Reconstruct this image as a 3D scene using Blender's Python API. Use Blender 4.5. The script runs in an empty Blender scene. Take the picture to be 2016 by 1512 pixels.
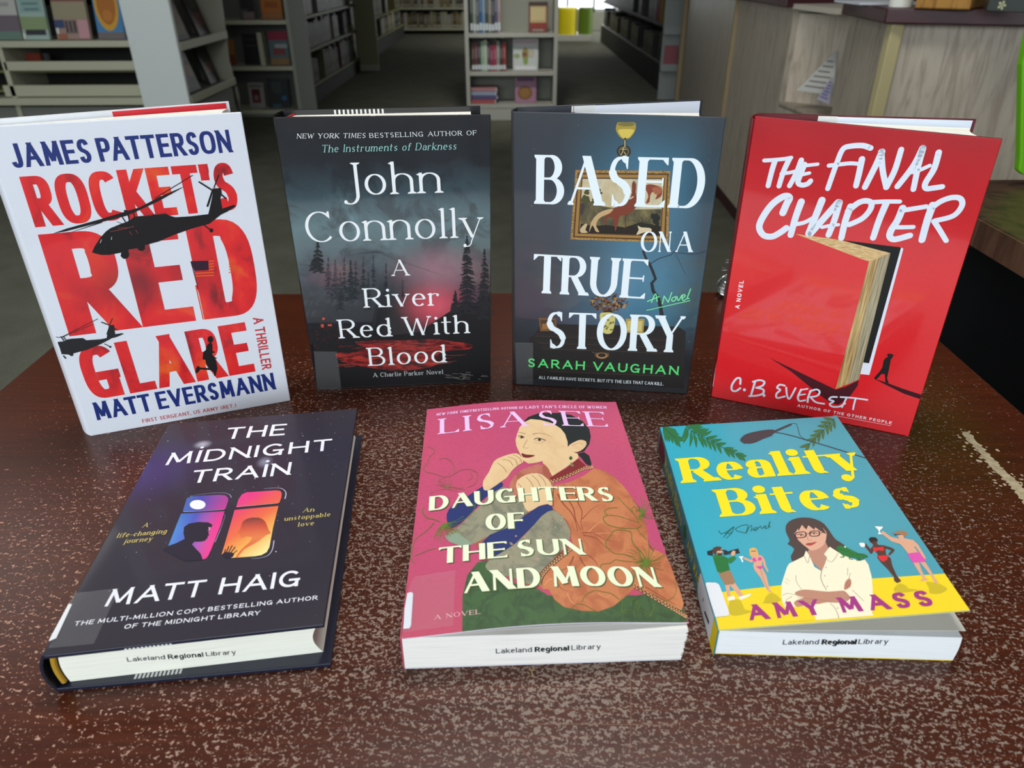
import bpy, bmesh, math, random
import numpy as np
from mathutils import Vector, Matrix
PI = math.pi

# ------------------------------------------------------------------ camera
CAM_H = 0.342                       # height of the lens above the table top
FPX = 1441.96                       # focal length in pixels of the 2016 x 1512 frame
PITCH = math.radians(29.795)
ROLL = math.radians(-0.2566)
scene = bpy.context.scene
COL = scene.collection
cam_data = bpy.data.cameras.new('camera')
cam = bpy.data.objects.new('camera', cam_data)
COL.objects.link(cam)
cam_data.sensor_fit = 'HORIZONTAL'
cam_data.sensor_width = 36.0
cam_data.lens = FPX / 2016 * 36.0
cam_data.clip_start = 0.02
cam_data.clip_end = 60
cam.location = (0, 0, CAM_H)
cam.rotation_mode = 'QUATERNION'
cam.rotation_quaternion = (Matrix.Rotation(PI / 2 - PITCH, 4, 'X') @ Matrix.Rotation(ROLL, 4, 'Z')).to_quaternion()
cam_data.dof.use_dof = True
cam_data.dof.focus_distance = 0.56
cam_data.dof.aperture_fstop = 11.0
scene.camera = cam

# ------------------------------------------------------------------ world, lights, exposure
world = bpy.data.worlds.new('world')
scene.world = world
world.use_nodes = True
world.node_tree.nodes['Background'].inputs[0].default_value = (0.80, 0.88, 1.0, 1)
world.node_tree.nodes['Background'].inputs[1].default_value = 0.20
scene.view_settings.view_transform = 'Standard'
scene.view_settings.look = 'None'
scene.view_settings.exposure = 0.14
scene.view_settings.gamma = 1.0
scene.view_settings.use_curve_mapping = False

def area_light(name, loc, target, sx, sy, power, color, spread=180):
    l = bpy.data.lights.new(name, 'AREA')
    l.shape = 'RECTANGLE'; l.size = sx; l.size_y = sy
    l.energy = power; l.color = color; l.spread = math.radians(spread)
    o = bpy.data.objects.new(name, l); COL.objects.link(o)
    o.location = loc
    o.rotation_euler = (Vector(target) - Vector(loc)).to_track_quat('-Z', 'Y').to_euler()
    return o
# the big daylight window behind the photographer, the window on the left, the ceiling panel over the table
area_light('daylight_window_behind', (-0.8, -2.3, 1.15), (0.0, 0.9, 0.0), 3.2, 1.5, 62, (0.88, 0.94, 1.0))
area_light('ceiling_panel_light', (0.15, 1.0, 2.05), (0.15, 1.0, 0), 1.2, 0.6, 20, (1.0, 0.98, 0.94))
area_light('daylight_window_left', (-3.4, 1.2, 0.9), (0.0, 1.2, -0.1), 1.6, 1.3, 22, (0.86, 0.94, 1.0))

area_light('daylight_far_window', (1.3, 15.2, .6), (1.0, 12.5, -.75), 1.4, 1.2, 25, (.95, 1.0, .96))
area_light('added_spot_aisle', (0.0, 4.3, 2.1), (0.0, 6.2, -.1), .3, .3, 4, (1.0, .98, .92), 50)  # added spot that brightens the centre shelf unit
area_light('added_spot_far', (0.9, 11.2, 2.15), (1.0, 13.4, -.5), .3, .3, 22, (1.0, .98, .92), 100)  # added spot that brightens the stools by the far window
area_light('added_daylight_right', (5.7, 13.3, .6), (1.0, 13.4, -.6), 2.4, 1.4, 60, (.95, 1.0, .96), 120)  # added daylight from the side, lights the stools

# ------------------------------------------------------------------ pixel -> world helpers (tracing onto real planes)
_c, _s = math.cos(-ROLL), math.sin(-ROLL)
CAMP = Vector((0, 0, CAM_H))
def ray(u, v):
    X, Y = u - 1008.0, v - 756.0
    X, Y = (_c * X - _s * Y) / FPX, -(_s * X + _c * Y) / FPX
    return Vector((X, math.cos(PITCH) + Y * math.sin(PITCH), -math.sin(PITCH) + Y * math.cos(PITCH)))
def atz(u, v, z=0.0):
    d = ray(u, v); return CAMP + d * ((z - CAM_H) / d.z)
def aty(u, v, y):
    d = ray(u, v); return CAMP + d * (y / d.y)

# ------------------------------------------------------------------ objects
def link(o):
    COL.objects.link(o); return o
def tag(o, label=None, cat=None, group=None, kind=None):
    if label: o['label'] = label
    if cat: o['category'] = cat
    if group: o['group'] = group
    if kind: o['kind'] = kind
    return o
def empty(name, loc, label, cat, group=None):
    o = link(bpy.data.objects.new(name, None)); o.location = loc
    o.empty_display_size = 0.05
    return tag(o, label, cat, group)
def depth_loc(o):
    v = Vector((0, 0, 0))
    while o is not None:
        v += Vector(o.location); o = o.parent
    return v
def mesh_obj(name, verts, faces, mats, parent=None, fm=None, uvs=None, smooth=False):
    off = depth_loc(parent) if parent else Vector((0, 0, 0))
    me = bpy.data.meshes.new(name)
    me.from_pydata([tuple(Vector(v) - off) for v in verts], [], faces)
    if not isinstance(mats, (list, tuple)): mats = [mats]
    for m in mats: me.materials.append(m)
    if fm is not None:
        for p, i in zip(me.polygons, fm): p.material_index = i
    if uvs is not None:
        uvl = me.uv_layers.new(name='UVMap')
        for lp in me.loops:
            uvl.data[lp.index].uv = uvs[lp.vertex_index]
    if smooth:
        for p in me.polygons: p.use_smooth = True
    me.update()
    o = link(bpy.data.objects.new(name, me))
    if parent: o.parent = parent
    return o

class MB:
    """collects shapes into one mesh"""
    def __init__(s): s.v = []; s.f = []; s.m = []
    def add(s, v, f, m=0):
        n = len(s.v); s.v += [tuple(x) for x in v]; s.f += [tuple(i + n for i in q) for q in f]; s.m += [m] * len(f)
    def box(s, x0, x1, y0, y1, z0, z1, m=0, rot=None, piv=None):
        v = [(x, y, z) for z in (z0, z1) for y in (y0, y1) for x in (x0, x1)]
        if rot is not None:
            p = Vector(piv or ((x0 + x1) / 2, (y0 + y1) / 2, (z0 + z1) / 2))
            v = [tuple(p + rot @ (Vector(q) - p)) for q in v]
        s.add(v, [(0, 2, 3, 1), (4, 5, 7, 6), (0, 1, 5, 4), (2, 6, 7, 3), (0, 4, 6, 2), (1, 3, 7, 5)], m)
    def prism(s, poly, z0, z1, m=0):
        """vertical prism on plan polygon (ccw)"""
        n = len(poly)
        v = [(p[0], p[1], z0) for p in poly] + [(p[0], p[1], z1) for p in poly]
        f = [tuple(range(n - 1, -1, -1)), tuple(range(n, 2 * n))] + [(i, (i + 1) % n, n + (i + 1) % n, n + i) for i in range(n)]
        s.add(v, f, m)
    def sweep(s, poly3, d, m=0):
        """prism of a 3D polygon along vector d"""
        n = len(poly3); d = Vector(d)
        v = [Vector(p) for p in poly3] + [Vector(p) + d for p in poly3]
        f = [tuple(range(n)), tuple(range(2 * n - 1, n - 1, -1))] + [((i + 1) % n, i, n + i, n + (i + 1) % n) for i in range(n)]
        s.add(v, f, m)
    def cyl(s, p, q, r, n=16, m=0, r2=None):
        p, q = Vector(p), Vector(q); d = (q - p).normalized()
        a = d.orthogonal().normalized(); b = d.cross(a); r2 = r if r2 is None else r2
        v = [p + (a * math.cos(t) + b * math.sin(t)) * r for t in [2 * PI * i / n for i in range(n)]] + \
            [q + (a * math.cos(t) + b * math.sin(t)) * r2 for t in [2 * PI * i / n for i in range(n)]]
        s.add(v, [tuple(range(n - 1, -1, -1)), tuple(range(n, 2 * n))] + [(i, (i + 1) % n, n + (i + 1) % n, n + i) for i in range(n)], m)
    def build(s, name, mats, parent=None, bevel=0, smooth=False, seg=2):
        o = mesh_obj(name, s.v, s.f, mats, parent, s.m, smooth=smooth)
        if bevel:
            bm = bmesh.new(); bm.from_mesh(o.data)
            bmesh.ops.remove_doubles(bm, verts=bm.verts, dist=1e-6)
            bmesh.ops.recalc_face_normals(bm, faces=bm.faces)
            bm.to_mesh(o.data); bm.free()
            b = o.modifiers.new('bevel', 'BEVEL'); b.width = bevel; b.segments = seg; b.limit_method = 'ANGLE'; b.angle_limit = 0.6
        return o

# ------------------------------------------------------------------ materials
def lin(c):
    """0-255 sRGB -> linear"""
    return tuple(((x / 255 / 12.92) if x <= 10 else ((x / 255 + 0.055) / 1.055) ** 2.4) for x in c[:3])
_mats = {}
def new_mat(name, rough=0.5, spec=0.5, metal=0.0, coat=0.0, coat_rough=0.1):
    m = bpy.data.materials.new(name); m.use_nodes = True
    nt = m.node_tree; b = nt.nodes['Principled BSDF']
    b.inputs['Roughness'].default_value = rough
    b.inputs['Specular IOR Level'].default_value = spec
    b.inputs['Metallic'].default_value = metal
    b.inputs['Coat Weight'].default_value = coat
    b.inputs['Coat Roughness'].default_value = coat_rough
    return m, nt, b
def flat(c, rough=0.45, spec=0.4, metal=0.0, coat=0.0, name=None):
    key = (tuple(c), rough, spec, metal, coat)
    if key in _mats: return _mats[key]
    m, nt, b = new_mat(name or 'paint_%02x%02x%02x' % tuple(int(min(255, x)) for x in c[:3]), rough, spec, metal, coat)
    b.inputs['Base Color'].default_value = (*lin(c), 1)
    _mats[key] = m
    return m
class NB:
    """tiny node-graph helper building a colour from UV (or object) coordinates"""
    def __init__(s, nt, coord='UV'):
        s.nt = nt
        tc = nt.nodes.new('ShaderNodeTexCoord'); s.co = tc.outputs[coord]
        sep = nt.nodes.new('ShaderNodeSeparateXYZ'); nt.links.new(s.co, sep.inputs[0])
        s.x, s.y, s.z = sep.outputs
    def col(s, c):
        n = s.nt.nodes.new('ShaderNodeRGB'); n.outputs[0].default_value = (*lin(c), 1); return n.outputs[0]
    def math(s, op, a, b=None, clamp=False):
        n = s.nt.nodes.new('ShaderNodeMath'); n.operation = op; n.use_clamp = clamp
        for i, q in enumerate((a, b)):
            if q is None: continue
            if isinstance(q, (int, float)): n.inputs[i].default_value = q
            else: s.nt.links.new(q, n.inputs[i])
        return n.outputs[0]
    def mix(s, a, b, f):
        n = s.nt.nodes.new('ShaderNodeMix'); n.data_type = 'RGBA'
        if isinstance(f, (int, float)): n.inputs[0].default_value = f
        else: s.nt.links.new(f, n.inputs[0])
        s.nt.links.new(a, n.inputs[6]); s.nt.links.new(b, n.inputs[7]); return n.outputs[2]
    def ramp(s, f, stops):
        n = s.nt.nodes.new('ShaderNodeValToRGB'); e = n.color_ramp.elements
        while len(e) < len(stops): e.new(0.5)
        for k, (p, c) in enumerate(stops):
            e[k].position = p; e[k].color = (*lin(c), 1) if len(c) == 3 else c
        s.nt.links.new(f, n.inputs[0]); return n.outputs[0]
    def gate(s, f, lo, hi):
        n = s.nt.nodes.new('ShaderNodeMapRange'); n.interpolation_type = 'SMOOTHSTEP'
        s.nt.links.new(f, n.inputs[0]); n.inputs[1].default_value = lo; n.inputs[2].default_value = hi
        return n.outputs[0]
    def scaled(s, sx, sy, sz=1.0, rot=0.0, off=(0, 0, 0)):
        n = s.nt.nodes.new('ShaderNodeMapping'); n.inputs['Scale'].default_value = (sx, sy, sz)
        n.inputs['Rotation'].default_value = (0, 0, rot); n.inputs['Location'].default_value = off
        s.nt.links.new(s.co, n.inputs[0]); return n.outputs[0]
    def noise(s, scale, detail=4, co=None, rough=0.55, dist=0.0):
        n = s.nt.nodes.new('ShaderNodeTexNoise'); n.inputs['Scale'].default_value = scale
        n.inputs['Detail'].default_value = detail; n.inputs['Roughness'].default_value = rough
        n.inputs['Distortion'].default_value = dist
        s.nt.links.new(co or s.co, n.inputs[0]); return n.outputs[0]
    def voronoi(s, scale, co=None, feature='F1', out=0, rnd=1.0):
        n = s.nt.nodes.new('ShaderNodeTexVoronoi'); n.feature = feature; n.inputs['Scale'].default_value = scale
        n.inputs['Randomness'].default_value = rnd
        s.nt.links.new(co or s.co, n.inputs[0]); return n.outputs[out]
    def blob(s, cu, cv, ru, rv, power=1.0):
        """1 at the centre falling smoothly to 0 on an ellipse"""
        a = s.math('DIVIDE', s.math('SUBTRACT', s.x, cu), ru); b = s.math('DIVIDE', s.math('SUBTRACT', s.y, cv), rv)
        d = s.math('SQRT', s.math('ADD', s.math('MULTIPLY', a, a), s.math('MULTIPLY', b, b)))
        g = s.gate(d, 1.0, 0.0)
        return s.math('POWER', g, power) if power != 1 else g
    def bump(s, b, h, strength, dist=0.001):
        n = s.nt.nodes.new('ShaderNodeBump'); n.inputs['Strength'].default_value = strength
        n.inputs['Distance'].default_value = dist
        s.nt.links.new(h, n.inputs['Height']); s.nt.links.new(n.outputs[0], b.inputs['Normal'])
    def out(s, b, c): s.nt.links.new(c, b.inputs['Base Color'])

def speckle(name, base, cols, scale=30, rough=0.6, coord='Object', stretch=(1, 1, 1), detail=3, amount=0.5):
    m, nt, b = new_mat(name, rough, 0.3)
    g = NB(nt, coord); c = g.col(base)
    for i, q in enumerate(cols):
        n = g.noise(scale * (1 + 0.37 * i), detail, g.scaled(*stretch, off=(3.1 * i, 1.7 * i, 0.3)))
        c = g.mix(c, g.col(q), g.math('MULTIPLY', g.gate(n, 0.45, 0.62), amount))
    g.out(b, c); return m
# ------------------------------------------------------------------ lettering: own stroke alphabets (no font file)
def arc(cx, cy, rx, ry, a0, a1, n=None, sq=2.0):
    n = n or max(4, int(abs(a1 - a0) / 9))
    out = []
    for i in range(n + 1):
        t = math.radians(a0 + (a1 - a0) * i / n); c, s = math.cos(t), math.sin(t)
        out.append((cx + rx * math.copysign(abs(c) ** (2 / sq), c), cy + ry * math.copysign(abs(s) ** (2 / sq), s)))
    return out
def spl(pts, n=6, closed=False):
    """Catmull-Rom through pts"""
    P = [Vector(p) for p in pts]; out = []
    m = len(P)
    rng = range(m if closed else m - 1)
    for i in rng:
        if closed: a, b, c, d = P[(i - 1) % m], P[i], P[(i + 1) % m], P[(i + 2) % m]
        else: a, b, c, d = P[max(i - 1, 0)], P[i], P[i + 1], P[min(i + 2, m - 1)]
        for k in range(n):
            t = k / n
            out.append(0.5 * ((2 * b) + (c - a) * t + (2 * a - 5 * b + 4 * c - d) * t * t + (3 * b - a - 3 * c + d) * t ** 3))
    if not closed: out.append(P[-1])
    return [tuple(p) for p in out]
A_ = lambda *a: ('arc', a)
XH = 0.66
# glyph: (width, [strokes]); stroke: (points / arcs, flags)
#  flags: T thick  t thin  a by direction  | b / u foot or head serif at start / end  | k / K beak at start / end | o / O ball at start / end
def L(*p, f='a'): return (list(p), f)
S_C = [(.93, .80), (.80, .95), (.5, 1), (.2, .93), (.06, .75), (.2, .58), (.5, .5), (.8, .40), (.94, .23), (.8, .06), (.5, 0), (.18, .05), (.05, .22)]
GL = {
 'A': (.98, [L((0, 0), (.5, 1), f='t b'), L((.5, 1), (1, 0), f='T u'), L((.19, .34), (.81, .34), f='t')]),
 'B': (.72, [L((0, 0), (0, 1), f='T bu'), L((0, 1), (.45, 1), A_(.45, .765, .42, .235, 90, -90), (0, .53)), L((0, .53), (.5, .53), A_(.5, .265, .5, .265, 90, -90), (0, 0))]),
 'C': (.86, [L(A_(.52, .5, .52, .5, 42, 318), f='a kK')]),
 'D': (.84, [L((0, 0), (0, 1), f='T bu'), L((0, 1), (.42, 1), A_(.42, .5, .58, .5, 90, -90), (0, 0))]),
 'E': (.66, [L((0, 0), (0, 1), f='T bu'), L((0, 1), (1, 1), f='t K'), L((0, .52), (.85, .52), f='t m'), L((0, 0), (1, 0), f='t J')]),
 'F': (.64, [L((0, 0), (0, 1), f='T bu'), L((0, 1), (1, 1), f='t K'), L((0, .5), (.82, .5), f='t m')]),
 'G': (.92, [L(A_(.5, .5, .5, .5, 42, 322), f='a k'), L((.9, .0), (.9, .42), f='T U'), L((.55, .42), (.97, .42), f='t s')]),
 'H': (.84, [L((0, 0), (0, 1), f='T bu'), L((1, 0), (1, 1), f='T bu'), L((0, .52), (1, .52), f='t')]),
 'I': (.0, [L((0, 0), (0, 1), f='T bu')]),
 'J': (.5, [L((1, 1), (1, .32), A_(.5, .32, .5, .32, 0, -165), f='a b')]),
 '@': (.42, [L((1, 1), (1, .0), A_(.35, .0, .65, .27, 0, -125), f='a bO')]),
 'K': (.78, [L((0, 0), (0, 1), f='T bu'), L((.93, 1), (0.02, .38), f='t b'), L((.26, .56), (1, 0), f='T u')]),
 'L': (.62, [L((0, 0), (0, 1), f='T bu'), L((0, 0), (1, 0), f='t J')]),
 'M': (1.06, [L((0.02, 0), (.1, 1), f='t bu'), L((.1, 1), (.5, .12), f='T'), L((.5, .12), (.9, 1), f='t'), L((.98, 0), (.9, 1), f='T bu')]),
 'N': (.86, [L((0, 0), (0, 1), f='t bu'), L((0, 1), (1, 0), f='T'), L((1, 0), (1, 1), f='t u')]),
 'O': (.96, [L(A_(.5, .5, .5, .5, 0, 360))]),
 'P': (.68, [L((0, 0), (0, 1), f='T bu'), L((0, 1), (.5, 1), A_(.5, .73, .5, .27, 90, -90), (0, .46))]),
 'R': (.76, [L((0, 0), (0, 1), f='T bu'), L((0, 1), (.46, 1), A_(.46, .74, .46, .26, 90, -90), (0, .48)), L((.46, .48), (1, 0), f='T u')]),
 'S': (.64, [(['spl'] + S_C, 'S kK')]),
 'T': (.78, [L((.5, 0), (.5, 1), f='T b'), L((0, 1), (1, 1), f='t kK')]),
 'U': (.84, [L((0, 1), (0, .36), A_(.5, .36, .5, .36, 180, 360), (1, 1), f='a bu')]),
 'V': (.92, [L((0, 1), (.5, 0), f='T b'), L((.5, 0), (1, 1), f='t u')]),
 'W': (1.3, [L((0, 1), (.27, 0), f='T b'), L((.27, 0), (.5, .92), f='t'), L((.5, .92), (.73, 0), f='T'), L((.73, 0), (1, 1), f='t u')]),
 'Y': (.84, [L((0, 1), (.5, .45), f='T b'), L((1, 1), (.5, .45), f='t b'), L((.5, 0), (.5, .5), f='T b')]),
 'a': (.52, [L((1, 0), (1, .45), A_(.5, .45, .5, .21, 0, 150), f='a O'), L((1, .38), (.5, .37), A_(.42, .19, .42, .19, 90, 270), (.7, .02), (1, .12)), L((1, 0.06), (1.0, 0.0), (1.16, 0.01), f='t s')]),
 'b': (.60, [L((0, 0), (0, 1), f='T w'), L(A_(.45, .33, .55, .33, -170, 170))]),
 'c': (.52, [L(A_(.52, .33, .52, .33, 45, 315), f='a o')]),
 'd': (.60, [L((1, 0), (1, 1), f='T bw'), L(A_(.55, .33, .55, .33, 10, 350))]),
 'e': (.56, [L((.04, .37), (.96, .37), f='t'), L(A_(.5, .33, .5, .33, 5, 318))]),
 'f': (.38, [L((.3, 0), (.3, .78), A_(.72, .78, .42, .22, 180, 50), f='a bO'), L((-.05, .66), (.85, .66), f='t')]),
 'g': (.58, [L(A_(.5, .33, .5, .33, 0, 360)), L((1, .62), (1, -.08), A_(.5, -.08, .5, .22, 0, -160), f='a')]),
 'h': (.60, [L((0, 0), (0, 1), f='T bw'), L((0, .42), A_(.5, .42, .5, .24, 160, 0), (1, 0), f='a u')]),
 'i': (.0, [L((0, 0), (0, .66), f='T bw'), ('dot', (0, .9))]),
 '!': (.0, [L((0, 0), (0, 1), f='T'), ('dot', (0, 1.24))]),
 'j': (.2, [L((1, .66), (1, -.1), A_(.2, -.1, .8, .2, 0, -110), f='a w'), ('dot', (1, .9))]),
 'k': (.58, [L((0, 0), (0, 1), f='T bw'), L((.9, .66), (.02, .22), f='t b'), L((.3, .37), (1, 0), f='T u')]),
 'l': (.0, [L((0, 0), (0, 1), f='T bw')]),
 'm': (.98, [L((0, 0), (0, .66), f='T bw'), L((0, .42), A_(.25, .42, .25, .24, 160, 0), (.5, 0), f='a u'), L((.5, .42), A_(.75, .42, .25, .24, 160, 0), (1, 0), f='a u')]),
 'n': (.60, [L((0, 0), (0, .66), f='T bw'), L((0, .42), A_(.5, .42, .5, .24, 160, 0), (1, 0), f='a u')]),
 'o': (.60, [L(A_(.5, .33, .5, .33, 0, 360))]),
 'p': (.60, [L((0, -.3), (0, .66), f='T bw'), L(A_(.45, .33, .55, .33, -170, 170))]),
 'r': (.40, [L((0, 0), (0, .66), f='T bw'), L((0, .4), A_(.6, .40, .6, .25, 160, 55), f='t O')]),
 's': (.44, [(['spl'] + [(x, y * .66) for x, y in S_C], 'S kK')]),
 't': (.36, [L((.3, .95), (.3, .16), A_(.66, .16, .36, .16, 180, 300), f='a'), L((-.1, .66), (.95, .66), f='t')]),
 'u': (.60, [L((0, .66), (0, .24), A_(.5, .24, .5, .24, 180, 340), f='a b'), L((1, 0), (1, .66), f='T w')]),
 'v': (.60, [L((0, .66), (.5, 0), f='T b'), L((.5, 0), (1, .66), f='t u')]),
 'w': (.9, [L((0, .66), (.27, 0), f='T b'), L((.27, 0), (.5, .6), f='t'), L((.5, .6), (.73, 0), f='T'), L((.73, 0), (1, .66), f='t u')]),
 'y': (.60, [L((0, .66), (.52, 0), f='T b'), L((1, .66), (.45, -.16), A_(.2, -.16, .25, .14, 0, -120), f='t bO')]),
 "'": (.02, [L((.6, 1), (.6, .88), f='T'), L((.6, .9), (0, .70), f='t')]),
 ',': (.04, [L((.4, .08), (0, -.16), f='T')]),
 '.': (.02, [('dot', (0, .0))]),
 '-': (.3, [L((0, .35), (1, .35), f='t')]),
 '(': (.24, [L(A_(1, .5, 1, .62, 120, 240), f='t')]),
 ')': (.24, [L(A_(0, .5, 1, .62, 60, -60), f='t')]),
}
def glyph(ch, W, H, st):
    """list of polygons for a glyph of outer width W and cap height H; st = style dict"""
    T, t = st['T'] * H, st['t'] * H
    ser = st.get('serif', 0) * H; sq = st.get('sq', 2.0); cut = st.get('flare', 0)
    low = ch in 'abcdefghijklmnoprstuvwy'
    xh = st.get('xh', XH) * H
    polys = []
    ip = W - T if W > T else 0.0
    ys = [-.3, 0, XH, 1.0, 1.3]
    yv = [-.3 * H, t / 2, xh - t / 2, H - t / 2, H * 1.3] if low else [-.3 * H, t / 2, XH * (H - t) + t / 2, H - t / 2, H * 1.3]
    def mp(p):
        return Vector((T / 2 + p[0] * ip, float(np.interp(p[1], ys, yv))))
    def end_y(y):
        for k, v in ((0, 0), (XH, xh), (1, H), (-.3, -.3 * H)):
            if abs(y - k) < 1e-6 and (k != XH or low): return v
        return None
    for strk in GL[ch][1]:
        if strk[0] == 'dot':
            c = mp((strk[1][0], min(strk[1][1], 1))); r = T * st.get('dot', .58)
            cy = {0.0: r if ch == '.' else r}.get(strk[1][1], strk[1][1] * H if ch == '!' else (xh + (H * 1.0 - xh) * .62))
            polys.append([(c.x + r * math.cos(a), cy + r * math.sin(a)) for a in [2 * PI * i / 14 for i in range(14)]])
            continue
        pts, fl = strk
        raw = []
        if pts[0] == 'spl': raw = spl(pts[2:-1] if (ser > 0 or st.get('beak')) else pts[1:], 5)
        else:
            for p in pts:
                if p[0] == 'arc': raw += arc(*p[1], sq=sq)
                else: raw.append(p)
        q = []
        for p in raw:
            if not q or abs(p[0] - q[-1][0]) + abs(p[1] - q[-1][1]) > 1e-5: q.append(p)
        P = [mp(p) for p in q]
        n = len(P); closed = (P[0] - P[-1]).length < 1e-6
        if closed: P = P[:-1]; n -= 1
        mode = fl[0]
        def width(d):
            s = abs(d.y)
            if mode == 'T': return T
            if mode == 't': return t
            if mode == 'S': return t + (T - t) * min(1, s * 1.7 if d.x * d.y < 0 else s * .5)
            return t + (T - t) * s ** 1.3
        lft, rgt = [], []
        for i in range(n):
            a = P[(i - 1) % n] if (closed or i > 0) else P[i]; b = P[(i + 1) % n] if (closed or i < n - 1) else P[i]
            d = (b - a).normalized(); w = width(d) / 2
            nv = Vector((-d.y, d.x))
            ey = end_y(q[i][1]) if (not closed and i in (0, n - 1)) else None
            if ey is not None and abs(d.y) > .5 and fl[-1] != 's':
                c = P[i] + d * ((ey - P[i].y) / d.y)
                ww = w / abs(d.y) * (1 + cut)
                nv = Vector((-math.copysign(1, d.y), 0)); lft.append(c + nv * ww); rgt.append(c - nv * ww)
                code = fl.split(' ')[1] if ' ' in fl else ''
                # which serif letter belongs to this end: first 'b'/'w' style for start, 'u'/'w' for end
                has = False
                if ser > 0 and ' ' in fl:
                    cc = fl.split(' ')[1]
                    if i == 0 and ('b' in cc or cc == 'w'): has = True
                    if i == n - 1 and ('u' in cc or ('w' in cc and len(cc) > 1) or cc == 'w'): has = True
                    if cc == 'w' and i == 0: has = q[i][1] < -.1
                    half = 'w' in cc and i == n - 1
                if has:
                    up = 1 if ey < H * .3 else -1
                    x0 = c.x - ww - ser; x1 = c.x + ww + (ser if not half else 0)
                    br = st.get('bracket', .5) * ser
                    polys.append([(x0, ey), (x1, ey), (x1, ey + up * t * .8), (c.x + ww, ey + up * (t * .8 + br)), (c.x - ww, ey + up * (t * .8 + br)), (x0, ey + up * t * .8)] if not half else
                                 [(x0, ey - t * 1.4), (c.x, ey), (c.x, ey - t * 2.4), (c.x - ww, ey - t * 2.6)])
                continue
            # miter for corners
            if 0 < i < n - 1 or closed:
                d1 = (P[i] - P[(i - 1) % n]).normalized(); d2 = (P[(i + 1) % n] - P[i]).normalized()
                cs = max(.5, math.sqrt(max(0.05, (1 + d1.dot(d2)) / 2))); w /= cs
            elif ch in 'EFLTftG-' and abs(d.x) > .95:      # arms reach the outer edge
                P[i] = P[i] + d * (T / 2 if i else -T / 2)
            lft.append(P[i] + nv * w); rgt.append(P[i] - nv * w)
        if ser > 0 or st.get('beak'):
            cc = fl.split(' ')[1] if ' ' in fl else ''
            bk = st.get('beak', ser) if isinstance(st.get('beak', ser), float) else ser
            bk = (st.get('beak', 0) * H) or ser * 1.3
            def beak(i, dirn):
                c = P[i]; s = 1 if c.y > H * .3 else -1
                return [(c.x - t * .5 * dirn, c.y + s * t * .5), (c.x + t * .45 * dirn, c.y + s * t * .5), (c.x + t * .55 * dirn, c.y - s * bk * 1.25), (c.x + t * .1 * dirn, c.y - s * bk * 1.25), (c.x - bk * .9 * dirn, c.y - s * t * .5)]
            if ch in 'CGSs':
                sc = .66 if low else 1
                for i, fl2 in ((0, 'k'), (n - 1, 'K')):
                    if fl2 in cc:
                        hh = H if not low else xh
                        c = P[i]; s = 1 if c.y > hh * .5 else -1
                        e = 1 if (i == 0 or ch == 'C') else -1
                        if ch in 'CG' and s < 0: continue
                        top = hh if s > 0 else 0; x = c.x; k1 = max(bk * 1.1, hh * .24)
                        polys.append([(x + e * t * .55, top), (x + e * t * .55, top - s * k1), (x + e * t * .1, top - s * k1), (x - e * bk * .55, top - s * (t * .5 + bk * .25)), (x - e * bk * .3, top)])
            else:
                if 'k' in cc: polys.append(beak(0, -1))
                if 'K' in cc: polys.append(beak(n - 1, 1))
                if 'J' in cc: polys.append(beak(n - 1, 1))
                if 'm' in cc:
                    c = P[-1]; polys.append([(c.x - t * .3, c.y + bk * .8), (c.x + t * .4, c.y + bk * .8), (c.x + t * .4, c.y - bk * .8), (c.x - t * .3, c.y - bk * .8)])
            for key, i in (('o', 0), ('O', n - 1)):
                if key in cc:
                    c = P[i]; r = T * .58
                    polys.append([(c.x + r * math.cos(a) * .9, c.y - (r * .35 if c.y > 0 else -r * .2) + r * math.sin(a)) for a in [2 * PI * k / 12 for k in range(12)]])
        m = len(lft)
        for i in range(m if closed else m - 1):
            j = (i + 1) % m
            polys.append([tuple(lft[i]), tuple(lft[j]), tuple(rgt[j]), tuple(rgt[i])])
    return polys
KERN = {k: -.13 for k in ('AT', 'TA', 'AV', 'VA', 'AY', 'PA', 'LT', 'LY', 'RY', 'ON')}
KERN.update({'TT': -.05, 'RT': -.05, 'ON': 0, 'LA': -.03, "T'": -.05, 'KE': -.03, 'BA': -.03, 'AS': -.05, 'ST': -.05, 'TO': -.07, 'UE': .10, 'ED': .07, 'RU': .03, 'SE': .02})
SANS = dict(T=.15, t=.14)
def text_polys(text, width, H, st):
    """lay the text out so that it spans exactly [0,width]; polygons in plane metres"""
    T = st['T'] * H
    gap = st.get('gap', .16) * H; space = st.get('space', .42) * H
    wid = lambda c: GL[c][0] * H * st.get('w', {}).get(c, 1)
    ser = st.get('serif', 0) * H
    kern = lambda i: KERN.get(text[i:i + 2], 0) * H if st.get('kern', 1) else 0
    fixed = 0; flex = 0
    for i, c in enumerate(text):
        if c == ' ': flex += space; continue
        fixed += T; flex += wid(c)
        if ser and GL[c][0] < .1: fixed += ser * 1.2
        if i < len(text) - 1: flex += gap + kern(i)
    k = (width - fixed) / max(flex, 1e-9)
    x = 0; out = []
    for i, c in enumerate(text):
        if c == ' ': x += space * k; continue
        W = T + wid(c) * k
        if ser and GL[c][0] < .1: x += ser * .6
        for p in glyph(c, W, H, st):
            out.append([(x + a + b * st.get('slant', 0), b) for a, b in p])
        if ser and GL[c][0] < .1: x += ser * .6
        x += W
        if i < len(text) - 1: x += (gap + kern(i)) * k
    return out
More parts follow.
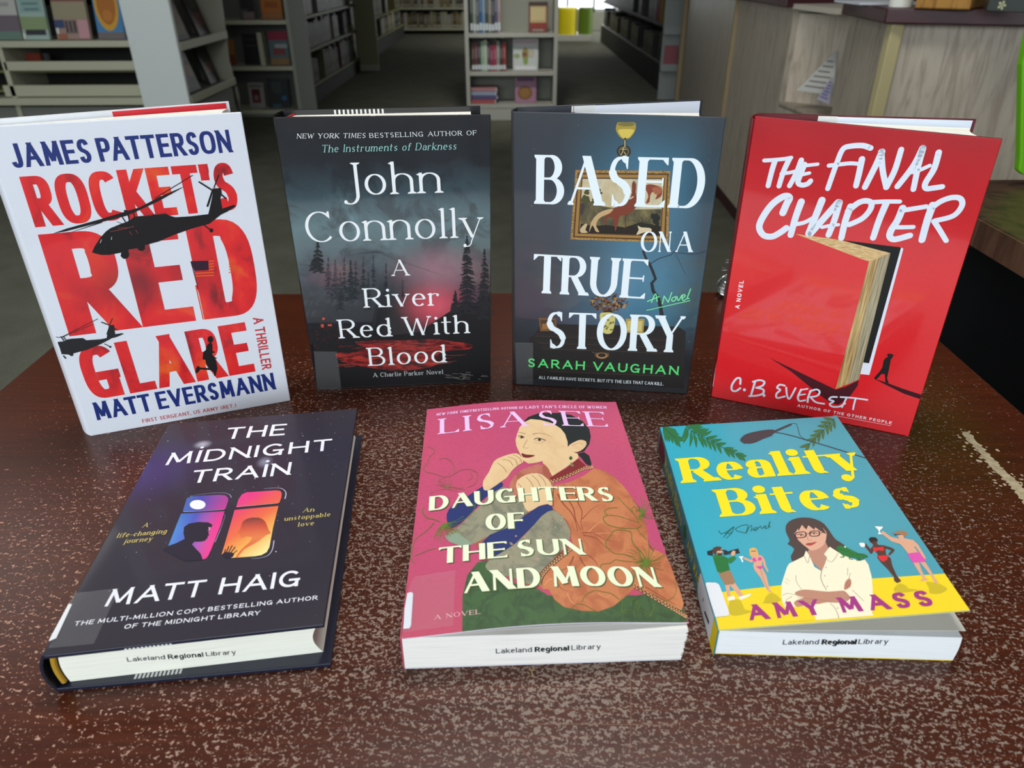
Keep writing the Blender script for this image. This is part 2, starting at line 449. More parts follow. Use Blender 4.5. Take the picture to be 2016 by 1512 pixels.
# ------------------------------------------------------------------ covers: real planes that carry printed artwork
from mathutils.geometry import tessellate_polygon
def K(s, ox=0, oy=0, k=1.0):
    """'x,y x,y' measured in an enlarged crop -> photo pixels"""
    return [(ox + float(a.split(',')[0]) / k, oy + float(a.split(',')[1]) / k) for a in s.split()]
def crop(ox, oy, k): return lambda s: K(s, ox, oy, k)
class Cover:
    """plane through three points: origin, along x, up"""
    def __init__(s, O, X, Y, W, H, bulge=0.0):
        s.O = Vector(O); s.ux = (Vector(X) - s.O).normalized()
        uy = Vector(Y) - s.O; s.uy = (uy - s.ux * uy.dot(s.ux)).normalized()
        s.n = s.ux.cross(s.uy).normalized(); s.W = W; s.H = H; s.bulge = bulge
        s.layers = {}
    def lift(s, a):
        return 0.0 if not s.bulge else s.bulge * max(0.0, math.sin(PI * min(1, max(0, a / s.W)))) ** 1.2
    def to2(s, p):
        d = ray(*p); lf = 0.0
        for _ in range(6 if s.bulge else 1):
            t = (s.O + s.n * lf - CAMP).dot(s.n) / d.dot(s.n)
            q = CAMP + d * t - s.O; a, b = q.dot(s.ux), q.dot(s.uy)
            lf = s.lift(a)
        return Vector((a, b))
    def to3(s, a, b, off=0.0):
        return s.O + s.ux * a + s.uy * b + s.n * (off + s.lift(a))
    def uv(s, px):
        q = s.to2(px); return q.x / s.W, q.y / s.H
    def scale(s, p):
        return (s.to2((p[0] + 2, p[1])) - s.to2((p[0] - 2, p[1]))).length / 4
    # ---- collecting
    def _put(s, name, poly, mat, lev):
        L_ = s.layers.setdefault(name, {'v': [], 'f': [], 'm': [], 'mats': [], 'l': []})
        if mat not in L_['mats']: L_['mats'].append(mat)
        mi = L_['mats'].index(mat); n = len(L_['v'])
        s.k = (getattr(s, 'k', 0) + 1) % 12; lev = lev + s.k * .004
        L_['v'] += [(max(p[0], 0.0), max(p[1], 0.0)) for p in poly]; L_['l'] += [lev] * len(poly)
        if len(poly) <= 4 and len(poly) > 2:
            L_['f'].append(tuple(range(n, n + len(poly)))); L_['m'].append(mi)
        else:
            for t in tessellate_polygon([[Vector((p[0], p[1], 0)) for p in poly]]):
                L_['f'].append(tuple(n + i for i in t)); L_['m'].append(mi)
    def poly(s, name, px, mat, lev=1, smooth=0):
        if smooth: px = spl(px, smooth, closed=True)
        s._put(name, [s.to2(p) for p in px], mat, lev)
    def poly2(s, name, pts, mat, lev=1): s._put(name, [Vector(p) for p in pts], mat, lev)
    def stroke(s, name, px, w, mat, lev=1, smooth=5, taper=None, cap=True, nib=None):
        """brush stroke of width w (pixels); taper=(w0,w1) factors at the ends"""
        if smooth and len(px) > 2: px = spl(px, smooth)
        P = [s.to2(p) for p in px]; n = len(P); sc = s.scale(px[n // 2]); lf, rg = [], []
        for i in range(n):
            d = (P[min(i + 1, n - 1)] - P[max(i - 1, 0)])
            if d.length < 1e-9: d = Vector((1, 0))
            d.normalize()
            f = 1.0 if taper is None else taper[0] + (taper[1] - taper[0]) * i / (n - 1)
            ww = w * sc * f / 2
            if nib is not None:
                ww *= nib + (1 - nib) * abs(d.y)
            nv = Vector((-d.y, d.x)) * ww
            lf.append(P[i] + nv); rg.append(P[i] - nv)
        for i in range(n - 1): s._put(name, [lf[i], rg[i], rg[i + 1], lf[i + 1]], mat, lev)
        if cap:
            for i, f in ((0, 1 if taper is None else taper[0]), (n - 1, 1 if taper is None else taper[1])):
                r = w * sc / 2 * f
                if r > 1e-5: s._put(name, [P[i] + Vector((math.cos(a), math.sin(a))) * r for a in [2 * PI * k / 10 for k in range(10)]], mat, lev)
    def ell(s, name, c, rx, ry, mat, lev=1, n=24):
        s._put(name, [s.to2((c[0] + rx * math.cos(a), c[1] + ry * math.sin(a))) for a in [2 * PI * k / n for k in range(n)]], mat, lev)
    def text(s, name, txt, p0, p1, top, mat, st, lev=2, shadow=None):
        s.nt_ = getattr(s, 'nt_', 0) + 1; name = name if name == 'ink_stamp' else '%s#%d' % (name, s.nt_)
        P0, P1, Tp = s.to2(p0), s.to2(p1), s.to2(top)
        ex = P1 - P0; w = ex.length; ex.normalize(); ey = Vector((-ex.y, ex.x))
        H = abs((Tp - P0).dot(ey))
        for q in text_polys(txt, w, H, st):
            pts = [P0 + ex * a + ey * b for a, b in q]
            if shadow:
                dx, dy, m2 = shadow
                s._put(name, [p + Vector((dx, dy)) for p in pts], m2, lev - .3)
            s._put(name, pts, mat, lev)
    def build(s, parent_of, step=0.0001):
        out = {}
        for name, L_ in s.layers.items():
            bm = bmesh.new(); V = [bm.verts.new((v[0], v[1], l * 1.0)) for v, l in zip(L_['v'], L_['l'])]
            for f, mi in zip(L_['f'], L_['m']):
                try: fc = bm.faces.new([V[i] for i in f]); fc.material_index = mi
                except ValueError: pass
            if s.bulge:
                for k in range(1, 20):
                    bmesh.ops.bisect_plane(bm, geom=bm.verts[:] + bm.edges[:] + bm.faces[:], plane_co=(s.W * k / 20, 0, 0), plane_no=(1, 0, 0))
            me = bpy.data.meshes.new(name)
            uvl = bm.loops.layers.uv.new('UVMap')
            par = parent_of(name.split('#')[0]); off = depth_loc(par)
            for f in bm.faces:
                for lp in f.loops: lp[uvl].uv = (lp.vert.co.x / s.W, lp.vert.co.y / s.H)
            for v in bm.verts:
                v.co = s.to3(v.co.x, v.co.y, 0.00004 + v.co.z * step) - off
            bm.normal_update()
            for f in bm.faces:
                if f.normal.dot(s.n) < 0: f.normal_flip()
            bm.to_mesh(me); bm.free()
            for m in L_['mats']: me.materials.append(m)
            o = link(bpy.data.objects.new(name.split('#')[0], me)); o.parent = par
            out[name] = o
        return out
    def board(s, name, quad, thick, mats, parent, bev=0.0006, back=None):
        """the board itself: outline quad (2D), front face at off=0, body behind"""
        n = len(quad)
        cuts = [0.0, 1.0]
        if s.bulge: cuts = [i / 20 for i in range(21)]
        v = []; f = []; uvs = []
        # quad given as bl, br, tr, tl ; rows bottom/top along a
        bl, br, tr, tl = [Vector(q) for q in quad]
        for off in (0.0, -thick):
            for k in cuts:
                for lo, hi in ((bl, br), (tl, tr)):
                    p = lo.lerp(hi, k); v.append(s.to3(p.x, p.y, off)); uvs.append((p.x / s.W, p.y / s.H))
        m = len(cuts)
        fm = []
        for k in range(m - 1):
            a = 2 * k
            f.append((a, a + 2, a + 3, a + 1)); fm.append(0)
            b = 2 * m + a
            f.append((b + 1, b + 3, b + 2, b)); fm.append(1 if len(mats) > 1 else 0)
            f.append((a, b, b + 2, a + 2)); fm.append(2 if len(mats) > 2 else 0)
            f.append((a + 1, a + 3, b + 3, b + 1)); fm.append(2 if len(mats) > 2 else 0)
        e = 2 * (m - 1); b = 2 * m
        f.append((0, 1, b + 1, b)); f.append((e, b + e, b + e + 1, e + 1)); fm += [2 if len(mats) > 2 else 0] * 2
        o = mesh_obj(name, v, f, mats, parent, fm, uvs)
        if bev:
            md = o.modifiers.new('bevel', 'BEVEL'); md.width = bev; md.segments = 2; md.limit_method = 'ANGLE'; md.angle_limit = 0.7
        return o
def xy(v): return Vector((v[0], v[1]))
def quadr(p0, p1, bow, n=8):
    """bowed plan curve p0->p1, bulging to the left of travel by bow"""
    p0, p1 = xy(p0), xy(p1); d = p1 - p0; nv = Vector((-d.y, d.x)).normalized()
    return [p0.lerp(p1, i / n) + nv * bow * math.sin(PI * i / n) ** .7 for i in range(n + 1)]
def ribbon(path, thick, z0, z1, name, mats, parent, smooth=False, side=1):
    """upright curved sheet: plan path, given thickness to one side"""
    n = len(path); inner = []
    for i, p in enumerate(path):
        d = (path[min(i + 1, n - 1)] - path[max(i - 1, 0)]).normalized(); inner.append(p + Vector((d.y, -d.x)) * thick * side)
    mb = MB()
    for i in range(n - 1):
        q = [path[i], path[i + 1], inner[i + 1], inner[i]]
        v = [(a.x, a.y, z0) for a in q] + [(a.x, a.y, z1) for a in q]
        f = [(3, 2, 1, 0), (4, 5, 6, 7), (0, 1, 5, 4), (2, 3, 7, 6)]
        if i == 0: f.append((3, 0, 4, 7))
        if i == n - 2: f.append((1, 2, 6, 5))
        mb.add(v, f)
    return mb.build(name, mats, parent)
def paper(name, axis='n', tint=(232, 230, 218), dark=(196, 192, 178), dirv=(0, 0, 1), freq=900):
    """page edges: fine lines stacked along dirv"""
    m, nt, b = new_mat(name, 0.75, 0.2)
    g = NB(nt, 'Object')
    dv = Vector(dirv).normalized()
    d = nt.nodes.new('ShaderNodeVectorMath'); d.operation = 'DOT_PRODUCT'; nt.links.new(g.co, d.inputs[0]); d.inputs[1].default_value = dv
    cmb = nt.nodes.new('ShaderNodeCombineXYZ'); nt.links.new(g.math('MULTIPLY', d.outputs['Value'], freq), cmb.inputs[0])
    nt.links.new(g.math('MULTIPLY', g.x, 12), cmb.inputs[1]); nt.links.new(g.math('MULTIPLY', g.y, 12), cmb.inputs[2])
    n = g.noise(2.0, 2, cmb.outputs[0])
    c = g.mix(g.col(tint), g.col(dark), g.math('MULTIPLY', g.gate(n, .45, .8), .55))
    g.out(b, c)
    return m
# ------------------------------------------------------------------ the seven books
INK = lambda c, r=.5: flat(c, r, .3)
def glossy(name, build, rough=.28, coat=.6, bump=.12, bscale=26):
    m, nt, b = new_mat(name, rough, .45, 0, coat, .06)
    g = NB(nt, 'UV'); g.out(b, build(g))
    if bump:
        g.bump(b, g.noise(bscale / 4, 2), bump, .004)
    return m
def wedge(path_a, path_b): return [xy(p) for p in path_a] + [xy(p) for p in reversed(path_b)]

def standing(label, BL, BR, TR, TL, h, B0, B1, blk, jacket, spine_m, back_m, inner_m, paper_m, flap=None, stamps=None, band=None, tape=None):
    """hardcover standing upright and slightly open; B0,B1 = back corners, blk = page block back corner (pixels on their tops)"""
    F0, F1 = atz(*BL), atz(*BR)
    b0 = xy(atz(B0[0], B0[1], h)); b1 = xy(atz(B1[0], B1[1], h))
    root = empty('hardcover_book', (F0.x, F0.y, 0), label, 'book', None)
    cv = Cover(F0, F1, F0 + Vector((0, 0, 1)), (F1 - F0).length, h)
    quad = [cv.to2(BL), cv.to2(BR), cv.to2(TR), cv.to2(TL)]
    quad[0].y = quad[1].y = 0.0
    fc = cv.board('front_cover', quad, .0028, [jacket, inner_m, back_m], root)
    f0 = xy(cv.to3(quad[0].x, 0)); u = xy(cv.ux); nn = xy(cv.n)
    fl = f0 - nn * .0008
    spine = quadr(fl, b0, .0035, 10)
    ribbon(spine, .0014, 0.0002, h - .0004, 'spine', spine_m, root)
    back = [b0.lerp(b1, i / 6) for i in range(7)]
    ribbon(back, .0026, 0.0, h, 'back_cover', back_m, root)
    d = (b1 - b0).normalized(); inn = Vector((d.y, -d.x))
    if flap:
        t0, fm = flap
        p = [b0.lerp(b1, t0 + (.985 - t0) * i / 4) + inn * .0027 for i in range(5)]
        ribbon(p, .0004, .001, h - .0008, 'jacket_flap', fm, root)
    # page block
    kb = xy(atz(blk[0], blk[1], h - .004))
    a0 = f0 + u * .0085 - nn * .0034; a1 = f0 + u * (cv.W - .0065) - nn * .0036
    db = (kb - (b0 + inn * .004)).length
    s0 = b0 + inn * .0034 + d * .0085
    th1 = (kb - a1).length
    fore = [a1.lerp(kb, i / 6) - u * .0045 * math.sin(PI * i / 6) for i in range(7)]
    spi = [s0.lerp(a0, i / 5) - u * .003 * math.sin(PI * i / 5) for i in range(6)]
    mb = MB(); mb.prism([tuple(p) for p in fore + spi], .0035, h - .004)
    mb.build('page_block', paper_m, root)
    if band:
        hb = MB()
        for i in range(5): hb.cyl((*spi[i], h - .0035), (*spi[i + 1], h - .0035), .0011, 8)
        hb.build('headband', band, root)
    if stamps:
        for (t0, t1, n, w, where) in stamps:
            sm = MB()
            for i in range(n):
                t = t0 + (t1 - t0) * i / (n - 1)
                if where == 'back':
                    c = b0.lerp(b1, t) + inn * .0033
                    sm.add([(*(c - d * w / 2), h - .0052), (*(c + d * w / 2), h - .0052), (*(c + d * w / 2), h - .0004), (*(c - d * w / 2), h - .0004)], [(0, 1, 2, 3)])
                else:
                    c = f0 + u * (cv.W * t) - nn * .0034
                    sm.add([(*(c - u * w / 2), h + .00012), (*(c + u * w / 2), h + .00012), (*(c + u * w / 2 + nn * .0028), h + .00012), (*(c - u * w / 2 + nn * .0028), h + .00012)], [(0, 1, 2, 3)])
            sm.build('stamp_marks', INK((225, 225, 220)), root)
    return root, cv, fc

# ================================================================== 1 white thriller with helicopters
C1 = crop(0, 190, 4); C2 = crop(90, 540, 4)
def fire(g):
    n = g.noise(5.5, 6, dist=.6); n2 = g.noise(2.6, 3, g.scaled(1, 1, off=(3, 1, 0)))
    base = g.ramp(n, [(.30, (120, 14, 24)), (.42, (214, 26, 34)), (.56, (232, 34, 36)), (.72, (238, 92, 34)), (.84, (246, 160, 44))])
    dark = g.math('MULTIPLY', g.blob(.42, .52, .45, .13), g.gate(n2, .35, .6))
    c = g.mix(base, g.col((112, 10, 26)), g.math('MULTIPLY', dark, .85))
    c = g.mix(c, g.col((222, 26, 34)), g.math('MULTIPLY', g.blob(.18, .60, .30, .14), .8))
    c = g.mix(c, g.col((246, 168, 40)), g.math('MULTIPLY', g.blob(.56, .90, .13, .045), .8))
    c = g.mix(c, g.col((246, 168, 40)), g.math('MULTIPLY', g.blob(.97, .92, .10, .04), .8))
    c = g.mix(c, g.col((236, 100, 34)), g.math('MULTIPLY', g.blob(.42, .20, .4, .07), g.gate(n, .42, .6)))
    return c
fire_m = glossy('fiery_print', fire, .35, .5, 0)
white_j = glossy('white_jacket', lambda g: g.col((226, 231, 240)), .3, .5, .06)
root, cv, fc = standing('white hardcover with red capitals and black helicopters standing at the left',
    (178, 859), (572, 789), (475, 221), (-36, 250), .2493, (-40, 236), (449, 199), (447, 214), white_j, flat((228, 232, 240), .3, .5, 0, .5),
    flat((226, 230, 236), .35), flat((235, 235, 232), .5), paper('page_edges_warm', tint=(238, 236, 226), dirv=(-.35, .93, 0)),
    flap=(.50, flat((214, 40, 52), .4)))
P = 'front_cover'
navy = INK((24, 44, 116)); red = INK((196, 60, 66)); blk = INK((16, 14, 16))
CB = dict(T=.172, t=.155, sq=2.7, gap=.16, space=.42)
cv.text('author_lettering', 'JAMES PATTERSON', (27, 331), (458, 299.5), (15, 283), navy, CB)
cv.text('title_lettering', "ROCKET'S", (69.5, 447.5), (473, 412), (38, 348), fire_m, dict(T=.185, t=.165, sq=2.8, gap=.14))
cv.text('title_lettering', 'RED', (137, 662), (516, 615), (74, 462), fire_m, dict(T=.228, t=.155, sq=2.8, gap=.13, w={'R': 1.22, 'E': 1.0, 'D': 1.0}))
cv.text('title_lettering', 'GLARE', (181, 788), (503, 731), (151, 686), fire_m, dict(T=.195, t=.165, sq=2.8, gap=.13))
cv.text('author_lettering', 'MATT EVERSMANN', (191, 827.5), (543.5, 766), (181, 793), navy, CB)
cv.text('author_lettering', 'FIRST SERGEANT, US ARMY (RET.)', (281, 832.5), (465, 801), (280, 825.3), red, dict(T=.14, t=.13, gap=.24, space=.6, sq=2.5))
cv.text('author_lettering', 'A THRILLER', (497.5, 626), (516, 728), (517.5, 624), red, dict(T=.17, t=.16, gap=.2, sq=2.6, space=.5))
IL = 'cover_illustration'
IL = 'flag_picture'
cv.poly(IL, C1('1500,1296 1640,1292 1645,1365 1530,1372'), INK((48, 22, 44)), 3)
for k in range(4):
    y = 1298 + k * 22
    if k > 1: cv.stroke(IL, C1('1540,%d 1685,%d' % (y + 50, y + 42)), 2.2, INK((238, 104, 40)), 3, cap=False)
    cv.stroke(IL, C1('1643,%d 1685,%d' % (y, y - 6)), 2.2, INK((238, 104, 40)), 3, cap=False)
    cv.stroke(IL, C1('1800,%d 1866,%d' % (y + 22, y + 10)), 1.6, INK((214, 84, 40)), 3, cap=False)
cv.stroke(IL, C1('1503,1300 1560,1512'), 1.6, INK((90, 14, 22)), 3, cap=False)
cv.stroke(IL, C2('1180,85 1240,355'), 2.0, INK((232, 84, 40)), 3, cap=False)
cv.poly(IL, C2('1178,85 1240,100 1300,110 1345,170 1400,200 1450,260 1400,300 1340,310 1300,270 1240,240 1200,130'), fire_m, 2.5, 3)
IL = 'helicopter_picture'
for pl in (
    '725,1225 745,1180 790,1110 835,1060 870,1035 950,1002 1000,985 1060,945 1200,928 1300,916 1330,935 1380,950 1500,942 1640,925 1660,840 1675,770 1675,725 1740,718 1745,760 1735,800 1750,882 1840,852 1860,860 1790,905 1740,928 1650,1000 1500,1042 1370,1088 1250,1140 1140,1170 1142,1200 1120,1216 1095,1210 1080,1192 1010,1205 1015,1240 1000,1270 970,1276 950,1255 955,1228 860,1246 800,1246 750,1235',
    '415,1078 520,1040 800,962 985,905 1100,872 1250,792 1440,710 1430,720 1250,822 1090,897 1000,937 800,987 520,1060',
    '470,1097 800,984 805,992'):
    cv.poly(IL, C1(pl), blk, 5)
for a, w in (('1220,800 1515,620', 1.6), ('1568,672 1672,738', 3.2), ('1722,618 1685,714', 2.2), ('1675,735 1633,862', 3.6), ('1735,765 1776,800', 3), ('960,945 990,990', 2), ('1010,925 1020,985', 2.6), ('1050,905 1060,950', 2), ('985,900 1035,915', 5), ('1605,1010 1655,1048', 2.4), ('920,985 960,1000', 1)):
    cv.stroke(IL, C1(a), w, blk, 5)
cv.ell(IL, C1('1664,1053')[0], 4, 4, blk, 5); cv.ell(IL, C1('985,1245')[0], 8, 8, blk, 5); cv.ell(IL, C1('1000,915')[0], 6, 5, blk, 5)
redl = INK((150, 62, 58))
for a in ('870,1062 960,1045 1055,1020', '930,1035 1000,1030', '1070,1050 1085,1075', '1020,1060 1040,1090', '1230,928 1310,920', '1110,940 1200,932', '1670,722 1700,722'):
    cv.stroke(IL, C1(a), 1, redl, 6)
for a in ('880,1105 878,1125', '800,1125 790,1150'): cv.stroke(IL, C1(a), 1.2, INK((200, 200, 200)), 6)
IL = 'helicopter_picture#2'
dg = INK((32, 33, 36))
cv.poly(IL, C2('78,535 100,530 150,525 165,512 200,506 290,500 318,518 370,514 430,510 480,500 498,400 538,397 545,470 600,462 614,467 560,492 520,502 440,545 330,592 215,622 216,640 200,642 180,630 125,627 112,580'), dg, 5)
for a, w in (('75,492 105,497 135,488 408,350', 1.4), ('130,494 372,392', 1), ('120,490 150,530', 2), ('140,488 160,520', 1.6), ('440,376 508,402', 2.2), ('525,346 500,402', 1.6), ('506,402 483,470', 2.4), ('540,425 565,438', 2), ('462,546 508,570', 1.6), ('140,640 156,660', 2.4), ('115,640 125,628', 1.6)):
    cv.stroke(IL, C2(a), w, dg, 5, smooth=0)
cv.ell(IL, C2('508,570')[0], 2, 2, dg, 5)
IL = 'runner_picture'
cv.ell(IL, C2('1297,511')[0], 5.6, 6.6, blk, 5)
cv.poly(IL, C2('1278,545 1300,535 1312,548 1312,600 1335,612 1310,622 1312,640 1340,672 1352,740 1336,800 1326,800 1322,770 1290,748 1262,700 1258,672 1235,668 1240,612 1262,592 1268,560'), blk, 5)
cv.stroke(IL, C2('1290,745 1215,740'), 4.5, blk, 5); cv.poly(IL, C2('1200,718 1218,735 1212,755 1192,778 1177,772 1185,735'), blk, 5)
cv.stroke(IL, C2('1310,635 1322,650 1340,660'), 2.4, blk, 5)
cv.build(lambda n: fc)

# ================================================================== 2 dark forest and river
C3 = crop(520, 190, 4); C4 = crop(560, 450, 4)
FA = dict(T=.085, t=.030, serif=.075, bracket=.5, gap=.20, space=.5)
def con_j(cv):
    def f(g):
        n = g.noise(5, 6, g.scaled(1.3, 1, off=(.3, .2, 0)), dist=.7); v = g.math('ADD', g.y, g.math('MULTIPLY', g.math('SUBTRACT', n, .5), .10))
        c = g.ramp(v, [(0.0, (16, 17, 19)), (.22, (24, 22, 26)), (.33, (28, 30, 34)), (.45, (46, 58, 64)), (.55, (82, 100, 104)), (.64, (88, 116, 120)), (.74, (56, 76, 84)), (.86, (34, 38, 45)), (1, (26, 26, 31))])
        n2 = g.noise(3.2, 5, g.scaled(1.5, 2.2, off=(5, 2, 0)), dist=1.0)
        c = g.mix(c, g.col((24, 28, 36)), g.math('MULTIPLY', g.gate(n2, .46, .62), .6))
        c = g.mix(c, g.col((120, 160, 165)), g.math('MULTIPLY', g.math('MULTIPLY', g.gate(n, .52, .72), g.blob(.48, .66, .6, .2)), .6))
        c = g.mix(c, g.col((28, 33, 37)), g.math('MULTIPLY', g.math('MULTIPLY', g.blob(.28, .36, .50, .17), g.gate(g.noise(9, 5, g.scaled(2.4, .7)), .34, .55)), .9))
        c = g.mix(c, g.col((205, 76, 92)), g.math('MULTIPLY', g.blob(.70, .335, .24, .13), .95))
        c = g.mix(c, g.col((176, 128, 140)), g.math('MULTIPLY', g.blob(.74, .47, .36, .12), .55))
        c = g.mix(c, g.col((112, 70, 84)), g.math('MULTIPLY', g.blob(.20, .475, .22, .08), .45))
        return c
    return f
m2 = glossy('forest_jacket', con_j(None), .22, .9, .10, 18)
root, cv, fc = standing('black hardcover with misty pine forest and white serif lettering standing upright',
    (623.7, 768), (966, 751.5), (966, 226), (538.7, 231), .2407, (557.5, 216), (945, 208), (936, 211), m2, flat((14, 14, 16), .25, .5, 0, .8),
    flat((20, 22, 26), .3, .5, 0, .5), flat((26, 34, 42), .4), paper('page_edges_cream', tint=(240, 238, 228), dirv=(0, 1, 0)),
    stamps=[(.26, .50, 12, .0016, 'back'), (.33, .47, 12, .0014, 'front')], band=flat((150, 30, 34), .6))
wh = INK((238, 244, 244)); teal = INK((158, 220, 210))
def IT(st, sl=.22): d = dict(st); d['slant'] = sl; return d
SM = dict(T=.13, t=.06, serif=.09, bracket=.3, gap=.30, space=.72)
cv.text('author_lettering', 'NEW YORK TIMES', C3('258,330')[0], C3('798,325')[0], C3('256,292')[0], wh, IT(SM))
cv.text('author_lettering', 'BESTSELLING AUTHOR OF', C3('832,325')[0], C3('1672,303')[0], C3('832,288')[0], wh, SM)
cv.text('author_lettering', 'The Instruments of Darkness', C3('455,440')[0], C3('1512,416')[0], C3('452,382')[0], teal, IT(dict(T=.10, t=.045, serif=.06, gap=.26, space=.62, bracket=.2)))
cv.text('author_lettering', '@ohn', C3('628,780')[0], C3('1392,757')[0], C3('640,522')[0], wh, dict(T=.105, t=.035, serif=.085, bracket=.5, gap=.2, xh=.64, w={'J': 1}))
cv.text('author_lettering', 'Connolly', C3('342,1150')[0], C3('1716,1106')[0], C3('342,908')[0], wh, dict(T=.10, t=.033, serif=.085, bracket=.5, gap=.16, xh=.66))
T2 = dict(T=.13, t=.045, serif=.09, bracket=.5, gap=.18, space=.55)
cv.text('title_lettering', 'A', C4('850,372')[0], C4('978,368')[0], C4('848,246')[0], wh, T2)
cv.text('title_lettering', 'River', C4('638,622')[0], C4('1224,604')[0], C4('634,470')[0], wh, T2)
cv.text('title_lettering', 'Red With', C4('442,864')[0], C4('1450,822')[0], C4('438,716')[0], wh, T2)
cv.text('title_lettering', 'Blood', C4('672,1080')[0], C4('1268,1052')[0], C4('668,938')[0], wh, T2)
cv.text('author_lettering', 'A Charlie Parker Novel', C4('700,1170')[0], C4('1250,1143')[0], C4('700,1136')[0], INK((200, 205, 205)), dict(T=.12, t=.06, serif=.07, gap=.24, space=.6, bracket=.3))
IL = 'forest_picture'; rnd = random.Random(4); PINES = []
dk = INK((30, 33, 36)); dk2 = INK((22, 22, 24)); ridge = INK((44, 54, 60))
# mountain ridges with tiny trees
def ridge_poly(cr, top, base_y, mat, lev, spike, n):
    tp = spl(cr(top), 6); out = []
    for i, p in enumerate(tp):
        out.append(p)
        if i < len(tp) - 1:
            q = tp[i + 1]
            for k in range(n):
                t = (k + .5) / n; x = p[0] + (q[0] - p[0]) * t; y = p[1] + (q[1] - p[1]) * t
                out.append((x - .5, y)); out.append((x, y - spike * rnd.uniform(.4, 1))); out.append((x + .5, y))
    yb = cr('0,%d' % base_y)[0][1]
    cv.poly(IL, out + [(tp[-1][0], yb), (tp[0][0], yb)], mat, lev)
def mist_mat(name, c, v0, v1):
    m, nt, b = new_mat(name, .35, .4, 0, .6); g = NB(nt, 'UV'); g.out(b, g.col(c))
    n = g.noise(7, 4); nt.links.new(g.gate(g.math('ADD', g.y, g.math('MULTIPLY', g.math('SUBTRACT', n, .5), .10)), v0, v1), b.inputs['Alpha'])
    return m
vv = lambda y: cv.uv(C4('900,%d' % y)[0])[1]
ridge_poly(C4, '470,225 560,205 640,190 710,178 760,190 800,215 880,245 960,275 1080,315 1180,350 1290,395 1335,415', 520, mist_mat('far_ridge', (46, 56, 62), vv(430), vv(270)), .6, 4, 2)
for k, (x, y, w, c) in enumerate([(470, 215, 10, (40, 48, 54)), (620, 225, 11, (38, 46, 52)), (560, 250, 13, (34, 42, 47)), (700, 190, 9, (40, 50, 56)), (400, 235, 12, (42, 48, 54)), (345, 210, 12, (36, 44, 50)), (800, 260, 9, (40, 48, 54)), (660, 330, 11, (32, 40, 44)), (440, 330, 12, (32, 40, 44)), (930, 400, 6, (44, 50, 56))]):
    PINES.append((x, y, w, c, k))
def pine(cx, top, bot, halfw, mat, lev, seed=1, dens=26):
    r = random.Random(seed)
    cv.stroke(IL, [(cx, top), (cx + 1, bot)], 1.6, mat, lev, taper=(.3, 1.6), cap=False)
    for i in range(dens):
        t = (i + 1) / dens; y = top + (bot - top) * t
        for sgn in (-1, 1, -1, 1):
            w = halfw * (t ** .8) * r.uniform(.35, 1.05); y += r.uniform(-1.5, 1.5)
            cv.stroke(IL, [(cx, y - w * .12), (cx + sgn * w * .55, y + w * .10 + r.uniform(-1.5, 1.5)), (cx + sgn * w, y + w * .22 + r.uniform(-1.5, 1.5))], r.uniform(2.2, 4.4), mat, lev, 3, taper=(1.2, .25), cap=False)
            if w > 6:
                for k in range(3):
                    q = cx + sgn * w * (.35 + .2 * k)
                    cv.stroke(IL, [(q, y + w * .03), (q + sgn * 2.5, y + 5)], 1.2, mat, lev, 0, taper=(1, .2), cap=False)
for (x, y, w, c, k) in PINES: pine(*C4('%d,%d' % (x, y))[0], C4('0,%d' % min(640, y + 330))[0][1], w, mist_mat('misty_pine_%d' % k, c, vv(min(640, y + 330)), vv(y + 60)), .8, 30 + k, 15)
pine(*C4('1438,50')[0][:2], C4('0,660')[0][1], 27, dk, 1.2, 3, 34)
pine(*C4('1575,160')[0][:2], C4('0,700')[0][1], 22, dk, 1.2, 5, 26)
pine(*C4('1345,480')[0][:2], C4('0,690')[0][1], 14, dk, 1.2, 8, 18)
pine(*C4('262,95')[0][:2], C4('0,330')[0][1], 20, dk, 1.2, 11, 16)
pine(*C4('520,240')[0][:2], C4('0,560')[0][1], 12, INK((34, 42, 46)), 1, 12, 16)
cv.poly(IL, C4('215,800 330,780 600,800 700,850 900,835 1050,820 1290,660 1400,600 1500,590 1622,520 1622,1195 255,1262 230,960'), dk2, 1)
cv.poly(IL, C4('560,905 700,880 900,880 1150,870 1260,880 1470,910 1450,950 1300,960 1200,1000 1270,1040 1100,1100 900,1120 700,1100 500,1060 420,1030 410,980 520,975 640,940'), glossy('printed_red_water', lambda g: g.ramp(g.noise(12, 6, g.scaled(1, 5), dist=.8), [(.34, (34, 16, 18)), (.48, (104, 26, 28)), (.62, (168, 50, 42)), (.75, (120, 34, 32))]), .35, .4, 0), 1.1, 3)
rr = random.Random(9)
for i in range(80):
    t = rr.random(); y = 885 + t * 210; x0 = rr.uniform(430, 1300) - 40 * t; w = rr.uniform(40, 200)
    cv.stroke(IL, C4('%f,%f %f,%f %f,%f' % (x0, y, x0 + w / 2, y + rr.uniform(-5, 5), min(1450, x0 + w), y - 8)), rr.uniform(.8, 2.2), INK(rr.choice([(176, 52, 44), (150, 40, 38), (60, 16, 20), (200, 84, 70)])), 1.3, 3, taper=(.5, .2), cap=False)
for i in range(26):
    x0 = rr.uniform(1240, 1560); y = rr.uniform(1130, 1185)
    cv.stroke(IL, C4('%f,%f %f,%f' % (x0, y, min(1605, x0 + rr.uniform(20, 60)), y + 3)), 1.1, INK((104, 100, 96)), 1.3, 0, cap=False)
for a in ('298,700 318,700 318,720 298,720', '285,752 312,752 308,780 290,778', '340,752 374,752 372,768 342,768'):
    cv.poly(IL, C4(a), INK((190, 76, 62)), 1.4)
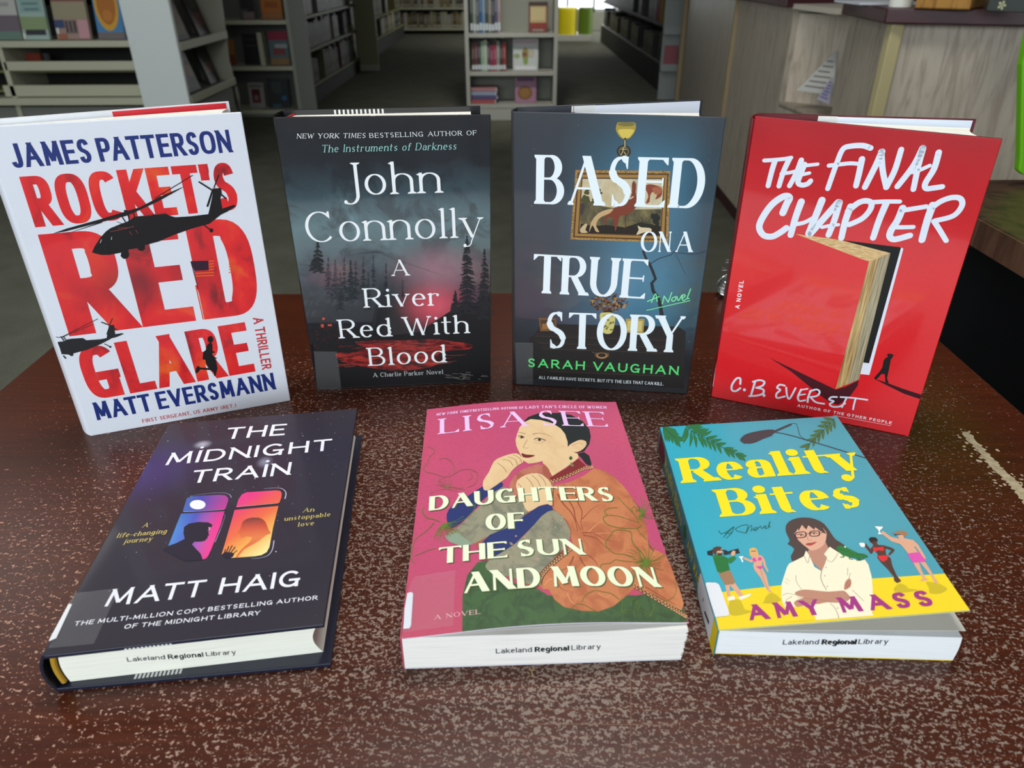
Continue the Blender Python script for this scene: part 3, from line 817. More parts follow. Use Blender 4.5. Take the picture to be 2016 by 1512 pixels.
for i in range(90):
    x, y = rr.uniform(240, 520), rr.uniform(770, 940)
    cv.ell(IL, C4('%f,%f' % (x, y))[0], rr.uniform(.6, 1.8), rr.uniform(.6, 1.6), INK(rr.choice([(96, 26, 28), (70, 22, 26), (44, 18, 22)])), 1.3, 6)
tape_m = flat((58, 60, 62), .22, .6, 0, .8)
def tape_at(cv, name, px, lev=3.2, mat=None):
    """clear sticker: the print shows through, so it is a thin translucent film"""
    m = mat or _film; cv.poly(name, px, m, lev)
_film, _nt, _b = new_mat('clear_label_film', .18, .6, 0, .6)
_b.inputs['Base Color'].default_value = (.8, .8, .8, 1); _b.inputs['Alpha'].default_value = .07
cv.poly('clear_label_film', C4('232,965 412,968 450,1268 258,1270'), _film, 3.4)
cv.poly('spine_label', C4('198,1015 214,1020 240,1200 232,1215'), INK((222, 226, 230)), 1.6)
cv.build(lambda n: fc)

# ================================================================== 3 dark blue wall with gilt painting
C5 = crop(980, 180, 4); C6 = crop(960, 440, 4)
def vau(g):
    n = g.noise(3, 3)
    v = g.math('ADD', g.x, g.math('MULTIPLY', g.math('SUBTRACT', n, .5), .12))
    c = g.ramp(v, [(0, (48, 54, 62)), (.22, (50, 58, 68)), (.42, (54, 88, 106)), (.62, (64, 116, 142)), (.82, (56, 104, 128)), (.97, (44, 66, 80))])
    c = g.mix(c, g.col((34, 37, 41)), g.gate(g.y, .34, .12))
    c = g.mix(c, g.col((44, 48, 56)), g.math('MULTIPLY', g.gate(g.y, .80, 1.02), .75))
    c = g.mix(c, g.col((96, 150, 176)), g.math('MULTIPLY', g.blob(.66, .45, .3, .16), .35))
    return c
m3 = glossy('blue_wall_jacket', vau, .3, .6, .05)
root, cv, fc = standing('dark blue hardcover with gilt framed painting and white capitals standing upright',
    (1013.7, 757), (1353, 776), (1430, 231), (1009.5, 220), .2425, (1017.5, 211), (1381, 195.5), (1377, 222.5), m3, flat((50, 52, 58), .3, .5, 0, .6),
    flat((52, 56, 64), .35), flat((50, 58, 76), .4), paper('page_edges_cream_b', tint=(236, 234, 226), dirv=(0, 1, 0)),
    flap=(.30, flat((226, 231, 242), .4)), stamps=[(.285, .40, 10, .0016, 'back'), (.35, .50, 14, .0012, 'front')])
W3 = INK((234, 246, 250)); gold = INK((160, 122, 62)); gold2 = INK((206, 172, 104)); gdark = INK((84, 58, 34)); brown = INK((58, 44, 34))
FL = dict(T=.152, t=.045, serif=.035, bracket=1.4, gap=.15, space=.3, flare=.10, beak=.10)
IL = 'painting_picture'
outer = C5('612,618 1358,626 1342,1192 572,1164'); inner = C5('668,688 1308,690 1276,1132 640,1112')
mid1 = [(a[0] * .7 + b[0] * .3, a[1] * .7 + b[1] * .3) for a, b in zip(outer, inner)]
cv.poly(IL, outer, gold, 1); cv.poly(IL, mid1, gdark, 1.2)
mid2 = [(a[0] * .5 + b[0] * .5, a[1] * .5 + b[1] * .5) for a, b in zip(outer, inner)]
cv.poly(IL, mid2, gold, 1.4)
mid3 = [(a[0] * .15 + b[0] * .85, a[1] * .15 + b[1] * .85) for a, b in zip(outer, inner)]
cv.poly(IL, mid3, gdark, 1.6)
r3 = random.Random(2)
for e in range(4):
    a, b = outer[e], outer[(e + 1) % 4]; ia, ib = mid1[e], mid1[(e + 1) % 4]
    n = 60 if e % 2 == 0 else 44
    for k in range(n):
        t = (k + r3.random()) / n; s_ = r3.uniform(.1, .95)
        x = (a[0] + (b[0] - a[0]) * t) * (1 - s_) + (ia[0] + (ib[0] - ia[0]) * t) * s_; y = (a[1] + (b[1] - a[1]) * t) * (1 - s_) + (ia[1] + (ib[1] - ia[1]) * t) * s_
        cv.ell(IL, (x, y), r3.uniform(.6, 1.3), r3.uniform(.5, 1.1), gold2 if r3.random() < .6 else gdark, 1.8, 6)
sky_m = glossy('painted_sky', lambda g: g.ramp(g.noise(9, 4), [(.3, (188, 168, 122)), (.5, (206, 196, 162)), (.7, (150, 150, 132))]), .4, .4, 0)
cv.poly(IL, inner, sky_m, 2)
cv.poly(IL, C5('655,880 700,850 760,880 830,905 1000,930 1290,925 1276,1132 640,1112'), glossy('painted_ground', lambda g: g.ramp(g.noise(12, 5), [(.35, (36, 30, 20)), (.5, (84, 76, 40)), (.65, (128, 116, 66))]), .4, .4, 0), 2.2)
cv.poly(IL, C5('655,1040 760,1060 860,1050 1000,1070 1120,1030 1282,1060 1276,1132 640,1112'), INK((34, 27, 20)), 2.3)
tree = INK((74, 74, 40))
for cx, cy, rx, ry in ((690, 850, 9, 12), (700, 790, 6, 9), (790, 830, 9, 12), (805, 790, 5, 6), (770, 860, 8, 8), (1240, 1020, 9, 16), (1250, 985, 5, 8)):
    for k in range(7):
        cv.ell(IL, (C5('%d,%d' % (cx, cy))[0][0] + r3.uniform(-rx, rx) * .6, C5('%d,%d' % (cx, cy))[0][1] + r3.uniform(-ry, ry) * .6), rx * .5, ry * .4, tree if cx < 900 else INK((30, 34, 26)), 2.4, 8)
for k in range(10): cv.stroke(IL, C5('1150,1060 %f,%f' % (1150 + 110 * math.cos(PI + .35 * k), 1050 + 70 * math.sin(PI + .35 * k) + 10)), 2, INK((34, 38, 24)), 2.4, 0, taper=(1, .3))
deer = INK((124, 58, 38)); dog = INK((196, 164, 118)); deer2 = INK((84, 38, 28))
cv.poly(IL, C5('1068,705 1090,730 1085,790 1095,850 1090,910 1050,950 1010,970 960,985 945,1040 925,1105 918,1040 900,990 860,1000 835,1060 840,1000 870,950 960,890 1030,850 1055,800 1055,740'), deer, 2.6, 2)
cv.stroke(IL, C5('1020,965 1005,1010 1010,1080'), 1.8, deer2, 2.6); cv.stroke(IL, C5('1065,830 1040,845'), 3, INK((206, 180, 150)), 2.7)
cv.poly(IL, C5('860,930 910,925 880,960 830,980 790,1010 775,1060 800,1105 770,1100 745,1050 720,1112 735,1030 790,960'), dog, 2.6, 2)
cv.poly(IL, C5('1100,1055 1130,1070 1200,1075 1210,1100 1150,1110 1090,1130 1110,1090'), INK((214, 196, 160)), 2.6, 2)
cv.poly(IL, C5('650,1080 690,1040 705,1050 690,1090 710,1110 655,1112'), INK((196, 176, 132)), 2.6, 2)
cv.poly(IL, C5('1155,750 1190,730 1250,740 1290,760 1295,800 1280,830 1240,850 1255,810 1220,790 1200,820 1195,870 1165,880 1185,830 1175,790'), INK((138, 66, 44)), 2.6, 2)
cv.poly(IL, C5('1215,760 1280,750 1290,795 1240,810'), INK((166, 96, 66)), 2.65, 2)
IL = 'wall_lamp_picture'
cv.poly(IL, C5('940,250 965,242 1055,242 1085,252 1085,300 1060,345 1030,372 980,372 945,335 930,295'), INK((168, 146, 58)), 1.5, 3)
cv.poly(IL, C5('955,300 1070,300 1050,345 1025,365 985,365 960,335'), INK((214, 190, 84)), 1.6, 3)
cv.ell(IL, C5('1012,258')[0], 17, 4.2, INK((120, 112, 54)), 1.7)
cv.stroke(IL, C5('1003,372 1003,440'), 4.5, INK((70, 62, 40)), 1.7); cv.stroke(IL, C5('1001,385 1001,440'), 1.4, INK((220, 210, 160)), 1.8)
cv.ell(IL, C5('992,472')[0], 14, 13, INK((46, 40, 30)), 1.6); cv.ell(IL, C5('992,472')[0], 10.5, 10, INK((104, 92, 62)), 1.65)
cv.ell(IL, C5('992,476')[0], 7.5, 7.5, INK((44, 38, 28)), 1.7)
for a in ('970,500 985,470 990,440', '1010,500 995,475', '975,455 1010,455'): cv.stroke(IL, C5(a), 1.4, INK((206, 186, 126)), 1.8)
IL = 'sideboard_picture'
cv.poly(IL, C6('372,870 420,790 1500,812 1560,850 1545,1300 300,1220 330,900'), INK((38, 35, 34)), .6)
for k, y in enumerate((870, 885, 925, 940, 965, 985, 1095, 1110, 1150, 1165)):
    cv.stroke(IL, C6('%d,%d %d,%d' % (360 + k * 14, y, 1400, y + 35)), 1.0, INK((78, 62, 50) if k % 2 else (56, 46, 40)), .9, 0, cap=False)
cv.poly(IL, C6('403,742 538,746 545,846 415,848'), INK((120, 84, 50)), 1); cv.poly(IL, C6('415,758 528,760 532,832 425,834'), INK((74, 58, 44)), 1.1)
cv.poly(IL, C6('430,790 520,785 528,830 428,832'), INK((150, 104, 58)), 1.2)
cv.poly(IL, C6('1088,748 1236,750 1226,866 1084,858'), INK((176, 148, 74)), 1); cv.poly(IL, C6('1102,766 1220,768 1212,850 1098,842'), INK((206, 190, 116)), 1.1)
cv.poly(IL, C6('885,712 925,700 975,702 1002,722 1000,790 975,862 912,860 890,790'), INK((204, 196, 116)), 1.5, 3)
for k in range(26): cv.ell(IL, C6('%f,%f' % (r3.uniform(900, 990), r3.uniform(720, 850)))[0], r3.uniform(1, 2.6), r3.uniform(1, 2.2), INK((96, 96, 48)), 1.6, 6)
cv.poly(IL, C6('905,665 980,665 985,705 915,705'), INK((54, 44, 36)), 1.4)
for k in range(170):
    a = r3.uniform(0, 2 * PI); q = r3.random() ** .5
    x, y = 955 + 150 * q * math.cos(a), 612 + 68 * q * math.sin(a) + (abs(math.cos(a)) * 14)
    cv.ell(IL, C6('%f,%f' % (x, y))[0], r3.uniform(1.2, 3.8), r3.uniform(1, 3), INK(r3.choice([(96, 70, 44), (132, 98, 58), (178, 136, 82), (70, 46, 40), (112, 66, 50), (58, 48, 38)])), 1.7, 7)
cv.poly(IL, C6('842,1015 958,1018 955,1052 845,1048'), INK((96, 70, 48)), 1.5); cv.ell(IL, C6('900,1040')[0], 11, 6, INK((170, 128, 82)), 1.6); cv.ell(IL, C6('900,1036')[0], 8, 4, INK((50, 40, 34)), 1.7)
IL = 'wall_crack_picture'
ck = INK((38, 42, 46))
cv.stroke(IL, C6('1225,218 1245,270 1275,318 1300,375 1322,436 1292,470 1303,530 1345,590 1362,660 1372,725'), 5.2, ck, 1.5, 0, taper=(.8, 1.5))
cv.stroke(IL, C6('1280,318 1350,275 1440,248 1475,218'), 1.4, ck, 1.5, 0); cv.stroke(IL, C6('1475,225 1540,235 1640,240 1722,215'), 1.0, ck, 1.5, 3)
cv.stroke(IL, C6('1475,225 1500,280 1560,400'), .6, ck, 1.5, 3)
cv.text('title_lettering', 'BASED', C5('302,884')[0], C5('1606,922')[0], C5('304,498')[0], W3, FL, 3.4)
cv.text('title_lettering', 'ON A', C5('1122,1262')[0], C5('1528,1264')[0], C5('1122,1102')[0], W3, dict(FL, T=.14, gap=.1, space=.22, w={'N': .8}), 3.4)
cv.text('title_lettering', 'TRUE', C6('364,544')[0], C6('1228,592')[0], C6('362,238')[0], W3, dict(FL, gap=.10), 3.4)
cv.text('title_lettering', 'STORY', C6('455,976')[0], C6('1530,1016')[0], C6('452,694')[0], W3, FL, 3.4)
gr = INK((92, 226, 122))
cv.text('author_lettering', 'SARAH VAUGHAN', C6('318,1128')[0], C6('1500,1192')[0], C6('318,1060')[0], gr, dict(T=.17, t=.15, gap=.34, space=.6), 3.4)
cv.text('author_lettering', "ALL FAMILIES HAVE SECRETS. BUT IT'S THE LIES THAT CAN KILL.", C6('403,1222')[0], C6('1385,1274')[0], C6('403,1198')[0], W3, dict(T=.15, t=.13, gap=.26, space=.5), 3.4)
for a in ('1290,620 1322,552 1335,612', '1258,612 1350,575', '1375,632 1390,570', '1390,570 1422,618', '1422,618 1450,542', '1478,575 1455,585 1450,605 1468,610 1482,592 1478,575', '1490,572 1502,606 1530,562', '1530,590 1556,570 1545,558 1530,580 1540,605 1566,592', '1598,515 1572,585 1585,588'):
    cv.stroke('author_lettering', C6(a), 2.2, INK((130, 232, 160)), 3.4, 4 if a.count(' ') > 1 else 0)
cv.stroke('author_lettering', C6('1253,683 1592,606'), 1.7, INK((130, 232, 160)), 3.5)
for k in range(14): cv.ell(IL, (r3.uniform(1030, 1400), r3.uniform(240, 740)), .7, .7, INK((150, 160, 168)), 3.6, 6)
cv.poly('clear_label_film', C6('215,935 358,938 358,1266 228,1262'), _film, 4)
cv.build(lambda n: fc)

# ================================================================== 4 red cover with a book as a door
C7 = crop(1450, 200, 3.562); C8 = crop(1370, 490, 4)
def eve(g):
    n = g.noise(60, 3); n2 = g.noise(4, 4)
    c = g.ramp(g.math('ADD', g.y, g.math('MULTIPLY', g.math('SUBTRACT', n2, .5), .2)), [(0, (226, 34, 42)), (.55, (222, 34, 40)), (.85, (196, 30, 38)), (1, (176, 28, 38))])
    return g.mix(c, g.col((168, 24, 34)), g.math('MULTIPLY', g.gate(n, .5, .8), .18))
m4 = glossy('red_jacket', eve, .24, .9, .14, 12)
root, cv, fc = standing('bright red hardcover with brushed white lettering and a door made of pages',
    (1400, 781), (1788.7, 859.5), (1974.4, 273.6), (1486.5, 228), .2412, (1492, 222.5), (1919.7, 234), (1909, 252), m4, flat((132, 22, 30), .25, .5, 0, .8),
    flat((96, 22, 34), .3), flat((70, 74, 78), .4), paper('page_edges_cream_c', tint=(238, 238, 228), dirv=(.3, .95, 0)),
    flap=(.29, flat((228, 236, 248), .4)), stamps=[(.29, .37, 8, .0016, 'back'), (.36, .50, 13, .0012, 'front')])
IL = 'door_picture'
TAN = glossy('printed_page_edges', lambda g: g.ramp(g.noise(14, 3, g.scaled(14, .5, rot=.1)), [(.3, (120, 92, 52)), (.5, (186, 150, 92)), (.7, (220, 194, 142))]), .4, .5, 0)
TAN2 = glossy('printed_page_edges_grey', lambda g: g.ramp(g.noise(14, 3, g.scaled(16, .5, rot=.1, off=(2, 0, 0))), [(.3, (110, 96, 72)), (.5, (160, 146, 116)), (.7, (196, 184, 152))]), .4, .5, 0)
TAN3 = glossy('printed_page_tops', lambda g: g.ramp(g.noise(14, 3, g.scaled(2, 26, rot=.25)), [(.3, (176, 132, 80)), (.5, (214, 176, 118)), (.7, (238, 212, 164))]), .4, .5, 0)
cv.poly(IL, [(1652, 472), (1774, 487), (1711, 716), (1692, 713), (1745, 510), (1720, 512)], INK((18, 17, 16)), 1)
cv.poly(IL, [(1774, 487), (1778.5, 489.5), (1711.5, 738), (1692, 736), (1695, 713), (1711, 715)], INK((226, 228, 240)), 1.2)
cv.poly(IL, [(1711, 515), (1753, 498), (1691, 747), (1645, 766)], TAN, 1.4)
cv.poly(IL, [(1731, 507), (1753, 498), (1691, 747), (1668, 757)], TAN2, 1.5)
cv.poly(IL, C7('415,928 720,968 1080,1062 935,1122'), TAN3, 1.4)
cv.poly(IL, C7('415,928 560,980 935,1122 900,1112'), INK((232, 176, 118)), 1.5)
cv.poly(IL, C8('580,857 1100,1107 1180,1085 1283,1032 1275,1075 1200,1180 1120,1227 1060,1212 950,1130 860,1055 750,965'), INK((70, 14, 26)), 1.2)
kk = INK((20, 17, 18)); IL = 'walking_man_picture'
cv.poly(IL, C8('1505,830 1520,824 1550,828 1558,836 1552,846 1545,860 1535,868 1530,900 1515,975 1505,1020 1520,1055 1492,1053 1488,985 1460,985 1440,1010 1415,1032 1403,1015 1430,985 1448,965 1470,930 1478,880 1492,860 1512,850'), kk, 2)
cv.poly(IL, C8('1405,1022 1500,1052 1620,1098 1776,1148 1764,1182 1640,1140 1500,1072'), INK((52, 12, 22)), 1.6)
bw = glossy('chalky_white_ink', lambda g: g.mix(g.col((226, 234, 246)), g.col((168, 184, 206)), g.math('MULTIPLY', g.gate(g.noise(170, 2), .6, .75), .35)), .35, .6, 0)
S12 = 12.5
for a, w in (('195,412 240,410 330,402 385,392', .75), ('270,415 250,480 222,590', 1), ('372,400 330,490 298,592', 1), ('455,410 420,500 372,590', 1), ('315,505 385,495 440,478', .7), ('478,440 445,520 432,568 462,585 500,575 520,555', 1), ('478,448 570,438', .7), ('455,512 512,500', .7),
             ('940,325 885,308 800,312 745,335 700,440 640,610', 1.05), ('648,448 720,440 800,432 855,436', .8), ('880,402 860,500 838,590', 1.15),
             ('1020,350 975,450 900,600', 1.2), ('1015,350 1025,480 1050,600', 1.15), ('1050,600 1110,480 1155,335', 1.15), ('1305,325 1240,450 1128,595', 1.2), ('1308,325 1275,450 1240,615', 1.15), ('1200,500 1270,485 1355,448', .8), ('1418,355 1385,470 1325,570 1330,608 1380,605 1442,596', 1.15),
             ('325,780 350,720 372,672 330,665 250,720 185,810 160,880 190,935 250,945 310,915 350,885', 1.25), ('455,700 415,810 380,935', 1.25), ('600,690 560,790 505,925', 1.3), ('400,862 480,845 560,800', .8), ('715,705 620,810 520,925', 1.3), ('722,705 690,820 645,935', 1.2), ('600,880 660,868 715,862', .7),
             ('800,735 765,830 735,955', 1.25), ('780,770 850,712 905,695 945,710 935,760 880,820 790,862', 1.15), ('945,705 1040,700 1145,700', .9), ('1050,712 1000,830 958,955', 1.25), ('1165,745 1130,830 1085,900 1075,945 1110,965 1215,938', 1.3), ('1160,762 1240,750 1330,735', 1), ('1120,880 1180,880 1240,878', .9),
             ('1375,725 1335,840 1300,970', 1.4), ('1355,755 1430,700 1510,672 1570,680 1580,730 1520,800 1390,835', 1.15), ('1385,838 1425,900 1470,975', 1.05)):
    cv.stroke('title_lettering', C7(a), S12 * w * .88, bw, 4, 5, taper=(1.0, .92), cap=True)
for a, w in (('350,1062 350,1020 320,1020 285,1070 285,1110 315,1118 350,1095', 1), ('468,1040 450,1100 435,1150', 1), ('450,1045 500,1032 540,1045 525,1075 475,1092', 1), ('478,1092 530,1105 530,1135 490,1152 420,1158', 1),
             ('700,1075 660,1068 640,1092 665,1108 635,1140 640,1172 700,1160', 1), ('712,1090 718,1150 738,1178 785,1095', .95), ('830,1105 805,1160 815,1195 860,1190', 1), ('830,1108 880,1100', .8), ('815,1150 860,1142', .8),
             ('905,1115 885,1165 880,1205', 1), ('898,1120 950,1105 975,1125 955,1155 900,1165', 1), ('905,1168 945,1205 1010,1218', 1), ('1110,1165 1070,1165 1050,1185 1085,1198 1055,1220 1075,1240 1130,1240 1175,1215', 1), ('1185,1175 1165,1215 1150,1245', .9), ('1258,1178 1245,1225 1238,1262', .9), ('1140,1165 1240,1172 1350,1187', .95)):
    cv.stroke('author_lettering', C8(a), 4.0 * w, bw, 4, 5)
for a in ('383,1108', '537,1152'): cv.ell('author_lettering', C8(a)[0], 3, 3, bw, 4, 10)
cv.text('author_lettering', 'AUTHOR OF THE OTHER PEOPLE', C8('797,1241')[0], C8('1540,1380')[0], C8('802,1220')[0], INK((240, 220, 226)), dict(T=.26, t=.2, gap=.42, space=.75), 4)
cv.stroke('author_lettering', C8('1082,1308 1533,1390'), .9, INK((240, 220, 226)), 4)
cv.text('author_lettering', 'A NOVEL', C8('343,472')[0], C8('379,250')[0], C8('309,468')[0], INK((244, 226, 230)), dict(T=.26, t=.2, gap=.38, space=.75), 4)
cv.poly('spine_label', C8('130,1010 150,880 158,882 136,1080 128,1082'), INK((220, 224, 232)), 1)
cv.build(lambda n: fc)
# ================================================================== 5 midnight blue hardcover lying flat (front left)
H1 = crop(260, 790, 4); H2 = crop(60, 1040, 4); H3 = crop(400, 1000, 4.8)
T5 = .0285
o5, x5, y5 = atz(80, 1292, T5), atz(637.5, 1229, T5), atz(332.5, 834, T5)
def haig(g):
    n = g.noise(4, 4)
    c = g.ramp(g.math('ADD', g.y, g.math('MULTIPLY', g.math('SUBTRACT', n, .5), .1)), [(0, (34, 29, 44)), (.5, (37, 33, 49)), (.8, (37, 33, 52)), (1, (44, 36, 48))])
    c = g.mix(c, g.col((64, 52, 118)), g.math('MULTIPLY', g.blob(.06, .72, .34, .22), .75))
    c = g.mix(c, g.col((226, 226, 246)), g.math('MULTIPLY', g.blob(*HB[0], .055, .03), .55))
    c = g.mix(c, g.col((200, 200, 230)), g.math('MULTIPLY', g.blob(*HB[1], .05, .04), .4))
    return c
cv = Cover(o5, x5, y5, (x5 - o5).length, .226)
HB = [cv.uv(H1('556,340')[0]), cv.uv(H1('1045,478')[0])]
m5 = glossy('night_blue_jacket', haig, .42, .15, .05)
navy5 = flat((20, 27, 48), .35, .5, 0, .3); night = flat((40, 36, 52), .35, .5, 0, .3)
root5 = empty('hardcover_book', (o5.x, o5.y, 0), 'midnight blue hardcover with two glowing train windows, lying flat at the front left', 'book')
q5 = [cv.to2(p) for p in ((80, 1292), (637.5, 1229), (703.7, 803.7), (332.5, 834))]
fc = cv.board('front_cover', q5, .0028, [m5, navy5, navy5], root5)
bl, br, tr, tl = [cv.to3(q.x, q.y) for q in q5]
mb = MB(); mb.prism([(bl.x, bl.y), (-.1022, .2783), (-.1252, .5085), (tl.x, tl.y)], 0, .0028)
mb.build('back_cover', [navy5], root5, .0005)
u = (br - bl).normalized(); w_ = (tl - bl).normalized()
def lying_spine(bl, tl, t, bow, thick, mat, root, name='spine'):
    mb = MB(); n = 10; ux = Vector((-(tl - bl).y, (tl - bl).x, 0)).normalized()
    prof = [(-.0004 + bow * math.sin(PI * i / n) ** .8, t - .0002 - (t - .0004) * i / n) for i in range(n + 1)]
    for i in range(n):
        (b0, z0), (b1, z1) = prof[i], prof[i + 1]
        v = []
        for base in (bl, tl):
            for (b_, z_) in ((b0, z0), (b1, z1), (b1 - thick, z1), (b0 - thick, z0)):
                p = Vector((base.x, base.y, 0)) + ux * b_; v.append((p.x, p.y, z_))
        mb.add(v, [(0, 1, 2, 3), (7, 6, 5, 4), (0, 4, 5, 1), (2, 6, 7, 3)])
    return mb.build(name, [mat], root)
lying_spine(bl, tl, T5, .0042, .0016, navy5, root5)
# page block with hollow fore edge
pb = [bl + u * .006 + w_ * .0035, br - u * .0040 + w_ * .0035, tr - u * .0040 - w_ * .0035, tl + u * .006 - w_ * .0035]
def fore_block(pb, z0, z1, hollow, mat, root, rounded=.0015, name='page_block', jag=0.0, lean=0.0):
    mb = MB(); n = 14 if not jag else 44; uu = (pb[1] - pb[0]).normalized(); rr = random.Random(3)
    prof = []
    for i in range(n + 1):
        t = i / n; z = z0 + (z1 - z0) * t
        prof.append((-hollow * math.sin(PI * t) + (rr.uniform(-jag, jag) if jag else 0) + lean * t, z))
    left = [(-rounded * math.sin(PI * (n - i) / n), z0 + (z1 - z0) * (n - i) / n) for i in range(n + 1)]
    poly = [('r', a, z) for a, z in prof] + [('l', a, z) for a, z in left]
    v = []
    for (A, B) in ((pb[0], pb[1]), (pb[3], pb[2])):
        for s_, a, z in poly:
            base = B if s_ == 'r' else A; p = base + uu * a; v.append((p.x, p.y, z))
    m = len(poly)
    f = [tuple(range(m)), tuple(range(2 * m - 1, m - 1, -1))] + [((i + 1) % m, i, m + i, m + (i + 1) % m) for i in range(m)]
    mb.add(v, f); return mb.build(name, [mat], root)
pp = paper('page_edges_flat', tint=(236, 237, 224), dark=(206, 204, 186), dirv=(0, 0, 1), freq=1400)
fore_block(pb, .0030, T5 - .0030, .0042, pp, root5)
hb = MB(); pbase = bl + u * .0035 + w_ * .0032
for i in range(6):
    z0_, z1_ = .004 + (T5 - .008) * i / 6, .004 + (T5 - .008) * (i + 1) / 6
    hb.cyl((pbase.x - .0014 * math.sin(PI * i / 6), pbase.y, z0_), (pbase.x - .0014 * math.sin(PI * (i + 1) / 6), pbase.y, z1_), .0016, 8)
hb.build('headband', flat((176, 136, 30), .7), root5)
# ink stamp on the foot of the page block and striped ends on the boards
def foot_cover(p_left, p_right, z1, yoff=0):
    a, b = Vector((p_left.x, p_left.y, 0)), Vector((p_right.x, p_right.y, 0))
    c = Cover(a, b, a + Vector((0, 0, 1)), (b - a).length, z1); c.step = 1
    return c
fcov = foot_cover(pb[0], pb[1], T5)
ST = dict(T=.16, t=.13, gap=.16, space=.34, xh=.74)
sink = INK((56, 62, 66), .7); sink2 = INK((16, 18, 22), .7)
def stamp(fcov, a, b, h, root):
    P0, P1 = a, b; tp = (a[0], a[1] - h)
    fcov.text('ink_stamp', 'Lakeland Regional Library', P0, P1, tp, sink, ST, 1)
    fcov.text('ink_stamp', 'Regional', (P0[0] + (P1[0] - P0[0]) * .375, P0[1] + (P1[1] - P0[1]) * .385 + .6), (P0[0] + (P1[0] - P0[0]) * .70, P0[1] + (P1[1] - P0[1]) * .70 + .6), (P0[0] + (P1[0] - P0[0]) * .375, tp[1] + (P1[1] - P0[1]) * .385 + .6), sink2, dict(ST, T=.19), 1.2)
    fcov.build(lambda n: root)
stamp(fcov, H2('765,1050')[0], H2('1620,990')[0], 8.5, root5)
sm = MB()
sm2 = MB()
for k in range(12):
    for (px0, z0_, z1_, y_) in ((H2('%f,1190' % (820 + k * 31))[0], .0003, .0026, 0),):
        p = atz(px0[0], px0[1] + 1, .0015); q = Vector((p.x, 0, 0)); base = Vector((bl.x, bl.y, 0)); t = (p - base).dot(u)
        c = base + u * t; e = -w_ * .0002
        sm.add([(*(c + e)[:2], z0_), (*(c + e + u * .0012)[:2], z0_), (*(c + e + u * .0012)[:2], z1_), (*(c + e)[:2], z1_)], [(0, 1, 2, 3)])
        c2 = c + w_ * .0002; sm.add([(c2.x, c2.y, .0029), (*(c2 + u * .0012)[:2], .0029), (*(c2 + u * .0012 + w_ * .0032)[:2], .0029), (*(c2 + w_ * .0032)[:2], .0029)], [(0, 1, 2, 3)])
    p = atz(*H2('%f,945' % (730 + k * 31))[0], T5); t = (p - bl).dot(u); c = bl + u * t
    e = -w_ * .0002
    sm2.add([(*(c + e)[:2], T5 - .0026), (*(c + e + u * .0012)[:2], T5 - .0026), (*(c + e + u * .0012)[:2], T5 - .0012), (*(c + e)[:2], T5 - .0012)], [(0, 1, 2, 3)])
sm.build('stamp_marks', INK((214, 216, 212)), root5); sm2.build('stamp_marks', INK((214, 216, 212)), root5)
wm = INK((240, 242, 250))
HS = dict(T=.155, t=.14, gap=.22, space=.55)
cv.text('title_lettering', 'THE', H1('725,303')[0], H1('1200,268')[0], H1('748,212')[0], wm, HS)
cv.text('title_lettering', 'M!DNIGHT', H1('258,506')[0], H1('1568,388')[0], H1('292,410')[0], wm, HS)
cv.text('title_lettering', 'TRA!N', H1('452,650')[0], H1('1242,580')[0], H1('478,548')[0], wm, HS)
cv.text('author_lettering', 'MATT HAIG', (204.5, 1195), (590, 1154), (219, 1161), wm, dict(HS, gap=.2))
cv.text('author_lettering', 'THE MULTI-MILLION COPY BESTSELLING AUTHOR', (145, 1233), (625, 1181), (149, 1224), wm, dict(T=.17, t=.15, gap=.26, space=.45))
cv.text('author_lettering', 'OF THE MIDNIGHT LIBRARY', (243.5, 1239), (511.5, 1211), (247, 1230), wm, dict(T=.17, t=.15, gap=.26, space=.45))
yl = INK((222, 206, 116)); YS = dict(T=.12, t=.06, serif=.07, gap=.26, space=.5, bracket=.2, slant=.08)
cv.text('tagline_lettering', 'A', (280, 1039), (290.5, 1038), (283, 1030.5), yl, YS)
cv.text('tagline_lettering', 'life-changing', (229, 1059.5), (327, 1050), (233, 1050.5), yl, YS)
cv.text('tagline_lettering', 'journey', (243, 1070.5), (298.5, 1065), (247, 1061.5), yl, YS)
cv.text('tagline_lettering', 'An', H1('1345,877')[0], H1('1432,870')[0], H1('1352,844')[0], yl, YS)
cv.text('tagline_lettering', 'unstoppable', H1('1198,945')[0], H1('1560,907')[0], H1('1206,912')[0], yl, YS)
cv.text('tagline_lettering', 'love', H1('1305,990')[0], H1('1430,976')[0], H1('1313,956')[0], yl, YS)
IL = 'train_window_picture'
def win_l(g):
    a = cv.uv(H1('290,1130')[0]); b_ = cv.uv(H1('700,1000')[0])
    t = g.math('DIVIDE', g.math('SUBTRACT', g.x, a[0]), b_[0] - a[0])
    return g.mix(g.ramp(t, [(0, (70, 140, 214)), (.35, (80, 96, 200)), (.62, (180, 90, 180)), (.85, (236, 62, 148)), (1, (244, 60, 150))]), g.col((62, 54, 150)), g.math('MULTIPLY', g.gate(g.y, cv.uv(H1('560,1000')[0])[1], cv.uv(H1('560,780')[0])[1]), .55))
def win_r(g):
    a = cv.uv(H1('880,780')[0]); b_ = cv.uv(H1('1090,1170')[0])
    dx, dy = b_[0] - a[0], b_[1] - a[1]; L2 = dx * dx + dy * dy
    t = g.math('ADD', g.math('MULTIPLY', g.math('SUBTRACT', g.x, a[0]), dx / L2), g.math('MULTIPLY', g.math('SUBTRACT', g.y, a[1]), dy / L2))
    return g.ramp(t, [(0, (236, 54, 136)), (.22, (240, 86, 92)), (.45, (240, 112, 66)), (.7, (246, 178, 82)), (1, (252, 240, 160))])
wl, wr = glossy('blue_pink_print', win_l, .4, .3, 0), glossy('orange_yellow_print', win_r, .4, .3, 0)
sil = INK((36, 32, 48))
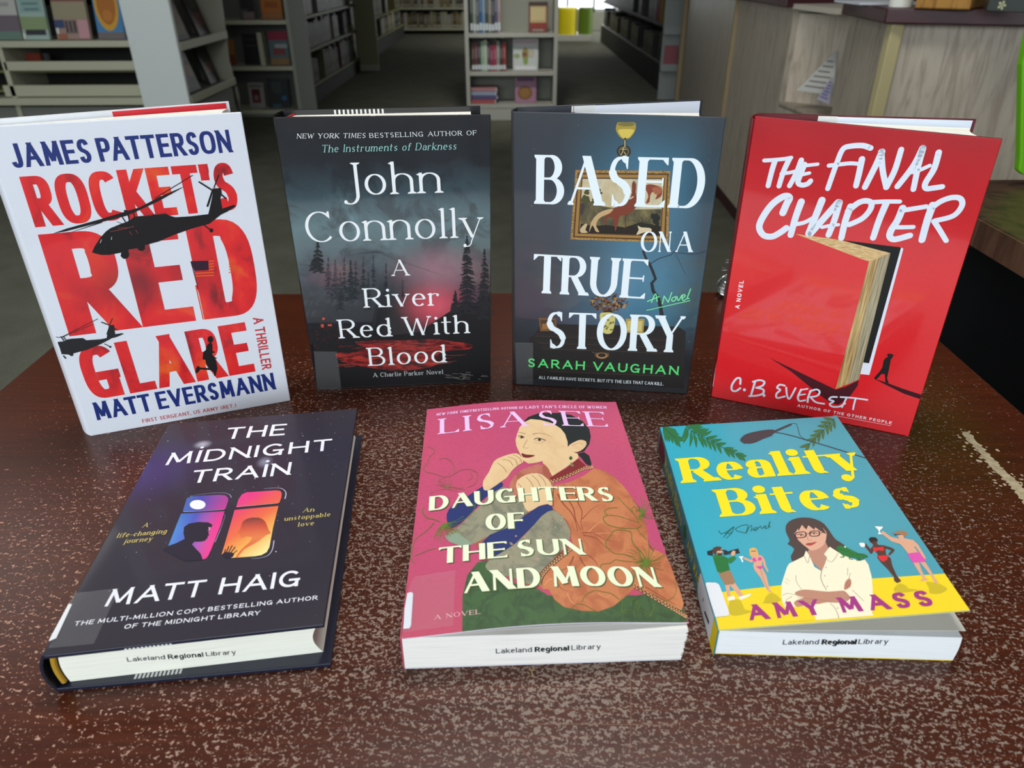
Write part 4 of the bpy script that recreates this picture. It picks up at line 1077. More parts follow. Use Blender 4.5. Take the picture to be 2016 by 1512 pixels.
cv.poly(IL, H1('432,765 470,750 560,744 690,738 735,742 757,762 757,785 735,850 560,862 400,873 405,850'), wl, 1)
cv.poly(IL, H1('386,886 728,867 700,970 660,1075 625,1165 600,1218 585,1238 558,1248 540,1200 470,1130 400,1160 285,1140'), wl, 1)
cv.poly(IL, H1('415,1085 405,1040 410,992 448,965 520,952 600,955 632,972 630,992 606,992 602,1000 610,1020 600,1032 603,1043 608,1056 596,1064 597,1074 575,1100 540,1108 492,1108 472,1128 500,1160 530,1195 556,1250 420,1262 240,1170 284,1141 350,1118'), sil, 1.4)
cv.stroke(IL, H1('605,995 612,1012 600,1018'), 1.6, INK((236, 190, 200)), 1.5)
cv.ell(IL, H1('517,816')[0], 15.5, 9.3, INK((244, 244, 250)), 1.5)
IL = 'train_window_picture#2'
cv.poly(IL, H1('820,836 838,775 865,735 900,718 1130,703 1165,706 1178,722 1176,758 1160,800 1000,815'), wr, 1)
cv.poly(IL, H1('808,857 1153,825 1110,1000 1082,1150 1060,1190 1020,1212 970,1222 780,1235 705,1208 720,1160'), wr, 1)
wh2 = glossy('orange_brown_print', lambda g: g.ramp(g.y, [(cv.uv(H1('0,1220')[0])[1] - .01, (228, 110, 60)), (cv.uv(H1('900,1080')[0])[1], (236, 130, 70)), (cv.uv(H1('900,1000')[0])[1], (214, 84, 56)), (cv.uv(H1('900,925')[0])[1], (120, 54, 44))]), .4, .3, 0)
cv.poly(IL, H1('860,985 872,950 912,925 965,917 1010,922 1045,945 1065,985 1080,1020 1094,1042 1058,1055 1000,1100 950,1130 880,1170 835,1228 818,1226 860,1170 915,1120 942,1085 938,1072 900,1066 875,1078 850,1076 844,1064 850,1052 834,1040 832,1034 848,1015'), wh2, 1.4, 2)
cv.poly(IL, H1('705,1210 730,1188 760,1190 790,1194 806,1202 795,1225 775,1238 740,1238'), sil, 1.6)
for a in ('742,1195 762,1146', '760,1195 788,1140', '776,1198 812,1150', '790,1206 826,1178', '726,1200 736,1168'): cv.stroke(IL, H1(a), 2.3, sil, 1.6)
lnc = INK((200, 200, 226))
cv.stroke(IL, H1('1040,690 1130,684 1180,690 1208,712 1212,740 1204,768'), 1.6, lnc, 1.6, taper=(.3, 1.3)); cv.stroke(IL, H1('1118,1100 1105,1170 1070,1215 1010,1235 940,1242'), 1.6, lnc, 1.6, taper=(1.2, .3))
cv.stroke(IL, H1('460,748 560,732 700,722 765,735 782,760'), .9, lnc, 1.6, taper=(.3, 1)); cv.stroke(IL, H1('735,900 700,1000 655,1110'), .9, lnc, 1.6, taper=(.3, 1))
cv.stroke(IL, H1('830,832 1000,818 1150,803'), .8, INK((250, 220, 200)), 1.6, 0); cv.stroke(IL, H1('410,872 560,866 725,853'), .8, INK((210, 200, 240)), 1.6, 0)
IL = 'star_print'; r5 = random.Random(8); star = INK((226, 226, 244))
for k in range(150):
    a, b_ = r5.random() * cv.W, (r5.random() ** .6) * .226
    if b_ / .226 < .25 and r5.random() < .7: continue
    rad = r5.choice([.00018, .00022, .0003, .00045 if r5.random() < .5 else .0002])
    cv.poly2(IL, [(a + rad * math.cos(t), b_ + rad * math.sin(t)) for t in [PI / 3 * i for i in range(6)]], star if r5.random() < .5 else INK((130, 126, 160)), .8)
cv.poly('clear_label_film', H2('345,515 705,475 500,915 140,950'), _film, 4)
cv.poly('spine_label', H2('300,602 330,600 205,870 148,895 150,880'), INK((232, 234, 238)), 4)
cv.build(lambda n: fc)

# ================================================================== 6 pink paperback (front centre)
S1 = crop(790, 780, 4); S2 = crop(780, 960, 4); S3 = crop(1000, 960, 4.8)
T6 = .0262
o6, x6, y6 = atz(791, 1257.5, T6), atz(1356, 1225.6, T6), atz(841, 806, T6)
cv = Cover(o6, x6, y6, (x6 - o6).length, .2350, bulge=.0050)
def see(g):
    w1 = g.noise(40, 2, g.scaled(1, 9)); w2 = g.noise(40, 2, g.scaled(9, 1.5, off=(3, 0, 0)))
    c = g.ramp(g.noise(2, 2), [(.3, (196, 72, 118)), (.7, (206, 78, 112))])
    c = g.mix(c, g.col((168, 58, 96)), g.math('MULTIPLY', g.gate(g.math('ADD', w1, w2), .95, 1.25), .45))
    c = g.mix(c, g.col((190, 72, 88)), g.math('MULTIPLY', g.gate(g.y, .35, 0), .5))
    return c
m6 = glossy('pink_linen_cover', see, .5, .1, 0)
def cloth(name, base, dark, sc=30):
    def f(g):
        n = g.noise(sc, 5, dist=1.2); w1 = g.noise(60, 2, g.scaled(1, 5))
        c = g.mix(g.col(base), g.col(dark), g.math('MULTIPLY', g.gate(n, .42, .68), .8))
        return g.mix(c, g.col(dark), g.math('MULTIPLY', g.gate(w1, .5, .7), .2))
    return glossy(name, f, .5, .1, 0)
root6 = empty('paperback_book', (o6.x, o6.y, 0), 'pink paperback with a painted woman in an orange robe, lying flat', 'book')
pw = flat((214, 214, 226), .5)
fc = cv.board('front_cover', [Vector((0, 0)), Vector((cv.W, 0)), cv.to2((1212.5, 791)), cv.to2((841, 806))], .0006, [m6, pw, pw], root6, 0)
bl, br = o6, x6; tl = cv.to3(*cv.to2((841, 806))); tr = cv.to3(*cv.to2((1212.5, 791)))
u = (br - bl).normalized(); w_ = (tl - bl).normalized()
pb = [Vector((-.0606, .2768, 0)), Vector((.0950, .2822, 0)), Vector((tr.x - .001, tr.y - .002, 0)), Vector((tl.x + .0022, tl.y - .002, 0))]
pp6 = paper('page_edges_deckle', tint=(234, 232, 226), dark=(198, 194, 186), dirv=(0, 0, 1), freq=1100)
fore_block(pb, .0008, .0248, .0, pp6, root6, rounded=.0, jag=.0008, lean=.0012)
mb = MB(); mb.prism([(p.x, p.y) for p in pb], 0, .0006); mb.build('back_cover', [pw], root6)
mb = MB(); mb.sweep([(pb[0].x - .0008, pb[0].y, 0), (pb[0].x - .0002, pb[0].y, 0), (pb[0].x - .0002, bl.y + .001, T6 - .0006), (pb[0].x - .0008, bl.y + .001, T6 - .0006)], (pb[3] - pb[0])); mb.build('spine', [m6], root6)
# loose endpaper under the lifted cover
ecv = Cover(o6 + Vector((0, .0012, -.0012)), x6 + Vector((0, .0012, -.0012)), y6 + Vector((0, .0012, -.0012)), cv.W, .235, bulge=.0028)
_tl, _tr = cv.to2((841, 806)), cv.to2((1212.5, 791))
ecv.board('endpaper', [Vector((0.002, 0)), Vector((cv.W - .001, 0)), Vector((_tr.x - .002, _tr.y - .003)), Vector((_tl.x + .003, _tl.y - .003))], .0002, [flat((224, 220, 216), .6)], root6, 0)
fcov = foot_cover(pb[0], pb[1], .025); stamp(fcov, S2('785,1305')[0], S2('1610,1268')[0], 9.5, root6)
IL = 'woman_picture'; skin = cloth('printed_skin', (234, 202, 154), (226, 188, 140), 9); blue = INK((38, 52, 110))
robe = cloth('printed_orange_silk', (206, 128, 80), (176, 92, 54), 9); fold = INK((150, 76, 48)); fold2 = INK((222, 156, 104))
gsl = cloth('printed_grey_brocade', (152, 148, 122), (112, 116, 98), 16); green = cloth('printed_green_cloth', (62, 96, 50), (44, 72, 40), 20)
hairc = INK((26, 30, 32)); pinkf = INK((186, 150, 128)); colr = INK((130, 36, 36))
cv.poly(IL, S2('520,1150 522,850 560,690 640,590 740,570 710,640 900,745 1100,790 1200,850 1900,850') + [(1290, 1165), (1344, 1190), (1354, 1224), (1345, 1240), (1250, 1250), (1125, 1255), (1005, 1260), (912, 1262)], green, .6)
cv.poly(IL, S1('1115,545 1000,560 920,600 870,660 850,720 860,800 900,880 1000,915 1150,900 1200,700'), cloth('printed_salmon_silk', (196, 120, 96), (160, 80, 62), 12), .8, 3)
cv.poly(IL, S1('1190,705 1320,680 1440,625 1520,568 1600,590 1680,640 1760,720 1830,820 1890,930') + S3('1260,250 1300,340 1322,430 1322,520 1340,580 1420,600 1490,640 1540,740 1580,860 1620,960 1660,1090 1640,1160 1200,910 1185,960 1100,1040 1000,1120 860,1172 700,1166 530,1130 440,1060 385,965 330,965 300,930 330,850 430,720 560,620 620,560 600,480 600,400 570,330 520,270 440,210 405,180 405,0'), robe, 1)
for a, w, m in (('530,20 560,100 620,200 640,300 690,400', 4, fold), ('640,60 660,140 700,230 690,330 710,400', 3, fold), ('470,60 520,150 600,240 640,330 660,420', 4, fold), ('700,430 800,430 920,490 1060,520', 3, fold), ('710,450 830,480 920,560 1000,590', 3, fold), ('680,660 700,700 740,760', 4, fold), ('620,650 600,700 560,760 480,790', 3.5, fold), ('700,300 800,200 880,160', 2, fold), ('760,420 850,340 950,290', 2, fold2), ('800,440 940,430 1060,450', 2, fold2), ('480,800 460,870 500,950 560,980', 3, fold), ('760,640 820,690 850,740', 3, fold), ('560,1000 600,1080 680,1120', 2.4, fold2), ('850,1000 930,1040 980,1000', 2, fold2), ('420,860 380,880 340,930', 3, fold2), ('1330,540 1400,640 1440,760 1520,900', 4, fold), ('1300,940 1450,1030 1600,1120', 3, fold)):
    cv.stroke(IL, S3(a), w, m, 1.15, 5, taper=(1, .3), cap=False)
cv.stroke(IL, S1('1188,705 1185,860'), 1.4, INK((226, 196, 160)), 1.3, 0)
cv.stroke(IL, S1('1196,705 1196,870'), 1.6, INK((110, 48, 34)), 1.3, 0)
# sleeves and cuffs
cv.poly(IL, S1('1150,640 1190,700 1320,900 1345,1100 1250,1250 1100,1420 1010,1500 900,1430 620,1250 560,1100 700,1060 900,880 1000,700'), cloth('printed_dark_salmon', (168, 94, 66), (130, 66, 46), 12), .75)
cv.poly(IL, S1('790,715 860,740 900,800 960,850 1000,900 930,980 850,1040 720,1085 600,1150 520,1172 400,1150 345,1100 450,1030 560,920 650,840 700,770'), gsl, 1.2, 2)
cv.poly(IL, S1('345,1100 440,1080 520,1130 560,1170 470,1180 380,1150'), INK((142, 160, 138)), 1.25)
cv.poly(IL, S1('358,930 400,865 500,805 640,712 780,675 796,716 700,772 640,820 590,880 530,940 470,1000 400,1040 365,1000'), blue, 1.3, 2)
cv.poly(IL, S1('620,1170 700,1092 850,1032 960,950 1080,870 1180,846 1196,896 1110,940 1030,1030 900,1160 760,1262 640,1268 600,1230'), blue, 1.4)
cv.poly(IL, S1('740,1262 900,1162 1030,1032 1110,942 1196,898 1270,952 1322,1040 1330,1095 1300,1180 1220,1260 1150,1350 1085,1420 1060,1500 880,1430 720,1395 662,1345 690,1295'), gsl, 1.5, 2)
r6 = random.Random(5)
for k in range(90):
    x, y = r6.uniform(700, 1290), r6.uniform(940, 1400)
    if (x - 640) * .75 + (y - 1310) < -10 or y > 1400 - (x - 900) * .7 + 60: continue
    cv.ell(IL, S1('%f,%f' % (x, y))[0], r6.uniform(1, 3.2), r6.uniform(.8, 2), INK(r6.choice([(186, 146, 122), (172, 160, 128), (124, 128, 104), (150, 120, 100)])), 1.6, 7)
# decorated bands
band_d = INK((92, 40, 30)); band_l = INK((232, 188, 132))
def band(px, w, lev, n):
    cv.stroke(IL, px, w, band_d, lev, 4, cap=False); P = spl(px, n)
    for i in range(len(P) - 1):
        a, b_ = P[i], P[i + 1]; dx, dy = b_[0] - a[0], b_[1] - a[1]; l = math.hypot(dx, dy) or 1; nx, ny = -dy / l, dx / l
        c_ = ((a[0] + b_[0]) / 2, (a[1] + b_[1]) / 2); h = w * .33
        sg = 1 if i % 2 else -1
        cv.stroke(IL, [(a[0] + nx * h * sg, a[1] + ny * h * sg), (b_[0] - nx * h * sg, b_[1] - ny * h * sg)], .9, band_l, lev + .1, 0, cap=False)
        cv.ell(IL, (c_[0] + nx * h * .7, c_[1] + ny * h * .7), .9, .8, band_l, lev + .1, 6); cv.ell(IL, (c_[0] - nx * h * .7, c_[1] - ny * h * .7), .9, .8, INK((200, 120, 70)), lev + .1, 6)
band(S3('290,920 320,830 400,740 500,655 590,580'), 11, 1.7, 9)
band(S3('1185,925 1330,1010 1480,1100 1600,1170 1690,1225'), 10, 1.7, 9)
cv.stroke(IL, S3('1200,912 1400,1040 1640,1160 1656,1100'), 1.2, INK((236, 170, 92)), 1.9, 0)
# neck, face, hands
cv.poly(IL, S1('1385,455 1440,442 1480,470 1497,530 1495,560 1450,530 1420,490'), hairc, 1.6)
cv.poly(IL, S1('1110,505 1300,420 1390,455 1396,490 1300,560 1190,632 1150,560 1115,530'), skin, 1.7)
cv.poly(IL, S1('1110,560 1130,540 1165,580 1180,640 1150,660 1120,620'), INK((170, 90, 70)), 1.75)
cv.poly(IL, S1('1165,645 1200,625 1300,570 1390,492 1452,548 1200,682'), colr, 1.8)
band(S1('1165,678 1260,650 1360,606 1440,570 1512,556'), 8.5, 1.9, 8)
cv.poly(IL, S1('950,215 1000,165 1080,137 1250,133 1340,150 1430,200 1480,260 1493,320 1480,380 1440,435 1385,450 1300,380 1150,225'), hairc, 1.8)
cv.poly(IL, S1('960,210 930,250 912,300 900,345 905,390 922,430 943,470 955,505 1000,533 1060,528 1130,508 1200,480 1275,445 1312,425 1310,360 1290,300 1255,255 1190,215 1100,190 1020,182'), skin, 2)
cv.poly(IL, S1('1308,425 1325,385 1370,360 1410,345 1452,356 1458,385 1430,420 1385,442 1340,438'), skin, 2.1, 2)
cv.stroke(IL, S1('1350,390 1400,370 1430,385'), 1, INK((186, 130, 92)), 2.2, 4)
ft = INK((150, 98, 70)); dkf = INK((60, 42, 36))
cv.stroke(IL, S1('918,285 945,290 978,300'), 1.5, INK((90, 66, 50)), 2.3, 4, taper=(.5, 1)); cv.stroke(IL, S1('1036,302 1075,294 1130,300 1190,325'), 1.6, INK((90, 66, 50)), 2.3, 4, taper=(1, .3))
for a in ('922,318 945,314 968,326', '1048,340 1085,332 1135,350'): cv.stroke(IL, S1(a), 2.2, dkf, 2.4, 4)
for a in ('925,330 945,334 966,330', '1052,350 1085,358 1130,354'): cv.stroke(IL, S1(a), .8, ft, 2.4, 4)
cv.ell(IL, S1('948,325')[0], 2.8, 2.4, dkf, 2.4, 10); cv.ell(IL, S1('1088,345')[0], 3.2, 2.6, dkf, 2.4, 10)
cv.stroke(IL, S1('992,345 970,385 962,405 985,412 1000,408'), .9, ft, 2.3, 5); cv.stroke(IL, S1('1040,365 1090,375 1130,365'), .7, ft, 2.3, 5)
cv.poly(IL, S1('946,452 965,456 985,462 1055,468 1010,486 975,486 955,478'), INK((118, 30, 30)), 2.4, 2)
cv.ell(IL, S1('1335,490')[0], 3.4, 3.8, INK((50, 84, 40)), 2.4, 8); cv.poly(IL, S1('1335,520 1362,548 1350,560 1328,545'), INK((128, 120, 84)), 2.4)
cv.poly(IL, S1('650,740 645,670 690,600 730,515 790,480 880,453 930,462 962,520 925,542 870,590 835,640 800,665 700,735'), skin, 2.2, 2)
for a in ('800,500 850,510 880,550', '840,480 895,500 915,545', '880,462 930,490 950,530', '760,530 800,560 830,600'): cv.stroke(IL, S1(a), 1.1, ft, 2.5, 5)
cv.poly(IL, S1('905,720 915,665 980,622 1070,608 1130,635 1182,700 1190,860 1150,850 1080,870 1000,912 960,850 930,780'), skin, 2.2, 2)
for a in ('985,640 1020,680 1040,720', '1030,625 1075,670 1095,715', '1080,618 1120,660 1140,705', '920,690 945,720 930,760'): cv.stroke(IL, S1(a), 1.1, ft, 2.5, 5)
IL = 'flower_drawing'
fg = INK((98, 128, 44)); fg2 = INK((150, 110, 84))
for a, w, m in (('200,402 240,410 260,440 245,460 215,490 205,530 180,560', 1, fg2), ('300,500 350,490 400,520 418,570 410,620 370,635 330,640', 1, fg2), ('330,640 290,680 330,710 420,720 500,740', 1, fg2), ('420,610 460,590 520,575 590,600 600,650 570,700 520,720', 1, fg2), ('540,600 560,640 520,670', .8, fg2), ('165,560 200,600 260,610 330,640', 1, fg2),
                ('180,880 165,910 200,960 250,970 300,990', 1.2, fg), ('560,850 580,860 570,900 520,960 420,1000', 1.1, fg), ('260,1000 180,1080 110,1130 90,1200 75,1270 100,1320', 1.1, fg), ('110,1260 200,1220 270,1200', 1, fg),
                ('1700,880 1640,885 1600,910 1620,940 1590,960 1620,1010 1720,1040 1850,1042 1890,1020', 1.3, fg), ('1620,940 1700,945 1780,970 1870,1000', 1.1, fg), ('1890,1020 1860,1050 1890,1090 1930,1130', 1.2, fg),
                ('1640,1110 1680,1060 1760,1060 1810,1080 1820,1150 1870,1220 1890,1280', 1.3, fg), ('1640,1110 1610,1150 1625,1200 1680,1240 1760,1250 1850,1290', 1.3, fg), ('1870,1310 1740,1300 1690,1290 1640,1320 1575,1330 1570,1400 1600,1440', 1.2, fg)):
    cv.stroke(IL, S1(a), w * 1.25, m, 2.9 if 'lettering' else 2.9, 6)
for a, w in (('1040,90 1090,150 1180,240 1240,330', 1.3), ('1200,180 1170,200 1180,235', 1.2), ('700,1080 720,1040 760,1000 830,975 900,990 950,995 1000,1020 1050,1060', 1.3), ('600,1150 640,1110 720,1110 790,1150 850,1180', 1.2), ('1070,1040 1080,1120 1080,1180 1130,1160 1180,1170 1200,1230', 1.2), ('1170,1120 1160,1080 1190,1060 1220,1080 1200,1110 1240,1120 1230,1160 1290,1180 1300,1220', 1.2), ('1560,880 1590,960 1560,1040 1480,1080', 1), ('1380,1100 1370,1160 1340,1220', 1.1)):
    cv.stroke(IL, S3(a), w, fg, 2.9, 6)
def spray(cx, cy, n, r0, r1, a0, a1, seed, lev=2.9, m=None, w=1.0):
    r = random.Random(seed)
    for k in range(n):
        a = math.radians(a0 + (a1 - a0) * (k + r.random()) / n); q = r.uniform(r0, r1)
        p = (cx + q * math.cos(a), cy + q * math.sin(a)); mid = (cx + q * .5 * math.cos(a + .15), cy + q * .5 * math.sin(a + .15))
        cv.stroke(IL, [(cx, cy), mid, p], w, m or fg, lev, 4, cap=False)
        if k % 3 == 0: cv.ell(IL, p, 1.3, 1.1, m or fg, lev, 6)
spray(874, 1031, 26, 14, 44, -20, 130, 1); spray(880, 963, 14, 8, 34, 150, 380, 2, m=fg2, w=.8)
spray(1272, 1108, 44, 8, 42, 0, 360, 3); spray(1262, 1010, 30, 8, 34, -160, 120, 4, w=.9)
cr = INK((240, 250, 214)); shd = INK((84, 96, 52))
DA = dict(T=.24, t=.09, gap=.13, space=.42, flare=.08, beak=.09)
sh = (.0007, -.0006, shd)
lp = INK((240, 202, 246)); LSs = dict(T=.16, t=.045, serif=.08, bracket=.6, gap=.24, space=.30, beak=.13)
cv.text('title_lettering', 'DAUGHTERS', S1('218,906')[0], S1('1684,832')[0], S1('222,794')[0], cr, DA, 3.8, sh)
cv.text('title_lettering', 'OF', S1('665,1062')[0], S1('968,1042')[0], S1('665,936')[0], cr, DA, 3.8, sh)
cv.text('title_lettering', 'THE SUN', S1('300,1324')[0], S1('1448,1252')[0], S1('305,1196')[0], cr, DA, 3.8, sh)
cv.text('title_lettering', 'AND MOON', (911, 1169.5), (1301, 1157), (913, 1129), cr, DA, 3.8, sh)
cv.text('author_lettering', 'LISA SEE', S1('303,302')[0], S1('1626,244')[0], S1('306,182')[0], lp, dict(LSs, kern=0), 3.5)
cv.text('author_lettering', 'NEW YORK TIMES', S1('273,158')[0], S1('552,127')[0], S1('274,138')[0], lp, IT(dict(T=.15, t=.12, gap=.3, space=.5)), 3.5)
cv.text('author_lettering', 'BESTSELLING AUTHOR OF', S1('564,126')[0], S1('965,103')[0], S1('564,106')[0], lp, dict(T=.15, t=.12, gap=.3, space=.5), 3.5)
cv.text('author_lettering', "LADY TAN'S CIRCLE OF WOMEN", S1('978,103')[0], S1('1618,102')[0], S1('978,80')[0], lp, IT(dict(T=.15, t=.12, gap=.3, space=.5), .1), 3.5)
cv.text('tagline_lettering', 'A NOVEL', S2('300,1044')[0], S2('662,997')[0], S2('302,1008')[0], INK((238, 190, 196)), dict(T=.15, t=.06, serif=.08, gap=.3, space=.7), 3.5)
cv.poly('clear_label_film', S2('145,705 466,655 448,1090 60,1145 90,830'), _film, 4)
lw = INK((222, 226, 236))
cv.poly('spine_label', S2('88,835 120,826 134,838 130,900 118,1090 105,1112 56,1118 66,960'), lw, 4.2)
cv.build(lambda n: fc)

# ================================================================== 7 turquoise paperback with lifted cover (front right)
M1 = crop(1280, 800, 4); M2 = crop(1320, 1000, 4.8); M3 = crop(1560, 1000, 4.8)
T7 = .0208
o7 = atz(1415, 1241, T7); x7 = atz(1910, 1202, T7 + .0165); y7 = atz(1300, 841, T7)
cv = Cover(o7, x7, y7, (x7 - o7).length, (y7 - o7).length)
def mas(g):
    n = g.noise(90, 3)
    return g.mix(g.ramp(g.x, [(0, (40, 172, 196)), (.5, (62, 164, 184)), (1, (70, 158, 176))]), g.col((44, 140, 162)), g.math('MULTIPLY', g.gate(n, .5, .8), .2))
m7 = glossy('turquoise_cover', mas, .4, .2, 0)
root7 = empty('paperback_book', (o7.x, o7.y, 0), 'turquoise and yellow paperback with cartoon beach people and a lifted cover, lying flat', 'book')
yel = INK((244, 214, 22)); 
q7 = [cv.to2((1415, 1241)), cv.to2((1910, 1202)), cv.to2((1647.5, 819)), cv.to2((1300, 841))]
fc = cv.board('front_cover', q7, .0005, [m7, flat((214, 214, 206), .5), flat((226, 220, 150), .5)], root7, 0)
bl, tl = o7, y7
fl0, fr0 = Vector((.1152, .2862, 0)), Vector((.2479, .2806, 0)); up7 = Vector((tl.x + .001 - fl0.x, tl.y - fl0.y + .0, 0))
pb = [fl0, fr0, fr0 + up7, fl0 + up7]
pp7 = paper('page_edges_white', tint=(232, 236, 238), dark=(202, 206, 208), dirv=(0, 0, 1), freq=1300)
fore_block(pb, .0006, .0188, -.0006, pp7, root7, rounded=0, lean=.0)
mb = MB(); mb.prism([(p.x, p.y) for p in pb], 0, .0005); mb.build('back_cover', [yel], root7)
ecv = Cover(Vector((pb[0].x, pb[0].y + .0004, .0190)), Vector((pb[1].x, pb[1].y + .0004, .0238)), Vector((pb[3].x, pb[3].y, .0190)), .134, .2)
ecv.board('endpaper', [Vector((0, 0)), Vector((.1335, 0)), Vector((.1335, up7.length)), Vector((0, up7.length))], .0002, [flat((222, 220, 208), .6)], root7, 0)
hz = Vector((bl.x, bl.y + .0006, 0)); 
sp = Cover(Vector((tl.x - .0004, tl.y, 0)), Vector((bl.x - .0004, bl.y, 0)), Vector((tl.x - .0004, tl.y, 1)), (tl - bl).length, T7)
spo = sp.board('spine', [Vector((0, 0)), Vector((sp.W, 0)), Vector((sp.W, T7 - .0003)), Vector((0, T7 - .0003))], .0006, [glossy('dark_turquoise_spine', lambda g: g.col((44, 132, 150)), .4, .2, 0)], root7, 0)
sy = INK((214, 196, 60))
def sptext(txt, a, b, z0, z1, m, st, nm='title_lettering'):
    for q in text_polys(txt, (b - a) * sp.W, (z1 - z0), st): sp.poly2(nm, [(p[0] + a * sp.W, p[1] + z0) for p in q], m, 1)
sptext('Reality Bites', .16, .50, .006, .0155, sy, dict(T=.2, t=.08, serif=.08, gap=.14, space=.3))
sptext('AMY MASS', .60, .80, .007, .014, sy, dict(T=.2, t=.16, gap=.5, space=.8), 'author_lettering')
sp.poly2('leaf_picture', [(.53 * sp.W, .008), (.55 * sp.W, .006), (.57 * sp.W, .008), (.575 * sp.W, .012), (.56 * sp.W, .016), (.54 * sp.W, .016), (.525 * sp.W, .012)], INK((26, 100, 50)), 1)
sp.poly2('crimson_patch', [(.02 * sp.W, .002), (.13 * sp.W, .003), (.15 * sp.W, .010), (.12 * sp.W, .017), (.03 * sp.W, .019)], INK((120, 36, 50)), 1)
sp.poly2('yellow_foot', [(.93 * sp.W, 0.0002), (.9995 * sp.W, 0.0002), (.9995 * sp.W, .0204), (.93 * sp.W, .0204)], yel, .8)
sp.poly2('spine_label', [(.79 * sp.W, .002), (.955 * sp.W, .001), (.955 * sp.W, .0204), (.79 * sp.W, .0204), (.775 * sp.W, .0190), (.775 * sp.W, .005)], INK((226, 228, 234)), 1.6)
sp.poly2('spine_label', [(.87 * sp.W, .006), (.925 * sp.W, .008), (.925 * sp.W, .0105), (.90 * sp.W, .0095), (.875 * sp.W, .0085)], INK((20, 20, 22)), 2)
sp.poly2('spine_label', [(.84 * sp.W, .009), (.846 * sp.W, .009), (.846 * sp.W, .012), (.84 * sp.W, .012)], INK((20, 20, 22)), 2)
sp.build(lambda n: spo)
fcov = foot_cover(pb[0], pb[1], .0205); stamp(fcov, M2('1058,1290')[0], M3('900,1282')[0], 9.5, root7)
IL = 'beach_picture'
cv.poly(IL, M2('490,795 1050,730') + M3('755,668 1440,622') + [(1909.5, 1201.5), (1415.5, 1240.6), M2('430,1035')[0]], yel, .6)
sh7 = INK((206, 182, 26))
for a in ('560,880 660,870 700,960 780,975 720,1000 600,1022 552,985', '880,895 900,840 960,800 1030,850 1040,880 960,905 850,900'): cv.poly(IL, M2(a), sh7, .8, 2)
for a in ('975,740 1020,715 1080,740 1100,765 1190,775 1080,800 960,790', '1260,700 1300,700 1380,715 1430,740 1465,770 1400,810 1300,810 1290,760'): cv.poly(IL, M3(a), sh7, .8, 2)
IL = 'palm_frond_picture'
pg, pg2 = INK((40, 112, 62)), INK((72, 108, 62)); dkg = INK((20, 62, 52))
def frond(pts, n, la, lb, mat, side=(1, -1), w=6.4, seed=0, ang=(1.9, .75)):
    P = spl(pts, 8); m = len(P); r = random.Random(seed)
    cv.stroke(IL, pts, 1.2, dkg, 1.5, 6, cap=False)
    for i in range(n):
        t = (i + .5) / n; k = int(t * (m - 1)); p = P[k]; q = P[min(k + 1, m - 1)]
        th = math.atan2(q[1] - p[1], q[0] - p[0])
        ln = la + (lb - la) * t; aa = ang[0] + (ang[1] - ang[0]) * t
        for s_ in side:
            a = th + s_ * aa * .62; L2 = ln * (1 if s_ > 0 else .9)
            e = (p[0] + L2 * math.cos(a), p[1] + L2 * math.sin(a)); md = (p[0] + L2 * .5 * math.cos(a - s_ * .12), p[1] + L2 * .5 * math.sin(a - s_ * .12))
            nx, ny = -math.sin(a), math.cos(a); ww = w / 2
            q1 = [p, (p[0] + (md[0] - p[0]) * .5 + nx * ww * .8, p[1] + (md[1] - p[1]) * .5 + ny * ww * .8), (md[0] + nx * ww, md[1] + ny * ww), e, (md[0] - nx * ww, md[1] - ny * ww), (p[0] + (md[0] - p[0]) * .5 - nx * ww * .8, p[1] + (md[1] - p[1]) * .5 - ny * ww * .8)]
            cv.poly(IL, q1, mat, 1.2 + .02 * (i % 4), 2)
frond(M1('285,150 340,210 440,250 600,340 720,395'), 13, 36, 17, pg, seed=1, ang=(1.7, .5))
frond(M1('100,160 130,190 200,250'), 6, 30, 26, pg, (1, -1), seed=2, ang=(1.0, .5))
IL = 'palm_frond_picture#2'
frond(M1('1450,100 1400,150 1330,225 1240,310'), 7, 22, 22, pg2, seed=3, ang=(1.6, .6))
IL = 'microphone_picture'
mk = INK((66, 62, 68))
cv.poly(IL, M1('708,270 720,245 760,218 840,198 900,188 965,184 985,200 968,220 935,240 880,262 830,285 780,296 730,288'), mk, 1.6, 2)
for k in range(26):
    t = k / 25; cv.stroke(IL, M1('%f,%f %f,%f' % (735 + 220 * t, 285 - 60 * t, 740 + 222 * t, 298 - 62 * t)), 1.2, mk, 1.6, 0, cap=False)
cv.stroke(IL, M1('965,205 1105,145'), 6, mk, 1.7, 0); cv.stroke(IL, M1('985,205 1100,228 1250,272 1440,328 1695,408'), 2.9, mk, 1.7, 4)
cv.stroke(IL, M1('1110,135 1150,140 1165,180 1180,230 1225,262'), 1.1, mk, 1.7, 6)
